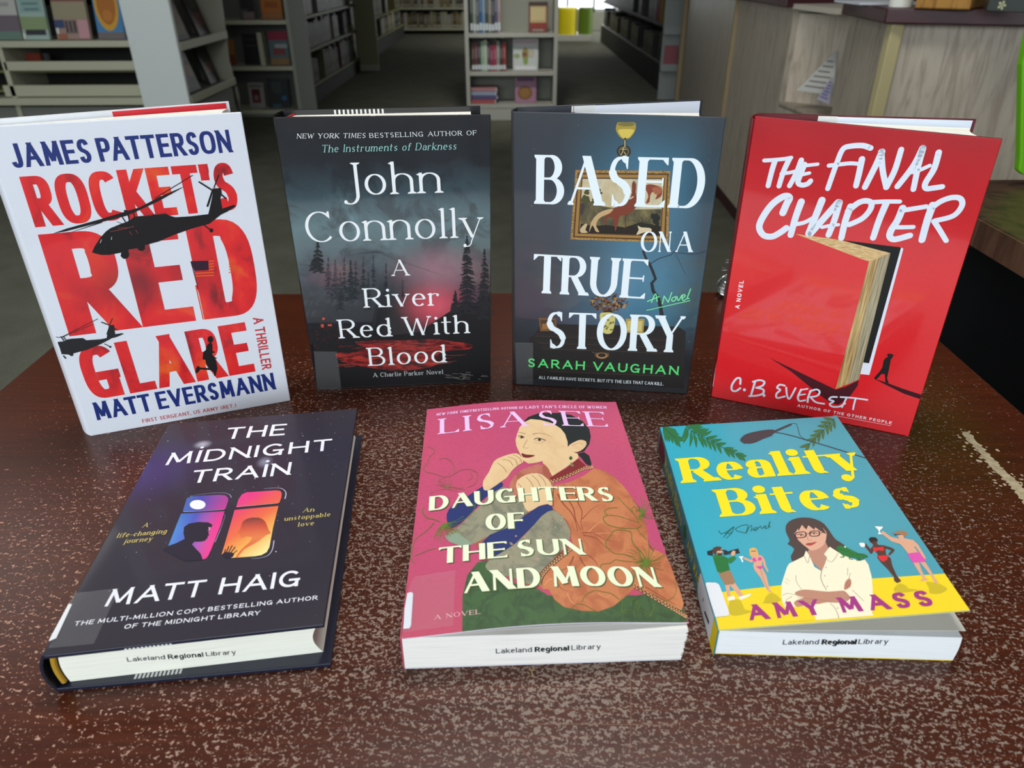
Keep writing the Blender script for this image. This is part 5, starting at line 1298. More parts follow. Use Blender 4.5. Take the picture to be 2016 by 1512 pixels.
# lettering
yt = INK((250, 228, 20)); yb_ = INK((236, 210, 90))
RB = dict(T=.235, t=.06, serif=.07, bracket=1.2, gap=.09, space=.3, xh=.70, dot=.62)
cv.text('title_lettering', 'Reality', M1('266,606')[0], M1('1700,500')[0], M1('210,414')[0], yt, RB, 2.2)
cv.text('title_lettering', 'Bites', M1('575,872')[0], M1('1688,792')[0], M1('502,658')[0], yt, RB, 2.2)
cv.text('author_lettering', 'AMY MASS', (1476, 1222), (1842, 1192.5), (1469, 1192), INK((164, 44, 128)), dict(T=.26, t=.18, gap=.42, space=.75), 3.2)
dgn = INK((20, 92, 74))
for a in ('540,980 560,1005 610,985 660,950 640,1000 600,1040', '575,1035 620,985 655,955', '590,1003 630,1000 650,985', '760,1000 690,985 675,965 710,945 750,935 770,940 755,995', '760,990 790,940 800,950 795,985', '800,975 830,955 845,960 830,980 815,975 845,965 870,945 880,965 900,940', '900,955 915,940 905,962 930,955 945,905 930,950 948,945'):
    cv.stroke('tagline_lettering', M1(a), 1.2, dgn, 2.2, 5)
IL = 'cameraman_picture'
def P2(a, c, lev=1.6, sm=0): cv.poly(IL, M2(a), INK(c), lev, sm)
def P3(a, c, lev=1.6, sm=0): cv.poly(IL, M3(a), INK(c), lev, sm)
sk = (222, 168, 138)
P2('555,722 605,705 640,755 690,830 655,842 610,790', sk); P2('515,730 560,722 560,780 566,835 535,842 528,790', sk)
P2('540,848 600,830 612,868 545,878', (244, 240, 224)); P2('640,845 690,830 755,812 762,822 730,845 660,872', (244, 240, 224))
P2('450,610 555,590 575,610 610,700 598,722 518,732 480,670', (160, 122, 88), 1.7); P2('398,455 430,440 500,455 545,480 600,452 622,480 572,525 545,522 562,588 470,620 442,602 415,520', (34, 122, 56), 1.8)
for k in range(7): cv.stroke(IL, M2('%d,470 %d,600' % (420 + k * 18, 450 + k * 16)), .6, INK((20, 80, 40)), 1.85, 0, cap=False); cv.stroke(IL, M2('%d,%d %d,%d' % (412 + k * 6, 480 + k * 18, 548, 475 + k * 18)), .6, INK((20, 80, 40)), 1.85, 0, cap=False)
P2('440,400 485,382 492,420 470,445 440,440', sk, 1.9); P2('400,385 430,368 470,368 488,382 465,400 440,410 430,440 412,440 400,420', (84, 52, 40), 2); P2('445,425 470,430 490,425 488,445 465,458 445,450', (84, 52, 40), 2)
P2('345,412 400,398 520,400 548,415 555,440 505,448 500,410 480,405 480,395 400,410 400,455 350,446', (34, 36, 44), 1.95); P2('548,412 640,385 656,430 560,440', (34, 36, 44), 1.95)
P2('570,430 590,405 615,410 612,440 590,460 578,455', sk, 2.1)
IL = 'bather_picture'
P2('745,390 785,374 818,392 832,440 822,470 800,455 780,470 750,452', (226, 178, 84)); P2('765,405 790,395 808,405 805,430 785,440 768,428', sk, 1.7)
P2('770,445 820,445 862,450 890,490 905,555 925,590 918,612 905,590 880,545 868,500 862,560 905,640 925,720 942,780 960,795 930,800 900,760 850,660 795,590 782,550 790,500 770,520 700,490 680,470 700,468 765,495', sk, 1.6)
cv.stroke(IL, M2('850,580 880,680 920,770'), .9, INK((186, 120, 96)), 1.7, 4)
P2('772,480 795,470 815,500 805,512 778,505', (214, 74, 160), 1.8); P2('830,470 855,468 865,490 850,500 825,500', (214, 74, 160), 1.8); P2('805,555 880,550 850,585', (214, 74, 160), 1.8); cv.stroke(IL, M2('765,412 805,410'), 1.8, INK((30, 26, 30)), 1.9, 0)
P2('642,462 690,458 676,480 690,512 675,514 664,484', (240, 246, 244), 1.8)
IL = 'bather_picture#2'
P3('728,300 760,285 800,292 800,340 815,352 862,355 930,375 966,395 960,412 920,450 905,440 935,402 880,385 885,440 930,480 945,550 985,640 1028,692 1015,702 988,712 962,692 955,650 900,580 830,510 800,470 806,440 770,395 755,432 740,436 690,372 672,352 690,335 738,390 765,352 745,330', (84, 52, 42), 1.6)
cv.stroke(IL, M3('880,490 930,570 980,650'), 1.0, INK((50, 30, 26)), 1.7, 4)
P3('722,298 740,280 780,280 802,296 804,320 790,312 760,312 735,318', (26, 24, 26), 1.8, 2); P3('758,372 800,378 860,368 866,405 840,408 815,400 785,418 768,408', (216, 44, 48), 1.8); P3('800,455 908,448 895,490 860,512 830,495', (216, 44, 48), 1.8); cv.stroke(IL, M3('735,325 778,318'), 1.4, INK((20, 18, 20)), 1.9, 0)
P3('632,340 645,332 682,336 684,368 650,370', (244, 248, 246), 1.9, 2)
P3('1205,515 1255,512 1310,600 1345,660 1380,705 1345,712 1320,660 1260,580', sk, 1.6); P3('1140,520 1195,518 1220,590 1250,650 1285,680 1240,692 1205,688 1235,670 1190,600', sk, 1.6)
P3('985,250 1050,262 1052,288 1140,305 1185,345 1225,410 1260,470 1255,490 1225,455 1160,365 1150,370 1195,430 1100,442 1060,390 1020,345 940,320 850,252 838,225 860,222 930,275 1010,295', sk, 1.65)
P3('1085,432 1195,420 1262,498 1235,514 1140,522 1110,480', (220, 84, 172), 1.8); P3('930,240 970,238 1000,218 1060,222 1086,245 1072,268 1045,262 1000,246 965,250', (166, 120, 82), 1.9, 2); cv.stroke(IL, M3('965,258 1010,256'), 2, INK((20, 18, 20)), 2, 0)
P3('778,176 856,180 848,196 826,214 830,236 852,250 806,252 818,232 812,212', (246, 246, 240), 1.9)
IL = 'woman_picture'
hair = (76, 62, 58)
cv.poly(IL, M1('1120,1222 1108,1180 1135,1130 1110,1100 1082,1085 1100,1060 1082,1020 1068,985 1070,940 1100,905 1160,882 1230,878 1300,890 1370,928 1420,995 1460,1050 1530,1095 1525,1130 1480,1150 1430,1160 1200,1200 1160,1215'), INK(hair), 2.3, 2)
cv.poly(IL, M1('1235,1150 1270,1110 1380,1070 1400,1110 1440,1140 1430,1190 1400,1240 1352,1298 1300,1250 1230,1180'), INK((190, 138, 116)), 2.4)
shirt = INK((246, 238, 208)); gl = INK((168, 158, 136))
cv.poly(IL, M2('1050,722 1075,640 1100,565 1120,530 1260,460 1280,405 1310,450 1360,560 1430,602 1460,530 1480,470 1450,440 1505,370 1590,425 1700,478 1790,505 1835,490 1870,540 1900,650 1910,760 1912,900 1905,1000 1922,1020 1370,1064 1350,1000 1345,930 1190,935 1080,940 1062,900 1045,830'), shirt, 2.5)
cv.poly(IL, M1('1126,985 1150,930 1200,905 1320,930 1385,990 1388,1025 1376,1080 1340,1115 1275,1140 1230,1112 1170,1060'), INK((224, 172, 146)), 2.6, 2)
cv.poly(IL, M1('1118,1005 1122,940 1180,898 1260,895 1340,930 1375,985 1390,1010 1340,985 1300,955 1292,975 1260,950 1245,940 1230,972 1215,960 1196,935 1168,985 1165,965 1140,1000'), INK(hair), 2.7)
cv.poly(IL, M2('1178,800 1255,775 1360,782 1490,795 1620,785 1660,800 1700,862 1610,900 1480,895 1400,912 1300,915 1200,940 1165,900 1200,872 1260,850 1190,828'), INK((190, 136, 112)), 2.7, 2)
cv.stroke(IL, M2('1200,850 1400,870 1520,890'), 1, INK((160, 104, 84)), 2.75, 4)
cv.poly(IL, M2('1640,770 1650,705 1688,668 1708,695 1702,745 1660,775'), INK((190, 128, 104)), 2.8, 2)
for a in ('1655,735 1690,690', '1665,755 1700,715'): cv.stroke(IL, M2(a), .9, INK((130, 70, 60)), 2.9, 0)
cv.poly(IL, M2('1240,1000 1350,940 1370,1064 1300,1068'), yel, 2.62)
cv.poly(IL, M2('1180,936 1345,932 1372,1062 1250,1072 1100,1080 1080,942'), yel, 2.62)
for a, w in (('1185,640 1190,700 1240,778', 1), ('1428,600 1420,660 1440,720 1475,780', 1.6), ('1510,905 1560,960 1592,1045', 1.4), ('1265,460 1298,525 1315,440', 1.1), ('1450,460 1520,515 1585,430', 1.1), ('1675,570 1672,640', 1), ('1700,620 1680,690', 1), ('1060,830 1100,812 1180,825 1240,850', 1), ('1080,920 1100,870 1150,840', 1), ('1610,790 1640,850 1690,905', 1), ('1720,780 1790,850 1828,885', 1.2), ('1085,670 1130,700', .8), ('1078,700 1110,725', .8)):
    cv.stroke(IL, M2(a), w * 1.1, gl, 2.85, 5, cap=False)
for a in ('1470,565', '1458,645', '1482,745', '1580,950', '1457,475'): cv.ell(IL, M2(a)[0], 1.3, 1.3, gl, 2.9, 8)
gk = INK((48, 30, 30))
def ring(c, rx, ry, w, rot, m=gk, lev=3):
    pts = [(c[0] + rx * math.copysign(abs(math.cos(t)) ** .6, math.cos(t)) * math.cos(rot) - ry * math.copysign(abs(math.sin(t)) ** .6, math.sin(t)) * math.sin(rot), c[1] + rx * math.copysign(abs(math.cos(t)) ** .6, math.cos(t)) * math.sin(rot) + ry * math.copysign(abs(math.sin(t)) ** .6, math.sin(t)) * math.cos(rot)) for t in [2 * PI * k / 24 for k in range(25)]]
    cv.stroke(IL, pts, w, m, lev, 0, cap=False)
ring(M1('1185,1015')[0], 10.5, 5.5, 2.4, -.1); ring(M1('1295,1005')[0], 9.5, 5.2, 2.4, -.08)
cv.stroke(IL, M1('1226,1008 1256,1003'), 1.4, gk, 3, 0); cv.stroke(IL, M1('1334,1000 1368,998'), 1.4, gk, 3, 0)
for a in ('1158,1015 1185,1008 1210,1018', '1265,1002 1292,996 1318,1004'): cv.stroke(IL, M1(a), 1.8, gk, 3, 4)
for a in ('1188,1018', '1290,1006'): cv.ell(IL, M1(a)[0], 1.7, 1.5, gk, 3, 8)
cv.stroke(IL, M1('1245,1020 1238,1045 1252,1058 1275,1056'), 1, INK((190, 120, 100)), 3, 5)
cv.poly(IL, M1('1222,1088 1250,1078 1270,1078 1312,1068 1290,1088 1262,1100 1238,1098'), INK((176, 66, 62)), 3, 2)
IL = 'frog_picture'
frg = INK((36, 116, 52)); frd = INK((16, 72, 34))
cv.poly(IL, M2('1562,385 1590,362 1640,365 1680,385 1730,410 1780,432 1835,440 1868,462 1850,470 1800,470 1780,490 1740,470 1690,468 1640,455 1610,440 1585,410'), frg, 3.1, 2)
for a, w in (('1620,440 1640,465 1608,470', 2), ('1700,465 1690,485 1720,490', 1.8), ('1790,470 1800,490 1762,500', 2), ('1840,465 1815,485', 1.8)): cv.stroke(IL, M2(a), w * 1.3, frg, 3.1, 4)
for a in ('1560,385 1620,400 1680,420 1740,450', '1760,450 1790,440 1830,450'): cv.stroke(IL, M2(a), .9, frd, 3.2, 4)
cv.ell(IL, M2('1650,372')[0], 2, 1.6, INK((230, 240, 220)), 3.2, 8)
cv.poly('spine_label', M2('330,718 345,708 430,710 458,728 475,765 552,985 556,1005 540,1025 425,1036 360,880'), INK((228, 230, 236)), 4)
cv.build(lambda n: fc)
# ------------------------------------------------------------------ the worn table
def table_mat():
    m, nt, b = new_mat('worn_brown_laminate', .35, .2)
    g = NB(nt, 'Object')
    grain = g.noise(9, 6, g.scaled(1.5, 30, 1), dist=.6)
    wear = g.noise(3.2, 4, g.scaled(1, 1, 1, off=(2.2, .4, 0)))
    base = g.ramp(grain, [(.3, (60, 26, 13)), (.5, (70, 30, 15)), (.7, (82, 36, 17))])
    # how worn: most in the middle and to the front right, least at the left and back edges
    mask = g.math('ADD', g.math('MULTIPLY', g.blob(.10, .36, .50, .42), .075), g.math('MULTIPLY', g.math('SUBTRACT', wear, .5), .18))
    mask = g.math('SUBTRACT', mask, g.math('MULTIPLY', g.gate(g.y, .60, .80), .10))
    mask = g.math('SUBTRACT', mask, g.math('MULTIPLY', g.gate(g.x, -.30, -.46), .05))
    mask = g.math('SUBTRACT', mask, g.math('MULTIPLY', g.math('MULTIPLY', g.gate(g.x, .30, .42), g.gate(g.y, .30, .55)), .07))
    s1 = g.noise(290, 3, g.scaled(.9, 1.5, 1, rot=.45), rough=.65, dist=.5)
    s2 = g.noise(520, 2, g.scaled(1.4, 1.0, 1, rot=-.4, off=(1, 0, 0)), dist=.3)
    v = g.math('ADD', g.math('MULTIPLY', s1, .65), g.math('MULTIPLY', s2, .35))
    v = g.math('ADD', v, g.math('ADD', mask, .035))
    sp = g.gate(v, .615, .645)
    big = g.gate(g.math('ADD', g.noise(60, 5, g.scaled(1, 1.3, 1, rot=.3), rough=.7, dist=.8), g.math('MULTIPLY', mask, .8)), .72, .78)
    spk = g.math('MAXIMUM', sp, g.math('MULTIPLY', big, .8))
    tone = g.mix(g.col((206, 162, 140)), g.col((146, 130, 118)), g.gate(g.x, -.30, -.05))
    yb = g.gate(g.noise(38, 2, g.scaled(1, 1, 1, off=(5, 5, 0))), .72, .76)
    tone = g.mix(tone, g.col((170, 146, 92)), g.math('MULTIPLY', yb, .8))
    c = g.mix(base, tone, g.math('MULTIPLY', spk, .84))
    g.out(b, c)
    r = g.math('ADD', g.math('MULTIPLY', spk, .30), .30); nt.links.new(r, b.inputs['Roughness'])
    nt.links.new(g.math('SUBTRACT', .28, g.math('MULTIPLY', spk, .15)), b.inputs['Specular IOR Level'])
    g.bump(b, g.math('MULTIPLY', spk, -1.0), .15, .0004)
    return m
tm = table_mat()
edge_m = speckle('table_edge_brown', (74, 40, 24), [(110, 74, 50)], 40, .5)
root_t = empty('work_table', (0, .38, -.75), 'worn reddish brown laminate table carrying the displayed books', 'table')
mb = MB(); mb.box(-.4766, .446, -.06, .818, -.026, 0)
top = mb.build('tabletop', [tm], root_t, .0012)
me = top.data
# texture coordinates must be in metres of the room: object sits at parent offset
top.location = (-root_t.location.x, -root_t.location.y, -root_t.location.z)
for v in me.vertices: v.co = v.co + Vector(root_t.location)
em = flat((132, 96, 66), .5)
mb = MB(); mb.box(-.4774, -.4762, -.06, .8186, -.024, -.0012); mb.box(.4456, .4468, -.06, .8186, -.024, -.0012); mb.box(-.4774, .4468, .8176, .8188, -.024, -.0012)
mb.build('edge_band', [em], root_t)
mb = MB(); mb.box(-.44, .41, -.02, .0, -.11, -.026); mb.box(-.44, .41, .77, .79, -.11, -.026); mb.box(-.44, -.42, 0, .77, -.11, -.026); mb.box(.39, .41, 0, .77, -.11, -.026)
mb.build('apron', [edge_m], root_t)
for x in (-.43, .40):
    for y in (-.01, .78):
        mb = MB(); mb.box(x - .02, x + .02, y - .02, y + .02, -.75, -.026); mb.build('leg', [edge_m], root_t, .002)
# gouge where the laminate has worn through, fine scratches
wp = Cover(Vector((0, 0, 0)), Vector((1, 0, 0)), Vector((0, 1, 0)), 1, 1)
gm = speckle('bare_board_beige', (172, 158, 128), [(146, 130, 102), (196, 182, 150)], 120, .7)
rg = random.Random(12)
def ragged(c, w0, w1, mat, name, step=.0018, jag=.0016, lev=.3):
    P = spl(c, 14); lf, rgt = [], []
    for i, p in enumerate(P):
        q = P[min(i + 1, len(P) - 1)]; o = P[max(i - 1, 0)]; d = Vector((q[0] - o[0], q[1] - o[1])).normalized(); nv = Vector((-d.y, d.x))
        w = (w0 + (w1 - w0) * i / (len(P) - 1)) / 2
        lf.append(Vector(p) + nv * (w + rg.uniform(-jag, jag))); rgt.append(Vector(p) - nv * (w + rg.uniform(-jag, jag)))
    for i in range(len(P) - 1): wp.poly2(name, [lf[i], rgt[i], rgt[i + 1], lf[i + 1]], mat, lev)
A = lambda u, v: tuple(atz(u, v)[:2])
ragged([A(1900, 850), A(1930, 885), A(1962, 920), A(1990, 945), A(2025, 985), A(2070, 1040)], .007, .010, gm, 'worn_gouge')
for k in range(60):
    t = rg.random(); x, y = A(1890 + 110 * t + rg.gauss(0, 14), 845 + 120 * t + rg.gauss(0, 10)); r_ = rg.uniform(.0005, .0018)
    wp.poly2('worn_gouge', [(x + r_ * rg.uniform(.6, 1.4) * math.cos(a), y + r_ * rg.uniform(.6, 1.4) * math.sin(a)) for a in [PI / 3 * i for i in range(6)]], gm, .3)
scm = flat((120, 86, 68), .6)
for c in ([(60, 640 + 160), (78, 845), (100, 810), (135, 760), (138, 740)], [(40, 1075), (52, 1150), (80, 1230), (130, 1290)], [(20, 1156), (80, 1160), (160, 1158)], [(195, 1030), (194, 1085)],
          [(1240, 1290), (1242, 1400), (1240, 1480)], [(1040, 1425), (1180, 1426), (1330, 1428)], [(850, 1320), (960, 1410), (1050, 1500)], [(1620, 895), (1640, 960), (1700, 1030)], [(1880, 1010), (1890, 1030), (1894, 1040)]):
    c = [q for q in c]
    P = spl([A(*q) for q in c], 8)
    for i in range(len(P) - 1):
        a, b_ = Vector(P[i]), Vector(P[i + 1]); d = (b_ - a).normalized(); nv = Vector((-d.y, d.x)) * .00022
        wp.poly2('scratches', [a + nv, a - nv, b_ - nv, b_ + nv], scm, .2)
wp.build(lambda n: top)
for ch in top.children:
    for v in ch.data.vertices: v.co += Vector((0, 0, 0))
# ribbed chrome piece lying on the back edge of the table
ck = empty('chrome_latch', (.262, .800, 0), 'ribbed chrome latch with two prongs on the back edge of the table', 'latch')
chm, _n, _b = new_mat('brushed_chrome', .22, .5, 1.0); _b.inputs['Base Color'].default_value = (.78, .79, .80, 1)
cc = atz(1446, 583, 0)
mb = MB(); prof = [(.013, .0003), (.0165, .0014), (.0205, .005), (.0222, .0085), (.0225, .012), (.0215, .0155), (.0185, .020), (.0145, .024), (.0100, .027)]
fine = []
for i in range(len(prof) - 1):
    for k in range(3): t = k / 3; fine.append((prof[i][0] + (prof[i + 1][0] - prof[i][0]) * t, prof[i][1] + (prof[i + 1][1] - prof[i][1]) * t))
for i in range(len(fine) - 1):
    (r0, z0), (r1, z1) = fine[i], fine[i + 1]; r1 -= .0009 * (i % 2); r0 -= .0009 * ((i + 1) % 2)
    mb.cyl((cc.x, cc.y, z0), (cc.x, cc.y, z1), r0, 32, 0, r1)
mb.build('ribbed_body', [chm], ck)
for (px_, py_) in ((1428, 514), (1420, 529)):
    p = aty(px_, py_, .812)
    mb = MB(); mb.cyl((p.x, .812, p.z), (p.x + .03, .812, p.z), .0022, 10); mb.build('prong', [chm], ck)
mb = MB(); mb.cyl((cc.x + .008, .812, .0), (cc.x + .008, .812, p.z + .02), .003, 10); mb.cyl((cc.x + .008, .812, .004), (cc.x, cc.y, .004), .003, 10); mb.build('stem', [chm], ck)
# ------------------------------------------------------------------ the room
FZ = -.75
carpet, _nt, _b = new_mat('grey_green_carpet', .95, .1); g = NB(_nt, 'Object')
g.out(_b, g.mix(g.ramp(g.noise(7, 4), [(.3, (92, 92, 80)), (.7, (108, 108, 96))]), g.col((70, 70, 60)), g.math('MULTIPLY', g.gate(g.noise(160, 2, g.scaled(1, 3)), .4, .7), .6)))
def struct(name, mb, m, kind='structure', bevel=0):
    o = mb.build(name, m, None, bevel); o['kind'] = kind; return o
mb = MB(); mb.box(-7, 6, -3.2, 15.6, FZ - .05, FZ); struct('floor', mb, [carpet])
wallm = speckle('painted_wall', (168, 166, 152), [(160, 158, 146)], 3, .8)
CZ = 2.25
def wall_hole(name, axis, pos, a0, a1, z0, z1, holes, th=.1):
    """wall made of boxes around rectangular openings; axis 'y' = plane y=pos"""
    mb = MB(); hs = sorted(holes)
    def bx(a, b, c, d):
        if axis == 'y': mb.box(a, b, pos, pos + th, c, d)
        else: mb.box(pos, pos + th, a, b, c, d)
    cur = a0
    for (h0, h1, v0, v1) in hs:
        bx(cur, h0, z0, z1); bx(h0, h1, z0, v0); bx(h0, h1, v1, z1); cur = h1
    bx(cur, a1, z0, z1); return struct(name, mb, [wallm])
wall_hole('wall_back', 'y', 15.5, -7, 6, FZ, CZ, [(.55, 2.1, -.44, 1.3)])
wall_hole('wall_front', 'y', -3.1, -7, 6, FZ, CZ, [(-3.0, 1.6, -.1, 1.9)])
wall_hole('wall_left', 'x', -7.0, -3.2, 15.6, FZ, CZ, [(-.5, 3.4, -.1, 1.8)])
wall_hole('wall_right', 'x', 5.9, -3.2, 15.6, FZ, CZ, [(12.0, 14.6, -.3, 1.4)])  # opening for the added window that goes with the side daylight
ceilm = speckle('ceiling_tile', (128, 128, 122), [(112, 112, 108)], 60, .9)
mb = MB(); mb.box(-7, 6, -3.2, 15.6, CZ, CZ + .05); struct('ceiling', mb, [ceilm])
frm = flat((196, 198, 196), .4)
def window(name, axis, pos, a0, a1, z0, z1, lum, col=(.86, .94, 1.0), n=3):
    mb = MB(); w = .05
    def bx(a, b, c, d, y0=-.03, y1=.03):
        if axis == 'y': mb.box(a, b, pos + y0, pos + y1, c, d)
        else: mb.box(pos + y0, pos + y1, a, b, c, d)
    bx(a0, a1, z0, z0 + w); bx(a0, a1, z1 - w, z1)
    for i in range(n + 1):
        a = a0 + (a1 - a0 - w) * i / n; bx(a, a + w, z0, z1)
    o = struct(name, mb, [frm])
    em, nt_, b_ = new_mat(name + '_sky', .3, .2); b_.inputs['Base Color'].default_value = (0, 0, 0, 1)
    b_.inputs['Emission Color'].default_value = (*col, 1); b_.inputs['Emission Strength'].default_value = lum
    pb_ = MB()
    if axis == 'y': pb_.box(a0, a1, pos + .04, pos + .045, z0, z1)
    else: pb_.box(pos - .045, pos - .04, a0, a1, z0, z1)
    p = pb_.build('pane', [em], o); return o
window('window_1', 'y', 15.53, .55, 2.1, -.44, 1.3, 2.4)
window('window_2', 'y', -3.06, -3.0, 1.6, -.1, 1.9, 2.2, n=4)
window('window_3', 'x', -6.95, -.5, 3.4, -.1, 1.8, 1.4, n=3)
window('added_window', 'x', 6.0, 12.0, 14.6, -.3, 1.4, 1.4, n=3)  # added unseen window, put in to light the stools
# ceiling light panels (lit, one above the photographer, one beyond the table)
lem, _nt, _b = new_mat('lit_diffuser', .5, .2); _b.inputs['Emission Color'].default_value = (1, .98, .94, 1); _b.inputs['Emission Strength'].default_value = 5.0
for (x, y, lab) in ((.15, 1.0, 'rectangular ceiling light panel directly above the table'), (-2.6, 2.6, 'rectangular ceiling light panel above the display rack')):
    r_ = empty('ceiling_light', (x, y, CZ - .03), lab, 'ceiling light')
    mb = MB(); mb.box(x - .62, x + .62, y - .32, y - .3, CZ - .04, CZ); mb.box(x - .62, x + .62, y + .3, y + .32, CZ - .04, CZ); mb.box(x - .62, x - .6, y - .3, y + .3, CZ - .04, CZ); mb.box(x + .6, x + .62, y - .3, y + .3, CZ - .04, CZ)
    mb.build('frame', [frm], r_); mb = MB(); mb.box(x - .6, x + .6, y - .3, y + .3, CZ - .03, CZ - .02); mb.build('diffuser', [lem], r_)

for (x, y, lab) in ((0, 4.3, 'small square ceiling light before the centre shelf unit'), (.9, 11.2, 'small square ceiling light near the far window')):  # fittings added to go with the two added spots
    r_ = empty('ceiling_light', (x, y, CZ - .05), lab, 'ceiling light')
    mb = MB(); mb.box(x - .19, x + .19, y - .19, y + .19, CZ - .03, CZ); mb.build('frame', [frm], r_)
    mb = MB(); mb.box(x - .16, x + .16, y - .16, y + .16, CZ - .045, CZ - .031); mb.build('diffuser', [lem], r_)

# ------------------------------------------------------------------ library fittings
cream = flat((176, 176, 152), .45, .4); greym = flat((118, 120, 112), .45, .4); white_m = flat((206, 214, 210), .4, .4); olive = flat((112, 112, 76), .5, .3); dkm = flat((26, 26, 24), .7)
paint = lambda c: flat(c, .5, .35)
def label_book(o, lab, group=None, cat='book'): return tag(o, lab, cat, group)
def face_book(x, y, z, w, h, t, yaw, lean, base, patches, lab, group=None):
    """book shown cover first; patches = [(x0,x1,y0,y1,colour or 'oval',...)] in cover fractions"""
    z += t * math.sin(lean) + .0008
    root = empty('library_book', (x, y, z), lab, 'book', group)
    R = Matrix.Translation((x, y, z)) @ Matrix.Rotation(yaw, 4, 'Z') @ Matrix.Rotation(-lean, 4, 'X')
    def bx(name, x0, x1, y0, y1, z0, z1, m, par=root, bev=.0):
        mb = MB(); mb.box(x0, x1, y0, y1, z0, z1); mb.v = [tuple(R @ Vector(v)) for v in mb.v]; return mb.build(name, m, par, bev)
    c = bx('front_cover', -w / 2, w / 2, 0, .003, 0, h, [paint(base)])
    bx('back_cover', -w / 2, w / 2, t - .003, t, 0, h, [paint(base)]); bx('spine', -w / 2, -w / 2 + .003, .003, t - .003, 0, h, [paint(base)])
    bx('page_block', -w / 2 + .004, w / 2 - .004, .0035, t - .0035, .003, h - .004, [paint((206, 202, 186))])
    mb = MB(); k = 0
    mats = []
    for p in patches:
        m = paint(p[4]); 
        if m not in mats: mats.append(m)
        k += 1; yy = -.0004 * k
        if len(p) > 5:
            cx, cz, rx, rz = (p[0] + p[1]) / 2, (p[2] + p[3]) / 2, (p[1] - p[0]) / 2, (p[3] - p[2]) / 2
            v = [R @ Vector(((cx + rx * math.cos(a) - .5) * w, yy, (cz + rz * math.sin(a)) * h)) for a in [2 * PI * i / 20 for i in range(20)]]
        else:
            v = [R @ Vector(((q[0] - .5) * w, yy, q[1] * h)) for q in ((p[0], p[2]), (p[1], p[2]), (p[1], p[3]), (p[0], p[3]))]
        mb.add(v, [tuple(range(len(v)))], mats.index(m))
    if patches: mb.build('cover_picture', mats, c)
    return root
def zz(v, y, u=100): return aty(u, v, y).z
# ---- display rack at the left
RY = 4.5
rk = empty('display_rack', (-2.6, RY + .2, FZ), 'cream metal display rack with slatted shelves and one broad white end panel', 'shelf rack')
xl, xr = -3.9, aty(243, 0, RY).x + .02
pxr = aty(340, 0, RY).x
mb = MB(); mb.box(xr - .02, pxr, RY - .06, RY - .03, FZ, .9); endp = mb.build('end_panel', [white_m], rk, .003)
mb = MB()
for (u_, v_) in ((262, 83), (343, 83)):
    p = aty(u_, v_, RY - .06); mb.cyl((p.x, RY - .0605, p.z), (p.x, RY - .064, p.z), .009, 12)
mb.build('screw', [white_m], endp)
def rbar(name, v0, v1, y0, y1, x0=None, m=cream):
    mb = MB(); mb.box(x0 if x0 is not None else xl, xr, y0, y1, zz(v1, RY), zz(v0, RY)); mb.build(name, [m], rk, .002)
s1 = zz(81, RY)
mb = MB(); mb.box(xl, xr, RY, RY + .34, s1 - .012, s1); mb.box(xl, xr, RY - .012, RY, zz(93, RY), s1 + .002); mb.build('shelf', [cream], rk, .002)
rbar('back_rail', -6, 17, RY + .36, RY + .38, None, olive)
rbar('slat', 121, 139, RY, RY + .02, aty(8, 130, RY).x); rbar('slat', 168, 190, RY, RY + .02, aty(8, 180, RY).x)
s2 = zz(192, RY); mb = MB(); mb.box(xl, xr, RY - .03, RY + .34, s2 - .014, s2); mb.box(xl, xr, RY - .042, RY - .03, zz(205, RY), s2 + .002); mb.build('shelf', [cream], rk, .002)
mb = MB(); mb.box(xl, xr, RY + .01, RY + .03, FZ + .09, zz(211, RY)); mb.build('base_panel', [greym], rk)
mb = MB(); mb.box(xl, xr, RY + .36, RY + .37, FZ, .9); mb.build('back_panel', [dkm], rk)
for x in (aty(0, 95, RY).x - .02, -3.9):
    mb = MB(); mb.box(x, x + .028, RY, RY + .36, FZ, s1 - .02); mb.build('upright', [cream], rk, .002)
def at_u(u, y, v=60): return aty(u, v, y).x
bg = 'covers standing face out on the left display rack'
face_book(at_u(6, RY + .05), RY + .05, s1, .19, .27, .022, 0, .16, (128, 118, 118), [(0, 1, .46, 1, (176, 176, 170)), (0, 1, 0, .16, (96, 122, 110)), (0, 1, .16, .45, (104, 92, 102)), (.1, .8, .78, .88, (120, 120, 116)), (.1, .8, .62, .7, (150, 150, 146))], 'grey and mauve book, leftmost on the display rack shelf')
face_book(at_u(68, RY + .05), RY + .05, s1, .145, .232, .02, 0, .16, (150, 172, 164), [(0, 1, .22, .5, (128, 146, 104)), (.12, .9, .1, .22, (44, 44, 50)), (.2, .9, .92, 1, (150, 78, 74)), (0, .2, .88, 1, (110, 160, 176)), (.1, .9, .6, .9, (128, 158, 154)), (.25, .8, .64, .68, (84, 112, 112)), (.2, .8, .76, .8, (84, 112, 112)), (.0, .1, .02, .14, (206, 206, 200))], 'pale teal and green book on the display rack shelf')
face_book(at_u(142, RY + .05), RY + .05, s1, .187, .29, .024, 0, .16, (150, 124, 112), [(0, 1, .36, .64, (142, 134, 108)), (.0, 1, .66, .72, (110, 72, 60)), (.2, .75, .74, .98, (160, 128, 120)), (.3, .7, .1, .34, (120, 104, 100)), (.32, .38, .12, .32, (60, 44, 46)), (.44, .5, .12, .32, (60, 44, 46)), (.56, .62, .12, .32, (60, 44, 46)), (.68, 1, .02, .34, (184, 138, 142)), (.0, .28, .2, .34, (50, 64, 104)), (.02, .1, .1, .2, (206, 206, 200)), (.06, .3, .0, .1, (150, 92, 64))], 'tan and pink book with small arched windows on the display rack')
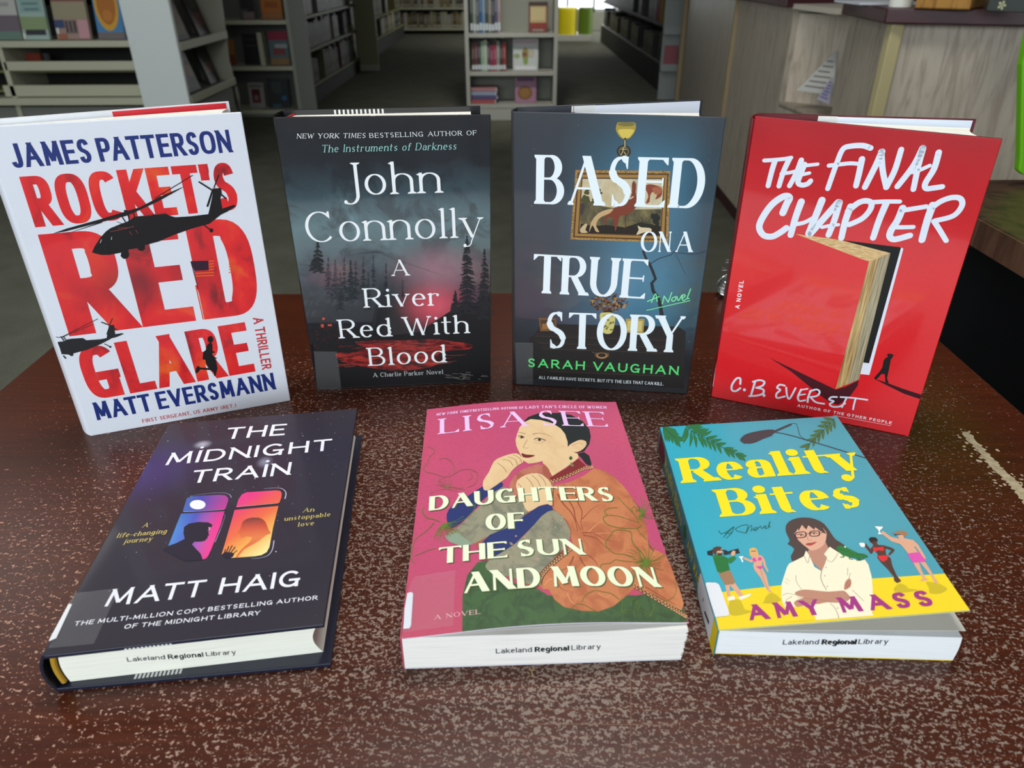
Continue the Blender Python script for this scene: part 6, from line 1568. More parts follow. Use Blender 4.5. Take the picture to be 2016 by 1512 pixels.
face_book(at_u(217, RY + .05), RY + .05, s1, .150, .30, .022, 0, .16, (62, 122, 168), [(0, 1, .0, .12, (106, 96, 96)), (.04, .92, .14, 1.0, (196, 146, 32), 1), (.14, .82, .24, .94, (160, 96, 20), 1), (.3, .66, .3, .5, (176, 110, 40), 1)], 'bright blue book with a golden oval beside the white end panel')
for (u_, w_b, c_, lab) in ((48, .085, (132, 48, 26), 'dark orange book under the left end of the display rack'), (74, .03, (60, 60, 64), 'thin dark book with pale edge under the display rack shelf')):
    face_book(at_u(u_, RY + .1, 108), RY + .17, zz(121, RY) - .046, w_b, .07, .02, 0, .1, c_, [], lab)
mb = MB(); mb.box(xl, xr, RY + .04, RY + .34, zz(121, RY) - .062, zz(121, RY) - .052); mb.box(xl, xr, RY + .04, RY + .34, zz(168, RY) - .04, zz(168, RY) - .03); mb.build('shelf', [olive], rk)
# ---- angled display at the end of that rack
zA = zz(88, RY, 350); B1 = atz(443, 60, zA); zB = zz(193, RY, 380); B2 = atz(462, 166, zB)
ed = empty('end_display', (pxr, RY + .3, FZ), 'grey end display with tilted shelves and a rounded side, right of the white panel', 'shelf')
bx_, by_ = (B1.x + B2.x) / 2, (B1.y + B2.y) / 2
p0 = Vector((pxr - .01, RY - .02)); p1 = Vector((bx_, by_)); d = (p1 - p0).normalized(); nrm = Vector((-d.y, d.x))
def slab(z0, z1, w0, w1, name, m, par, e0=0.0, e1=0.0):
    a, b_ = p0 + d * e0, p1 - d * e1
    mb = MB(); mb.prism([tuple(a + nrm * w0), tuple(b_ + nrm * w0), tuple(b_ + nrm * w1), tuple(a + nrm * w1)], z0, z1); return mb.build(name, [m], par, .002)
for z in (zA, zB):
    slab(z - .03, z, 0, .21, 'shelf', greym, ed); slab(z - .03, z + .015, -.012, 0, 'shelf_lip', cream, ed)
slab(FZ, .9, .212, .225, 'back_panel', greym, ed)
slab(FZ, zB - .05, .02, .05, 'base_panel', greym, ed)
mb = MB()
prof = [(.225, .9), (.02, .9)] + [(.02 - .03 * math.sin(PI * t / 10), .9 - (.9 - zB + .02) * t / 10) for t in range(1, 10)] + [(.0, zB - .02), (.06, zB - .06), (.06, FZ), (.225, FZ)]
poly3 = [Vector((*(p1 + nrm * a), z)) for a, z in prof]
mb.sweep(poly3, Vector((*(d * .02), 0))); mb.build('side_panel', [flat((146, 146, 130), .45)], ed, .002)
yaw_e = math.atan2(d.y, d.x)
def on_end(t, z, w, h, base, patches, lab):
    q = p0 + (p1 - p0) * t + nrm * .06
    face_book(q.x, q.y, z, w, h, .022, yaw_e, .28, base, patches, lab)
on_end(.30, zA, .20, .27, (34, 34, 30), [(.1, .9, .1, .6, (84, 76, 34)), (.5, .95, .2, .7, (110, 72, 60)), (.3, .6, .3, .5, (50, 50, 24)), (.3, .5, .7, .8, (70, 84, 80))], 'dark book with olive yellow blotches on the upper tilted shelf')
on_end(.75, zA, .19, .26, (42, 34, 36), [(.2, .8, .2, .5, (96, 50, 48)), (.3, .7, .6, .8, (60, 66, 66))], 'dark red and brown book on the upper tilted shelf')
on_end(.32, zB, .20, .225, (32, 28, 40), [(.0, .45, .3, .7, (110, 30, 96)), (.5, .95, .35, .65, (124, 80, 62)), (.1, .5, .1, .3, (60, 28, 70)), (.4, .9, .75, .85, (90, 90, 90))], 'dark purple and pink book on the lower tilted shelf')
on_end(.78, zB, .18, .22, (44, 42, 44), [(.1, .9, .3, .6, (92, 66, 54))], 'charcoal book with a brown picture on the lower tilted shelf')
# ---- grey wall display with face-out books (px 445..605)
GY = 6.4
gx0, gx1 = -2.62, aty(566, 60, GY).x
gd = empty('magazine_shelf', ((gx0 + gx1) / 2, GY, FZ), 'grey metal shelf unit facing the table with books shown face out', 'shelf unit')
gz = [zz(v, GY, 500) for v in (40, 131, 217)]
for z in gz:
    mb = MB(); mb.box(gx0, gx1, GY, GY + .28, z - .03, z); mb.build('shelf', [cream], gd, .002)
mb = MB(); mb.box(gx0, gx1, GY + .27, GY + .29, FZ, 1.0); mb.build('back_panel', [flat((84, 86, 80), .5)], gd)
mb = MB(); mb.box(gx0, gx1, GY + .01, GY + .03, FZ, gz[2] - .03); mb.build('base_panel', [greym], gd)
mb = MB(); mb.box(gx1, gx1 + .03, GY - .01, GY + .29, FZ, 1.0); mb.build('upright', [flat((150, 152, 136), .45)], gd, .002)
mb = MB(); mb.box(gx1 + .03, gx1 + .16, GY - .02, GY + .0, FZ, 1.0); mb.build('end_panel', [greym], gd, .002)
def gb(u0, u1, vt, k, base, patches, lab, v0=None):
    z = gz[k]; y = GY + .1
    x0, x1 = aty(u0, vt, y).x, aty(u1, vt, y).x; h = aty((u0 + u1) / 2, vt, y + .03).z - z
    face_book((x0 + x1) / 2, y, z, x1 - x0, max(.18, h), .02, 0, .12, base, patches, lab)
gb(466, 497, -10, 0, (66, 62, 64), [(.1, .5, .4, .9, (16, 16, 18)), (.5, .95, .3, .9, (20, 18, 18)), (.2, .9, .0, .28, (110, 92, 92)), (.4, .9, .8, 1, (150, 118, 40))], 'black, yellow and pink book on the top shelf of the grey unit')
gb(508, 549, -18, 0, (168, 98, 24), [(0, 1, .0, .25, (150, 96, 50)), (.2, .8, .4, .6, (142, 72, 20))], 'orange book on the top shelf of the grey unit')
gb(473, 503, 67, 1, (16, 17, 18), [(.1, .9, .6, .64, (50, 52, 52)), (.1, .9, .8, .84, (40, 42, 42))], 'plain black book on the middle shelf of the grey unit')
gb(524, 562, 62, 1, (84, 104, 108), [(0, 1, .74, 1, (140, 34, 60)), (0, 1, 0, .2, (138, 108, 70)), (.2, .8, .3, .5, (128, 60, 60)), (.3, .95, .5, .62, (150, 158, 158))], 'crimson and blue picture book on the middle shelf of the grey unit')
gb(446, 456, 78, 1, (146, 100, 36), [(0, 1, 0, .4, (120, 52, 30))], 'narrow orange book behind the curved side of the end display')
gb(485, 515, 163, 2, (134, 134, 128), [(.2, .75, .2, .75, (84, 20, 30)), (.35, .6, .3, .5, (128, 100, 100)), (.1, .9, .82, .92, (96, 96, 92))], 'white book with a dark red square on the lowest shelf')
gb(521, 563, 155, 2, (34, 40, 44), [(.2, .7, .5, .9, (52, 60, 58)), (.65, .9, .25, .42, (40, 92, 130), 1), (.0, .3, .2, .6, (44, 46, 34)), (.2, .6, 0, .12, (50, 84, 96))], 'dark book with one bright blue dot on the lowest shelf')
mb = MB(); p = aty(505, 62, GY + .12); p_ = aty(512, 62, GY + .12); mb.box(p.x, p_.x + .01, GY + .1, GY + .22, gz[1], zz(64, GY + .12, 505)); bo = mb.build('book_stop', [cream], gd, .002)
# shiny metal bracket low on the end display
bk = empty('chrome_bracket', (-2.05, 5.6, -.6), 'small shiny metal bracket glinting at the foot of the end display', 'bracket')
q0, q1 = aty(462, 170, 5.6), aty(468, 196, 5.6)
mb = MB(); mb.cyl(q0, q1, .018, 12); mb.build('bracket_arm', [chm], bk); mb = MB(); mb.cyl(q1, (q1.x, q1.y, FZ), .012, 10); mb.build('bracket_foot', [chm], bk)

# ---- rows of spines
rb = random.Random(77)
def spine_book(x, y, z, t, h, dep, dirv, cover, label_c, lab, group, name='library_book', tilt=0.0):
    """dirv = unit plan vector of the shelf run; the spine faces its right-hand side"""
    dv = Vector(dirv); out = Vector((dv.y, -dv.x)); z += .0008
    mb = MB(); c = Vector((x, y))
    a, b_ = c, c + dv * t
    q = [a, b_, b_ - out * dep, a - out * dep]
    sh_ = Vector((*(dv * tilt * h), 0))
    v = [Vector((p.x, p.y, z)) for p in q] + [Vector((p.x, p.y, z + h)) + sh_ for p in q]
    f = [(0, 1, 5, 4), (1, 2, 6, 5), (3, 0, 4, 7), (3, 2, 1, 0), (4, 5, 6, 7), (2, 3, 7, 6)]
    # make outward windings irrelevant: two-sided
    mb.add(v, f[:4], 0); mb.v += []; n0 = 0
    mb.f += [tuple(i for i in f[4]), tuple(i for i in f[5])]; mb.m += [1, 1]
    if label_c is not None:
        o_ = out * .0008
        w0, w1 = a + dv * t * .08 + o_, b_ - dv * t * .08 + o_
        k0, k1 = .06 * h, .22 * h
        mb.add([Vector((w0.x, w0.y, z + k0)) + sh_ * .06, Vector((w1.x, w1.y, z + k0)) + sh_ * .06, Vector((w1.x, w1.y, z + k1)) + sh_ * .22, Vector((w0.x, w0.y, z + k1)) + sh_ * .22], [(0, 1, 2, 3)], 2)
    # title band
    o_ = out * .0008; w0, w1 = a + dv * t * .2 + o_, b_ - dv * t * .2 + o_
    k0, k1 = .45 * h, .8 * h
    mb.add([Vector((w0.x, w0.y, z + k0)) + sh_ * .45, Vector((w1.x, w1.y, z + k0)) + sh_ * .45, Vector((w1.x, w1.y, z + k1)) + sh_ * .8, Vector((w0.x, w0.y, z + k1)) + sh_ * .8], [(0, 1, 2, 3)], 3)
    band_c = tuple(min(255, int(q_ * .6 + 70)) for q_ in cover)
    o = mb.build(name, [paint(cover), paint((184, 178, 158)), paint(label_c or (200, 200, 190)), paint(band_c)])
    o.location = (0, 0, 0)
    return tag(o, lab, 'book', group)
DARK = [(44, 46, 40), (30, 30, 28), (62, 58, 46), (76, 74, 62), (58, 24, 22), (26, 34, 40), (88, 84, 66), (40, 40, 44), (96, 94, 84)]
PALE = [(132, 124, 100), (150, 146, 126), (112, 104, 80), (98, 84, 50), (160, 158, 146), (70, 70, 58), (120, 108, 70), (86, 66, 44)]
def row(p, q, z, hmax, dep, pal, lab, group, tmin=.02, tmax=.045, labels=(150, 150, 140), gaps=0.0, hmin=.19, tilt=0.0):
    p, q = Vector(p), Vector(q); L_ = (q - p).length; dv = (q - p).normalized(); s_ = .01; hmin = min(hmin, hmax - .03)
    while True:
        t = rb.uniform(tmin, tmax)
        if s_ + t > L_ - .01: break
        if rb.random() < gaps: s_ += t * 3; continue
        c = p + dv * s_
        spine_book(c.x, c.y, z, t * .96, rb.uniform(hmin, hmax), dep, dv, rb.choice(pal), labels if rb.random() < .8 else None, lab, group, tilt=(tilt if rb.random() < .5 else 0))
        s_ += t
def bay(name, x, y0, y1, zs, depth, side, m, lab, cat='bookcase', base_m=dkm):
    """shelving along y; side=+1 faces +x (books look to +x), -1 faces -x"""
    root = empty(name, (x, (y0 + y1) / 2, FZ), lab, cat)
    xb = x - side * depth
    for z in zs:
        mb = MB(); mb.box(min(x, xb), max(x, xb), y0, y1, z - .025, z); mb.build('shelf', [m], root, .002)
    mb = MB(); mb.box(min(x, xb), max(x, xb), y0 + .002, y1 - .002, FZ, zs[-1] - .03); mb.build('kick_board', [base_m], root)
    mb = MB(); mb.box(min(xb, xb - side * .015), max(xb, xb - side * .015), y0, y1, FZ, 1.1); mb.build('back_panel', [dkm], root)
    return root
# left aisle, nearer bay and farther bay
X1 = -1.78
zs = [zz(v, 6.62, u) for u, v in ((584, 39), (593, 110), (604, 184))]
b1 = bay('bookcase', X1, 6.7, 9.4, zs, .26, 1, olive, 'dark metal bookcase along the left aisle behind the grey unit')
for i, z in enumerate(zs):
    row((X1 - .03, 6.75), (X1 - .03, 9.3), z, .27 if i == 0 else min(.27, zs[i - 1] - z - .035), .17, DARK, 'dark hardback in the aisle bookcase beside the grey unit', 'spines in the nearer aisle bookcase', .045, .10, (104, 102, 90), .07)
mb = MB(); ep = empty('bookcase_end', (X1, 9.5, FZ), 'olive end panel standing between the two aisle bookcases', 'panel')
q0 = aty(700, 60, 9.5).x; q1 = aty(741, 60, 9.5).x
mb.box(q0, q1, 9.46, 9.50, FZ, 1.1); mb.build('panel', [flat((98, 98, 62), .55)], ep, .003); mb = MB(); mb.box(q0, q1, 9.44, 9.46, FZ, FZ + .07); mb.build('foot', [flat((120, 118, 100), .5)], ep)
X2 = -1.86
zs2 = [zz(v, 9.7, 740) for v in (42, 98)]
zs2 = [atz(745, 52, 0).z * 0 + zz(50, 9.7, 745), zz(98, 9.7, 745)]
b2 = bay('bookcase', X2, 9.6, 14.2, zs2, .26, 1, olive, 'farther metal bookcase along the left aisle beyond the olive end panel')
for i, z in enumerate(zs2): row((X2 - .03, 9.7), (X2 - .03, 14.1), z, .26 if i == 0 else min(.26, zs2[0] - z - .035), .17, DARK + PALE, 'dull hardback in the farther aisle bookcase', 'spines in the farther aisle bookcase', .09, .16, (110, 106, 90), .05)
# far wall bookcase
FY = 14.75
fx0, fx1 = aty(775, 60, FY).x, .35
fw = empty('bookcase', ((fx0 + fx1) / 2, FY, FZ), 'low pale bookcase along the far wall at the end of the aisle', 'bookcase')
fz = [zz(15, FY, 850), zz(56, FY, 850)]
for z in fz:
    mb = MB(); mb.box(fx0, fx1, FY, FY + .3, z - .03, z); mb.build('shelf', [cream], fw)
mb = MB(); mb.box(fx0, fx1, FY + .3, FY + .32, FZ, .9); mb.build('back_panel', [dkm], fw); mb = MB(); mb.box(fx0 - .04, fx0, FY - .01, FY + .32, FZ, .9); mb.build('upright', [cream], fw)
for z in fz: row((fx0 + .02, FY + .04), (-.72, FY + .04), z, .27, .18, PALE, 'pale hardback in the low bookcase on the far wall', 'spines on the far wall', .04, .075, (160, 156, 140), .02, .22, .012)
# ---- central free-standing display shelf
CY = 6.2
cx0, cx1 = -.351, .365
cs = empty('shelf_unit', (0, CY, FZ), 'light grey shelf unit standing alone in the middle of the aisle', 'shelf unit')
lg = flat((150, 150, 140), .45); lgb = flat((128, 130, 118), .5)
cz = [zz(66, CY, 1000), zz(142, CY, 1000), zz(206, CY, 1000)]
for x in (cx0, cx1 - .03):
    mb = MB(); mb.box(x, x + .03, CY, CY + .32, FZ, .62); mb.build('side_panel', [lg], cs, .002)
for z in cz:
    mb = MB(); mb.box(cx0 + .03, cx1 - .03, CY + .005, CY + .3, z - .028, z); mb.build('shelf', [lg], cs, .002)
mb = MB(); mb.box(cx0 + .03, cx1 - .03, CY + .3, CY + .31, FZ, .62); mb.build('back_panel', [lgb], cs)
mb = MB(); mb.box(cx0 + .03, cx1 - .03, CY + .01, CY + .03, FZ, cz[2] - .028); mb.build('base_panel', [lg], cs)
mb = MB(); mb.box(cx0, cx1, CY, CY + .32, .60, .63); mb.build('top_panel', [lg], cs, .002)
def crow(u0, u1, z, cols, hs, lab, grp):
    y = CY + .06; n = len(cols); xa, xb = aty(u0, 60, y).x, aty(u1, 60, y).x; w = (xb - xa) / n
    k_ = cz.index(z); lim = 9 if k_ == 0 else cz[k_ - 1] - .028 - z - .012; hs = [min(h * lim / .27 if k_ else h, lim) for h in hs]
    for i, (c, h) in enumerate(zip(cols, hs)):
        spine_book(xa + w * i, y, z, w * .94, h, .16, (1, 0), c, (176, 184, 186), lab[i] if isinstance(lab, list) else lab, grp)
crow(926, 986, cz[0], [(40, 52, 44), (120, 128, 120), (70, 74, 70), (34, 70, 116), (96, 124, 142), (40, 46, 44), (112, 108, 90), (40, 40, 46), (60, 66, 90), (142, 118, 118)], [.30, .29, .27, .32, .29, .30, .28, .27, .32, .33],
     ['dark green spine at the left end of the upper centre shelf', 'pale grey spine beside the dark green one, upper centre shelf', 'mid grey spine left of the blue one, upper centre shelf', 'strong blue spine on the upper centre shelf', 'light blue spine right of the strong blue one', 'blackish green spine on the upper centre shelf', 'tan spine on the upper centre shelf', 'black spine between tan and slate blue ones, upper centre shelf', 'slate blue spine on the upper centre shelf', 'pinkish grey spine at the right end of the upper row'], 'upright books on the upper shelf of the centre unit')
crow(927, 996, cz[1], [(56, 40, 30), (90, 34, 34), (36, 44, 60), (120, 150, 110), (160, 164, 150), (60, 60, 58), (120, 34, 62), (134, 40, 60), (120, 124, 118), (50, 34, 28), (134, 40, 38)], [q * .86 for q in (.27, .28, .29, .29, .30, .28, .25, .26, .29, .27, .28)],
     ['dark brown spine at the left end of the lower row', 'dark red spine second from left in the lower row', 'navy spine in the lower centre row', 'pale green spine in the lower centre row', 'whitish spine right of the pale green one', 'dark grey spine left of the crimson pair', 'left crimson spine of the adjoining pair', 'right crimson spine of the adjoining pair', 'light grey spine right of the crimson pair', 'blackish brown spine left of the bright red one', 'bright red spine at the right end of the lower row'], 'upright books on the middle shelf of the centre unit')
def cfb(u0, u1, vt, k, base, patches, lab):
    y = CY + .07; z = cz[k]; x0, x1 = aty(u0, vt, y).x, aty(u1, vt, y).x
    hh = zz(vt, y + .02, u0) - z; hh = hh if k == 0 else min(hh, cz[k - 1] - .028 - z - .008)
    face_book((x0 + x1) / 2, y, z, x1 - x0, hh, .02, 0, .1, base, patches, lab)
cfb(1041, 1079, 4, 0, (100, 48, 34), [(.08, .92, .32, .86, (164, 144, 98)), (.0, 1, .86, 1, (54, 30, 20)), (.1, .9, .16, .3, (126, 36, 26)), (.2, .8, .04, .1, (140, 120, 110))] + [(.16 + .12 * i, .20 + .12 * i, .4, .8, (196, 184, 140)) for i in range(6)], 'tan and brick red book shown face out on the upper centre shelf')
cfb(1010, 1060, 76, 1, (170, 174, 170), [(.05, .95, .84, .94, (176, 150, 152)), (.35, .62, .3, .72, (128, 120, 56), 1), (.4, .6, .18, .42, (112, 134, 70), 1), (.02, .28, .38, .54, (124, 142, 96), 1), (.6, .85, .4, .7, (160, 156, 136), 1), (.38, .55, .44, .58, (112, 64, 44), 1), (.1, .9, .02, .14, (190, 190, 190))], 'white picture book with green and brown figures on the middle centre shelf')
cfb(1014, 1056, 152, 2, (140, 100, 122), [(.1, .9, .84, .98, (76, 48, 84)), (.12, .82, .12, .66, (106, 72, 26), 1), (.22, .72, .2, .58, (126, 90, 36), 1)], 'pink book with a round golden emblem on the lowest centre shelf')
for i, (c, w_b) in enumerate([((146, 66, 66), .20), ((72, 66, 104), .215), ((128, 138, 158), .205), ((150, 108, 108), .21)]):
    x0 = cx0 + .035; z0 = cz[2] + .0008 + i * .030
    r_ = empty('library_book', (x0, CY + .06, z0), ['red book at the bottom of the flat pile on the lowest centre shelf', 'violet book second from the bottom of the flat pile', 'grey blue book second from the top of the flat pile', 'dusty pink book on top of the flat pile'][i], 'book')
    mb = MB(); mb.box(x0, x0 + w_b, CY + .06, CY + .21, z0, z0 + .003); mb.build('front_cover', [paint(c)], r_); mb = MB(); mb.box(x0, x0 + w_b, CY + .06, CY + .21, z0 + .026, z0 + .029); mb.build('back_cover', [paint(c)], r_)
    mb = MB(); mb.box(x0, x0 + w_b - .012, CY + .058, CY + .062, z0 + .003, z0 + .026); mb.build('spine', [paint(c)], r_); mb = MB(); mb.box(x0 + .004, x0 + w_b - .004, CY + .063, CY + .206, z0 + .003, z0 + .026); mb.build('page_block', [paint((190, 192, 196))], r_)
# ---- seats and plinth by the far window
def stool(u, r_, c, lab, y=13.4, vt=14):
    p = aty(u, 60, y); ztop = zz(vt, y, u); ro = empty('round_stool', (p.x, y, FZ + .05), lab, 'stool')
    mb = MB(); mb.cyl((p.x, y, FZ + .09), (p.x, y, ztop - .03), r_, 32); mb.build('body', [flat(c, .5)], ro)
    mb = MB(); mb.cyl((p.x, y, ztop - .03), (p.x, y, ztop), r_, 32, r2=r_ * .93); mb.build('seat', [flat(c, .5)], ro)
stool(1116, .165, (206, 190, 20), 'bright yellow round stool in front of the far window')
stool(1152, .12, (86, 110, 22), 'olive green round stool beside the bright yellow one')
mb = MB(); q0, q1 = aty(1090, 70, 13.2).x, aty(1157, 70, 13.2).x; mb.box(q0, q1 + .05, 13.2, 13.9, FZ, FZ + .09)
pl = mb.build('plinth', [flat((176, 176, 168), .5)], None, .004); tag(pl, 'low pale plinth under the round stools by the far window', 'plinth')
# ---- dark stacks on the right
X3 = 1.46
zs3 = [.16, -.16, -.50]
b3 = bay('bookcase', X3, 7.75, 13.1, zs3, .26, -1, flat((70, 70, 66), .6), 'dark bookcase along the right aisle opposite the olive panel')
for i, z in enumerate(zs3): row((X3 + .03, 13.0), (X3 + .03, 7.85 if i != 1 else 8.32), z, .25, .17, [(26, 26, 24), (44, 42, 38), (20, 26, 28), (58, 54, 50), (34, 30, 26)], 'blackish hardback in the right aisle bookcase', 'spines in the right aisle bookcase', .09, .17, (60, 60, 56), .08)
spine_book(X3 + .025, 8.25, zs3[1], .05, .24, .17, (0, -1), (150, 24, 44), None, 'crimson hardback near the front of the right aisle bookcase', None)
spine_book(X3 + .025, 8.10, zs3[1], .05, .26, .17, (0, -1), (120, 112, 24), None, 'mustard yellow hardback at the front of the right aisle bookcase', None)
# leaflet rack
LY = 7.2; l0, l1 = aty(1298, 150, LY).x, aty(1324, 150, LY).x
lr = empty('leaflet_rack', ((l0 + l1) / 2, LY, FZ), 'tall pale leaflet rack between the right bookcase and the counter', 'rack')
mb = MB(); mb.box(l0, l1 + .05, LY, LY + .02, FZ, .60); mb.build('back_panel', [flat((142, 148, 146), .5)], lr, .002)
for z in (-.5, -.2, .1, .35):
    mb = MB(); mb.box(l0, l1 + .05, LY - .06, LY, z, z + .008); mb.box(l0, l1 + .05, LY - .062, LY - .058, z, z + .06); mb.build('pocket', [flat((150, 156, 152), .4)], lr)
for (z, c, lab) in ((-.49, (150, 88, 96), 'pink leaflet in the lowest pocket of the leaflet rack'), (.11, (120, 128, 96), 'greenish leaflet in the third pocket of the leaflet rack'), (.36, (130, 134, 120), 'grey leaflet in the top pocket of the leaflet rack')):
    mb = MB(); mb.box(l0 + .02, l0 + .14, LY - .035, LY - .02, z, z + .20); o = mb.build('leaflet', [paint(c)], None); tag(o, lab, 'leaflet')

# ------------------------------------------------------------------ reception counter on the right
def oak(name, c0, c1, rot=0):
    m, nt_, b_ = new_mat(name, .45, .35); g_ = NB(nt_, 'Object')
    n = g_.noise(2.6, 4, g_.scaled(14, 14, 1.6), dist=1.6)
    g_.out(b_, g_.ramp(n, [(.36, c0), (.5, c1), (.62, tuple(min(255, q_ + 6) for q_ in c1))])); return m
oak1 = oak('pale_oak_laminate', (148, 136, 122), (168, 158, 142))
maroon = flat((60, 26, 32), .35, .4); strip = flat((182, 170, 128), .5); strip2 = flat((150, 132, 100), .5)
rc = empty('reception_counter', (1.2, 3.2, FZ), 'pale oak laminate counter with a dark maroon top curving away on the right', 'counter')
CT = .20
foot = [(1.42, 6.6), (1.09, 3.93), (1.06, 3.06), (1.10, 2.64), (1.055, 2.22), (2.6, 1.55)]
def wallseg(a, b_, z0, z1, m, name='panel', th=.02, par=None):
    a, b_ = Vector(a), Vector(b_); d_ = (b_ - a).normalized(); nv = Vector((d_.y, -d_.x))
    mb = MB(); mb.prism([tuple(a), tuple(a - nv * -th), tuple(b_ - nv * -th), tuple(b_)], z0, z1); return mb.build(name, [m], par or rc)
for i in (0, 1, 3, 4):
    a, b_ = Vector(foot[i]), Vector(foot[i + 1]); d_ = (b_ - a).normalized(); back = Vector((-d_.y, d_.x))
    mb = MB(); mb.prism([tuple(a), tuple(b_), tuple(b_ + back * .02), tuple(a + back * .02)], FZ + .08, CT); mb.build('panel', [oak1], rc)
    mb = MB(); mb.prism([tuple(a + back * .02), tuple(b_ + back * .02), tuple(b_ + back * .05), tuple(a + back * .05)], FZ, FZ + .08)
    mb.build('kick_board', [maroon], rc)
def post(x, y, w, m, z0=FZ + .06):
    mb = MB(); mb.box(x - w / 2, x + w / 2, y - w / 2, y + w / 2, z0, CT); mb.build('corner_strip', [m], rc, .002)
post(1.405, 6.58, .035, strip2); post(1.085, 3.93, .022, strip2); post(1.05, 2.215, .034, strip)
# kick board seen at the nearer bend
mb = MB(); mb.prism([(1.10, 3.96), (1.13, 3.6), (1.16, 3.6), (1.13, 3.96)], FZ, FZ + .06); mb.build('kick_board', [maroon], rc)
# pamphlet niche between the second and third panels
n0, n1 = Vector(foot[2]), Vector(foot[3])
mb = MB(); mb.prism([tuple(n0), tuple(n1), tuple(n1 + Vector((.02, 0))), tuple(n0 + Vector((.02, 0)))], FZ + .08, -.14); mb.build('panel', [oak1], rc)
mb = MB(); mb.prism([(n0.x + .02, n0.y), (n1.x + .42, n1.y + .0), (n1.x + .44, n1.y + .6), (n0.x + .02, n0.y + .02)], FZ + .08, CT - .02); mb.build('niche_side', [oak('niche_oak', (168, 154, 136), (186, 174, 156))], rc)
mb = MB(); mb.prism([(n0.x, n0.y), (n1.x, n1.y), (n1.x + .4, n1.y), (n1.x + .4, n0.y)], -.15, -.13); mb.build('niche_floor', [oak1], rc)
mb = MB(); mb.prism([(n0.x - .01, n0.y + .02), (n1.x - .03, n1.y + .06), (n1.x + .4, n1.y + .06), (n1.x + .4, n0.y + .1)], CT - .005, CT + .012); mb.build('niche_top', [flat((190, 182, 168), .5)], rc)
# maroon counter tops
def topseg(pts, name='countertop'):
    mb = MB(); mb.prism(pts, CT, CT + .0375); mb.build(name, [maroon], rc, .004)
topseg([(1.37, 6.65), (1.055, 3.93), (1.02, 3.05), (1.55, 3.12), (1.6, 3.9), (1.9, 6.65)])
topseg([(1.058, 2.62), (1.005, 2.19), (2.7, 1.50), (2.9, 2.1), (1.6, 2.62)])
# leaflets in the niche
for k, (u0, u1, vt, vb, c, lab) in enumerate([(1568, 1648, 98, 188, (176, 178, 172), 'sheaf of printed pamphlets in the counter niche, upper one'), (1608, 1640, 150, 205, (166, 162, 180), 'sheaf of lilac pamphlets in the counter niche, lower one')]):
    yb = 2.86 - .10 * k
    P = [aty(u0, vb - 10, yb), aty(u1 - 8, vb, yb - .06), aty(u1, vt, yb + .04)]
    root = empty('pamphlet', P[0], lab, 'pamphlet')
    mb = MB(); mb.sweep(P, Vector((.004, .01, 0))); mb.build('sheet', [flat(c, .6)], root)
    mb = MB()
    for i in range(6):
        t0 = .12 + i * .12; a = P[0].lerp(P[2], t0); b_ = P[1].lerp(P[2], t0); a, b_ = a.lerp(b_, .1), a.lerp(b_, .8 - .1 * (i % 2)); up_ = (P[2] - P[0]).normalized() * .006
        off = Vector((-.0015, -.003, 0)); mb.add([a + off, b_ + off, b_ + off + up_, a + off + up_], [(0, 1, 2, 3)])
    mb.build('print', [flat((120, 112, 108) if k == 0 else (112, 108, 150), .6)], root)
# things on the counter
zt = CT + .0375
b0, b1 = atz(1800, 17, zt), atz(1908, 20, zt)
bx = empty('wooden_box', (b0.x, b0.y, zt), 'honey coloured wooden box on the maroon counter top', 'box')
dd = (b1 - b0).normalized(); bk_ = Vector((-dd.y, dd.x, 0)); hw = oak('honey_wood', (128, 88, 34), (158, 114, 48))
def obox(o, lx, ly, lz, zb, name, m, par):
    mb = MB(); a = Vector(o); mb.prism([tuple(xy(a)), tuple(xy(a + dd * lx)), tuple(xy(a + dd * lx + bk_ * ly)), tuple(xy(a + bk_ * ly))], zb, zb + lz); return mb.build(name, [m], par, .002)
L0 = (b1 - b0).length
obox(b0, L0, .012, .10, zt, 'front_board', hw, bx); obox(b0 + bk_ * .17, L0, .012, .10, zt, 'back_board', hw, bx); obox(b0 + bk_ * .012, .012, .158, .10, zt, 'side_board', hw, bx); obox(b0 + dd * (L0 - .012) + bk_ * .012, .012, .158, .10, zt, 'side_board', hw, bx); obox(b0, L0, .18, .006, zt, 'base_board', hw, bx)
cp = atz(1782, 14, zt); mug = empty('white_mug', (cp.x, cp.y + .03, zt), 'small white mug left of the wooden box on the counter', 'mug')
mb = MB(); mb.cyl((cp.x, cp.y + .03, zt), (cp.x, cp.y + .03, zt + .09), .030, 24, r2=.034); mb.build('cup', [flat((216, 218, 206), .3)], mug)
mb = MB()
for i in range(8):
    a, b_ = PI * i / 8 - PI / 2, PI * (i + 1) / 8 - PI / 2; mb.cyl((cp.x - .033 - .018 * math.cos(a), cp.y + .03, zt + .045 + .022 * math.sin(a)), (cp.x - .033 - .018 * math.cos(b_), cp.y + .03, zt + .045 + .022 * math.sin(b_)), .004, 8)
mb.build('handle', [flat((216, 218, 206), .3)], mug)
pp_ = atz(1695, 10, zt); mb = MB(); mb.box(pp_.x, pp_.x + .17, pp_.y + .01, pp_.y + .2, zt, zt + .006); o = mb.build('paper_stack', [flat((196, 200, 206), .6)], None); tag(o, 'thin stack of white paper on the counter left of the mug', 'paper')
f0, f1 = atz(1942, 22, zt), atz(2030, 26, zt)
pc = empty('picture_frame', (f0.x, f0.y, zt), 'dark glass framed flower picture at the right end of the counter', 'picture frame')
dd2 = (f1 - f0).normalized(); 
mb = MB(); mb.prism([tuple(xy(f0)), tuple(xy(f1)), tuple(xy(f1) + Vector((0, .012))), tuple(xy(f0) + Vector((0, .012)))], zt, zt + .16); mb.build('frame', [flat((34, 42, 36), .3)], pc, .002)
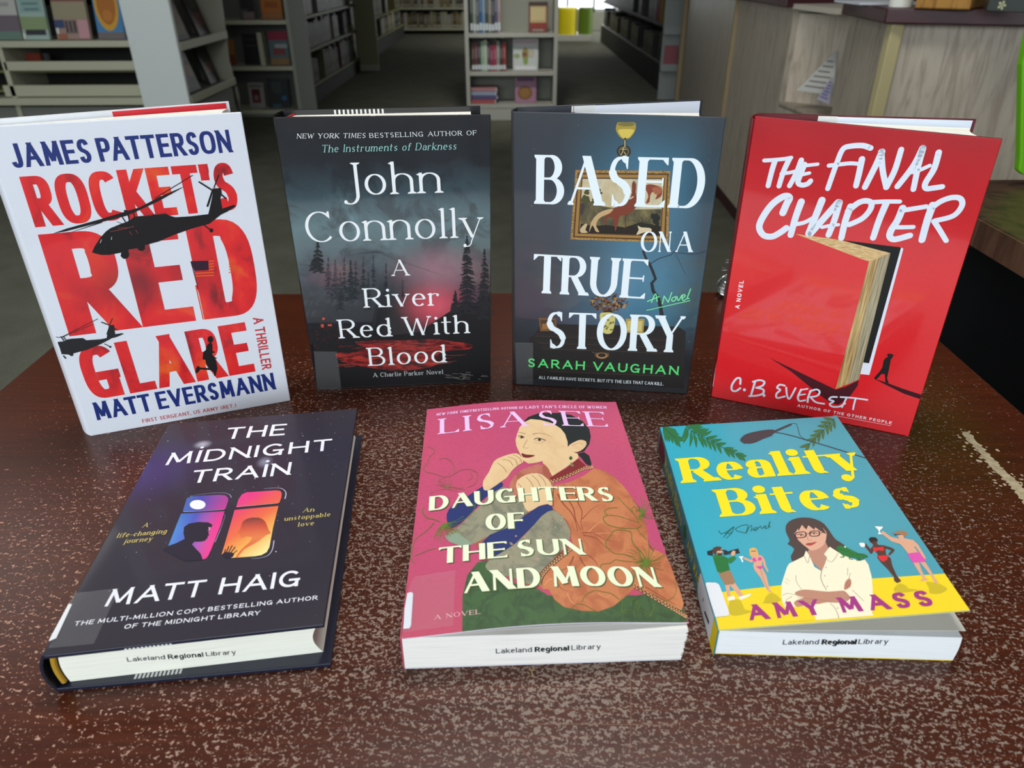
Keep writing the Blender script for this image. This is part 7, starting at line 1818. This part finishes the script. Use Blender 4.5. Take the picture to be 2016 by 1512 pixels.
mb = MB(); rf = random.Random(3)
for k in range(14):
    t, z = rf.random(), zt + rf.uniform(.01, .15); c = f0.lerp(f1, t) + Vector((0, -.002, 0)); r_ = rf.uniform(.004, .009)
    for j in range(5):
        a0 = 2 * PI * j / 5; mb.add([c + Vector((0, 0, z - zt)), c + dd2 * r_ * math.cos(a0 - .4) + Vector((0, 0, z - zt + r_ * math.sin(a0 - .4))), c + dd2 * r_ * 1.3 * math.cos(a0) + Vector((0, 0, z - zt + r_ * 1.3 * math.sin(a0))), c + dd2 * r_ * math.cos(a0 + .4) + Vector((0, 0, z - zt + r_ * math.sin(a0 + .4)))], [(0, 1, 2, 3)])
mb.build('flower_print', [flat((176, 178, 140), .5)], pc)

# ------------------------------------------------------------------ neighbouring desk and green sign
dw = oak('dark_walnut_top', (40, 26, 18), (60, 40, 28)); dwe = oak('walnut_edge', (66, 42, 30), (84, 56, 40)); blk_ = flat((12, 12, 13), .5, .4)
ds = empty('side_desk', (1.0, .5, FZ), 'dark walnut desk with a black open body to the right of the table', 'desk')
mb = MB(); mb.prism([(.512, -.2), (1.6, -.2), (1.6, .945), (.512, .945)], .072, .10); mb.build('desktop', [dw], ds, .001)
mb = MB(); mb.prism([(.5085, -.2), (.5118, -.2), (.5118, .945), (.5085, .945)], .070, .099); mb.build('edge_band', [dwe], ds)
mb = MB(); mb.box(.80, .82, -.15, .9, FZ, .072); mb.build('side_panel', [blk_], ds); mb = MB(); mb.box(.60, 1.5, .88, .90, FZ, .072); mb.build('back_panel', [blk_], ds)
mb = MB(); mb.box(.56, .80, -.15, .88, -.55, -.53); mb.build('shelf', [blk_], ds)
for y in (-.13, .86):
    mb = MB(); mb.box(.56, .60, y, y + .03, FZ, .072); mb.build('leg', [blk_], ds)
gs = empty('green_sign', (.72, .93, .10), 'bright lime green plastic sign standing on the desk at the right edge', 'sign')
g0, g1 = aty(1997, 345, .92), aty(2013, 128, .92)
mb = MB()
cl = [(g1.x, g1.z + .1), (g0.x + .001, g0.z + .012), (g0.x + .004, g0.z + .004), (g0.x + .012, g0.z)]
pts = [(g0.x + .012, g0.z), (.90, g0.z), (.93, g0.z + .25), (g1.x + .03, g0.z + .26)] + [(g1.x + .002, g1.z + .06), (g0.x, g0.z + .02), (g0.x + .003, g0.z + .006)]
pts = [(g0.x + .012, g0.z), (.88, g0.z), (.90, g0.z + .26), (g1.x + (g1.x - g0.x) * .5 + .0, g0.z + .26), (g1.x, g1.z), (g0.x + .0005, g0.z + .02), (g0.x + .004, g0.z + .005)]
mb.sweep([Vector((x, .92, z)) for x, z in pts], Vector((0, .012, 0))); mb.build('panel', [flat((104, 176, 26), .3)], gs, .002)
mb = MB(); mb.box(.70, .84, .87, .94, .10, .112); mb.build('base', [flat((104, 176, 26), .3)], gs, .002)
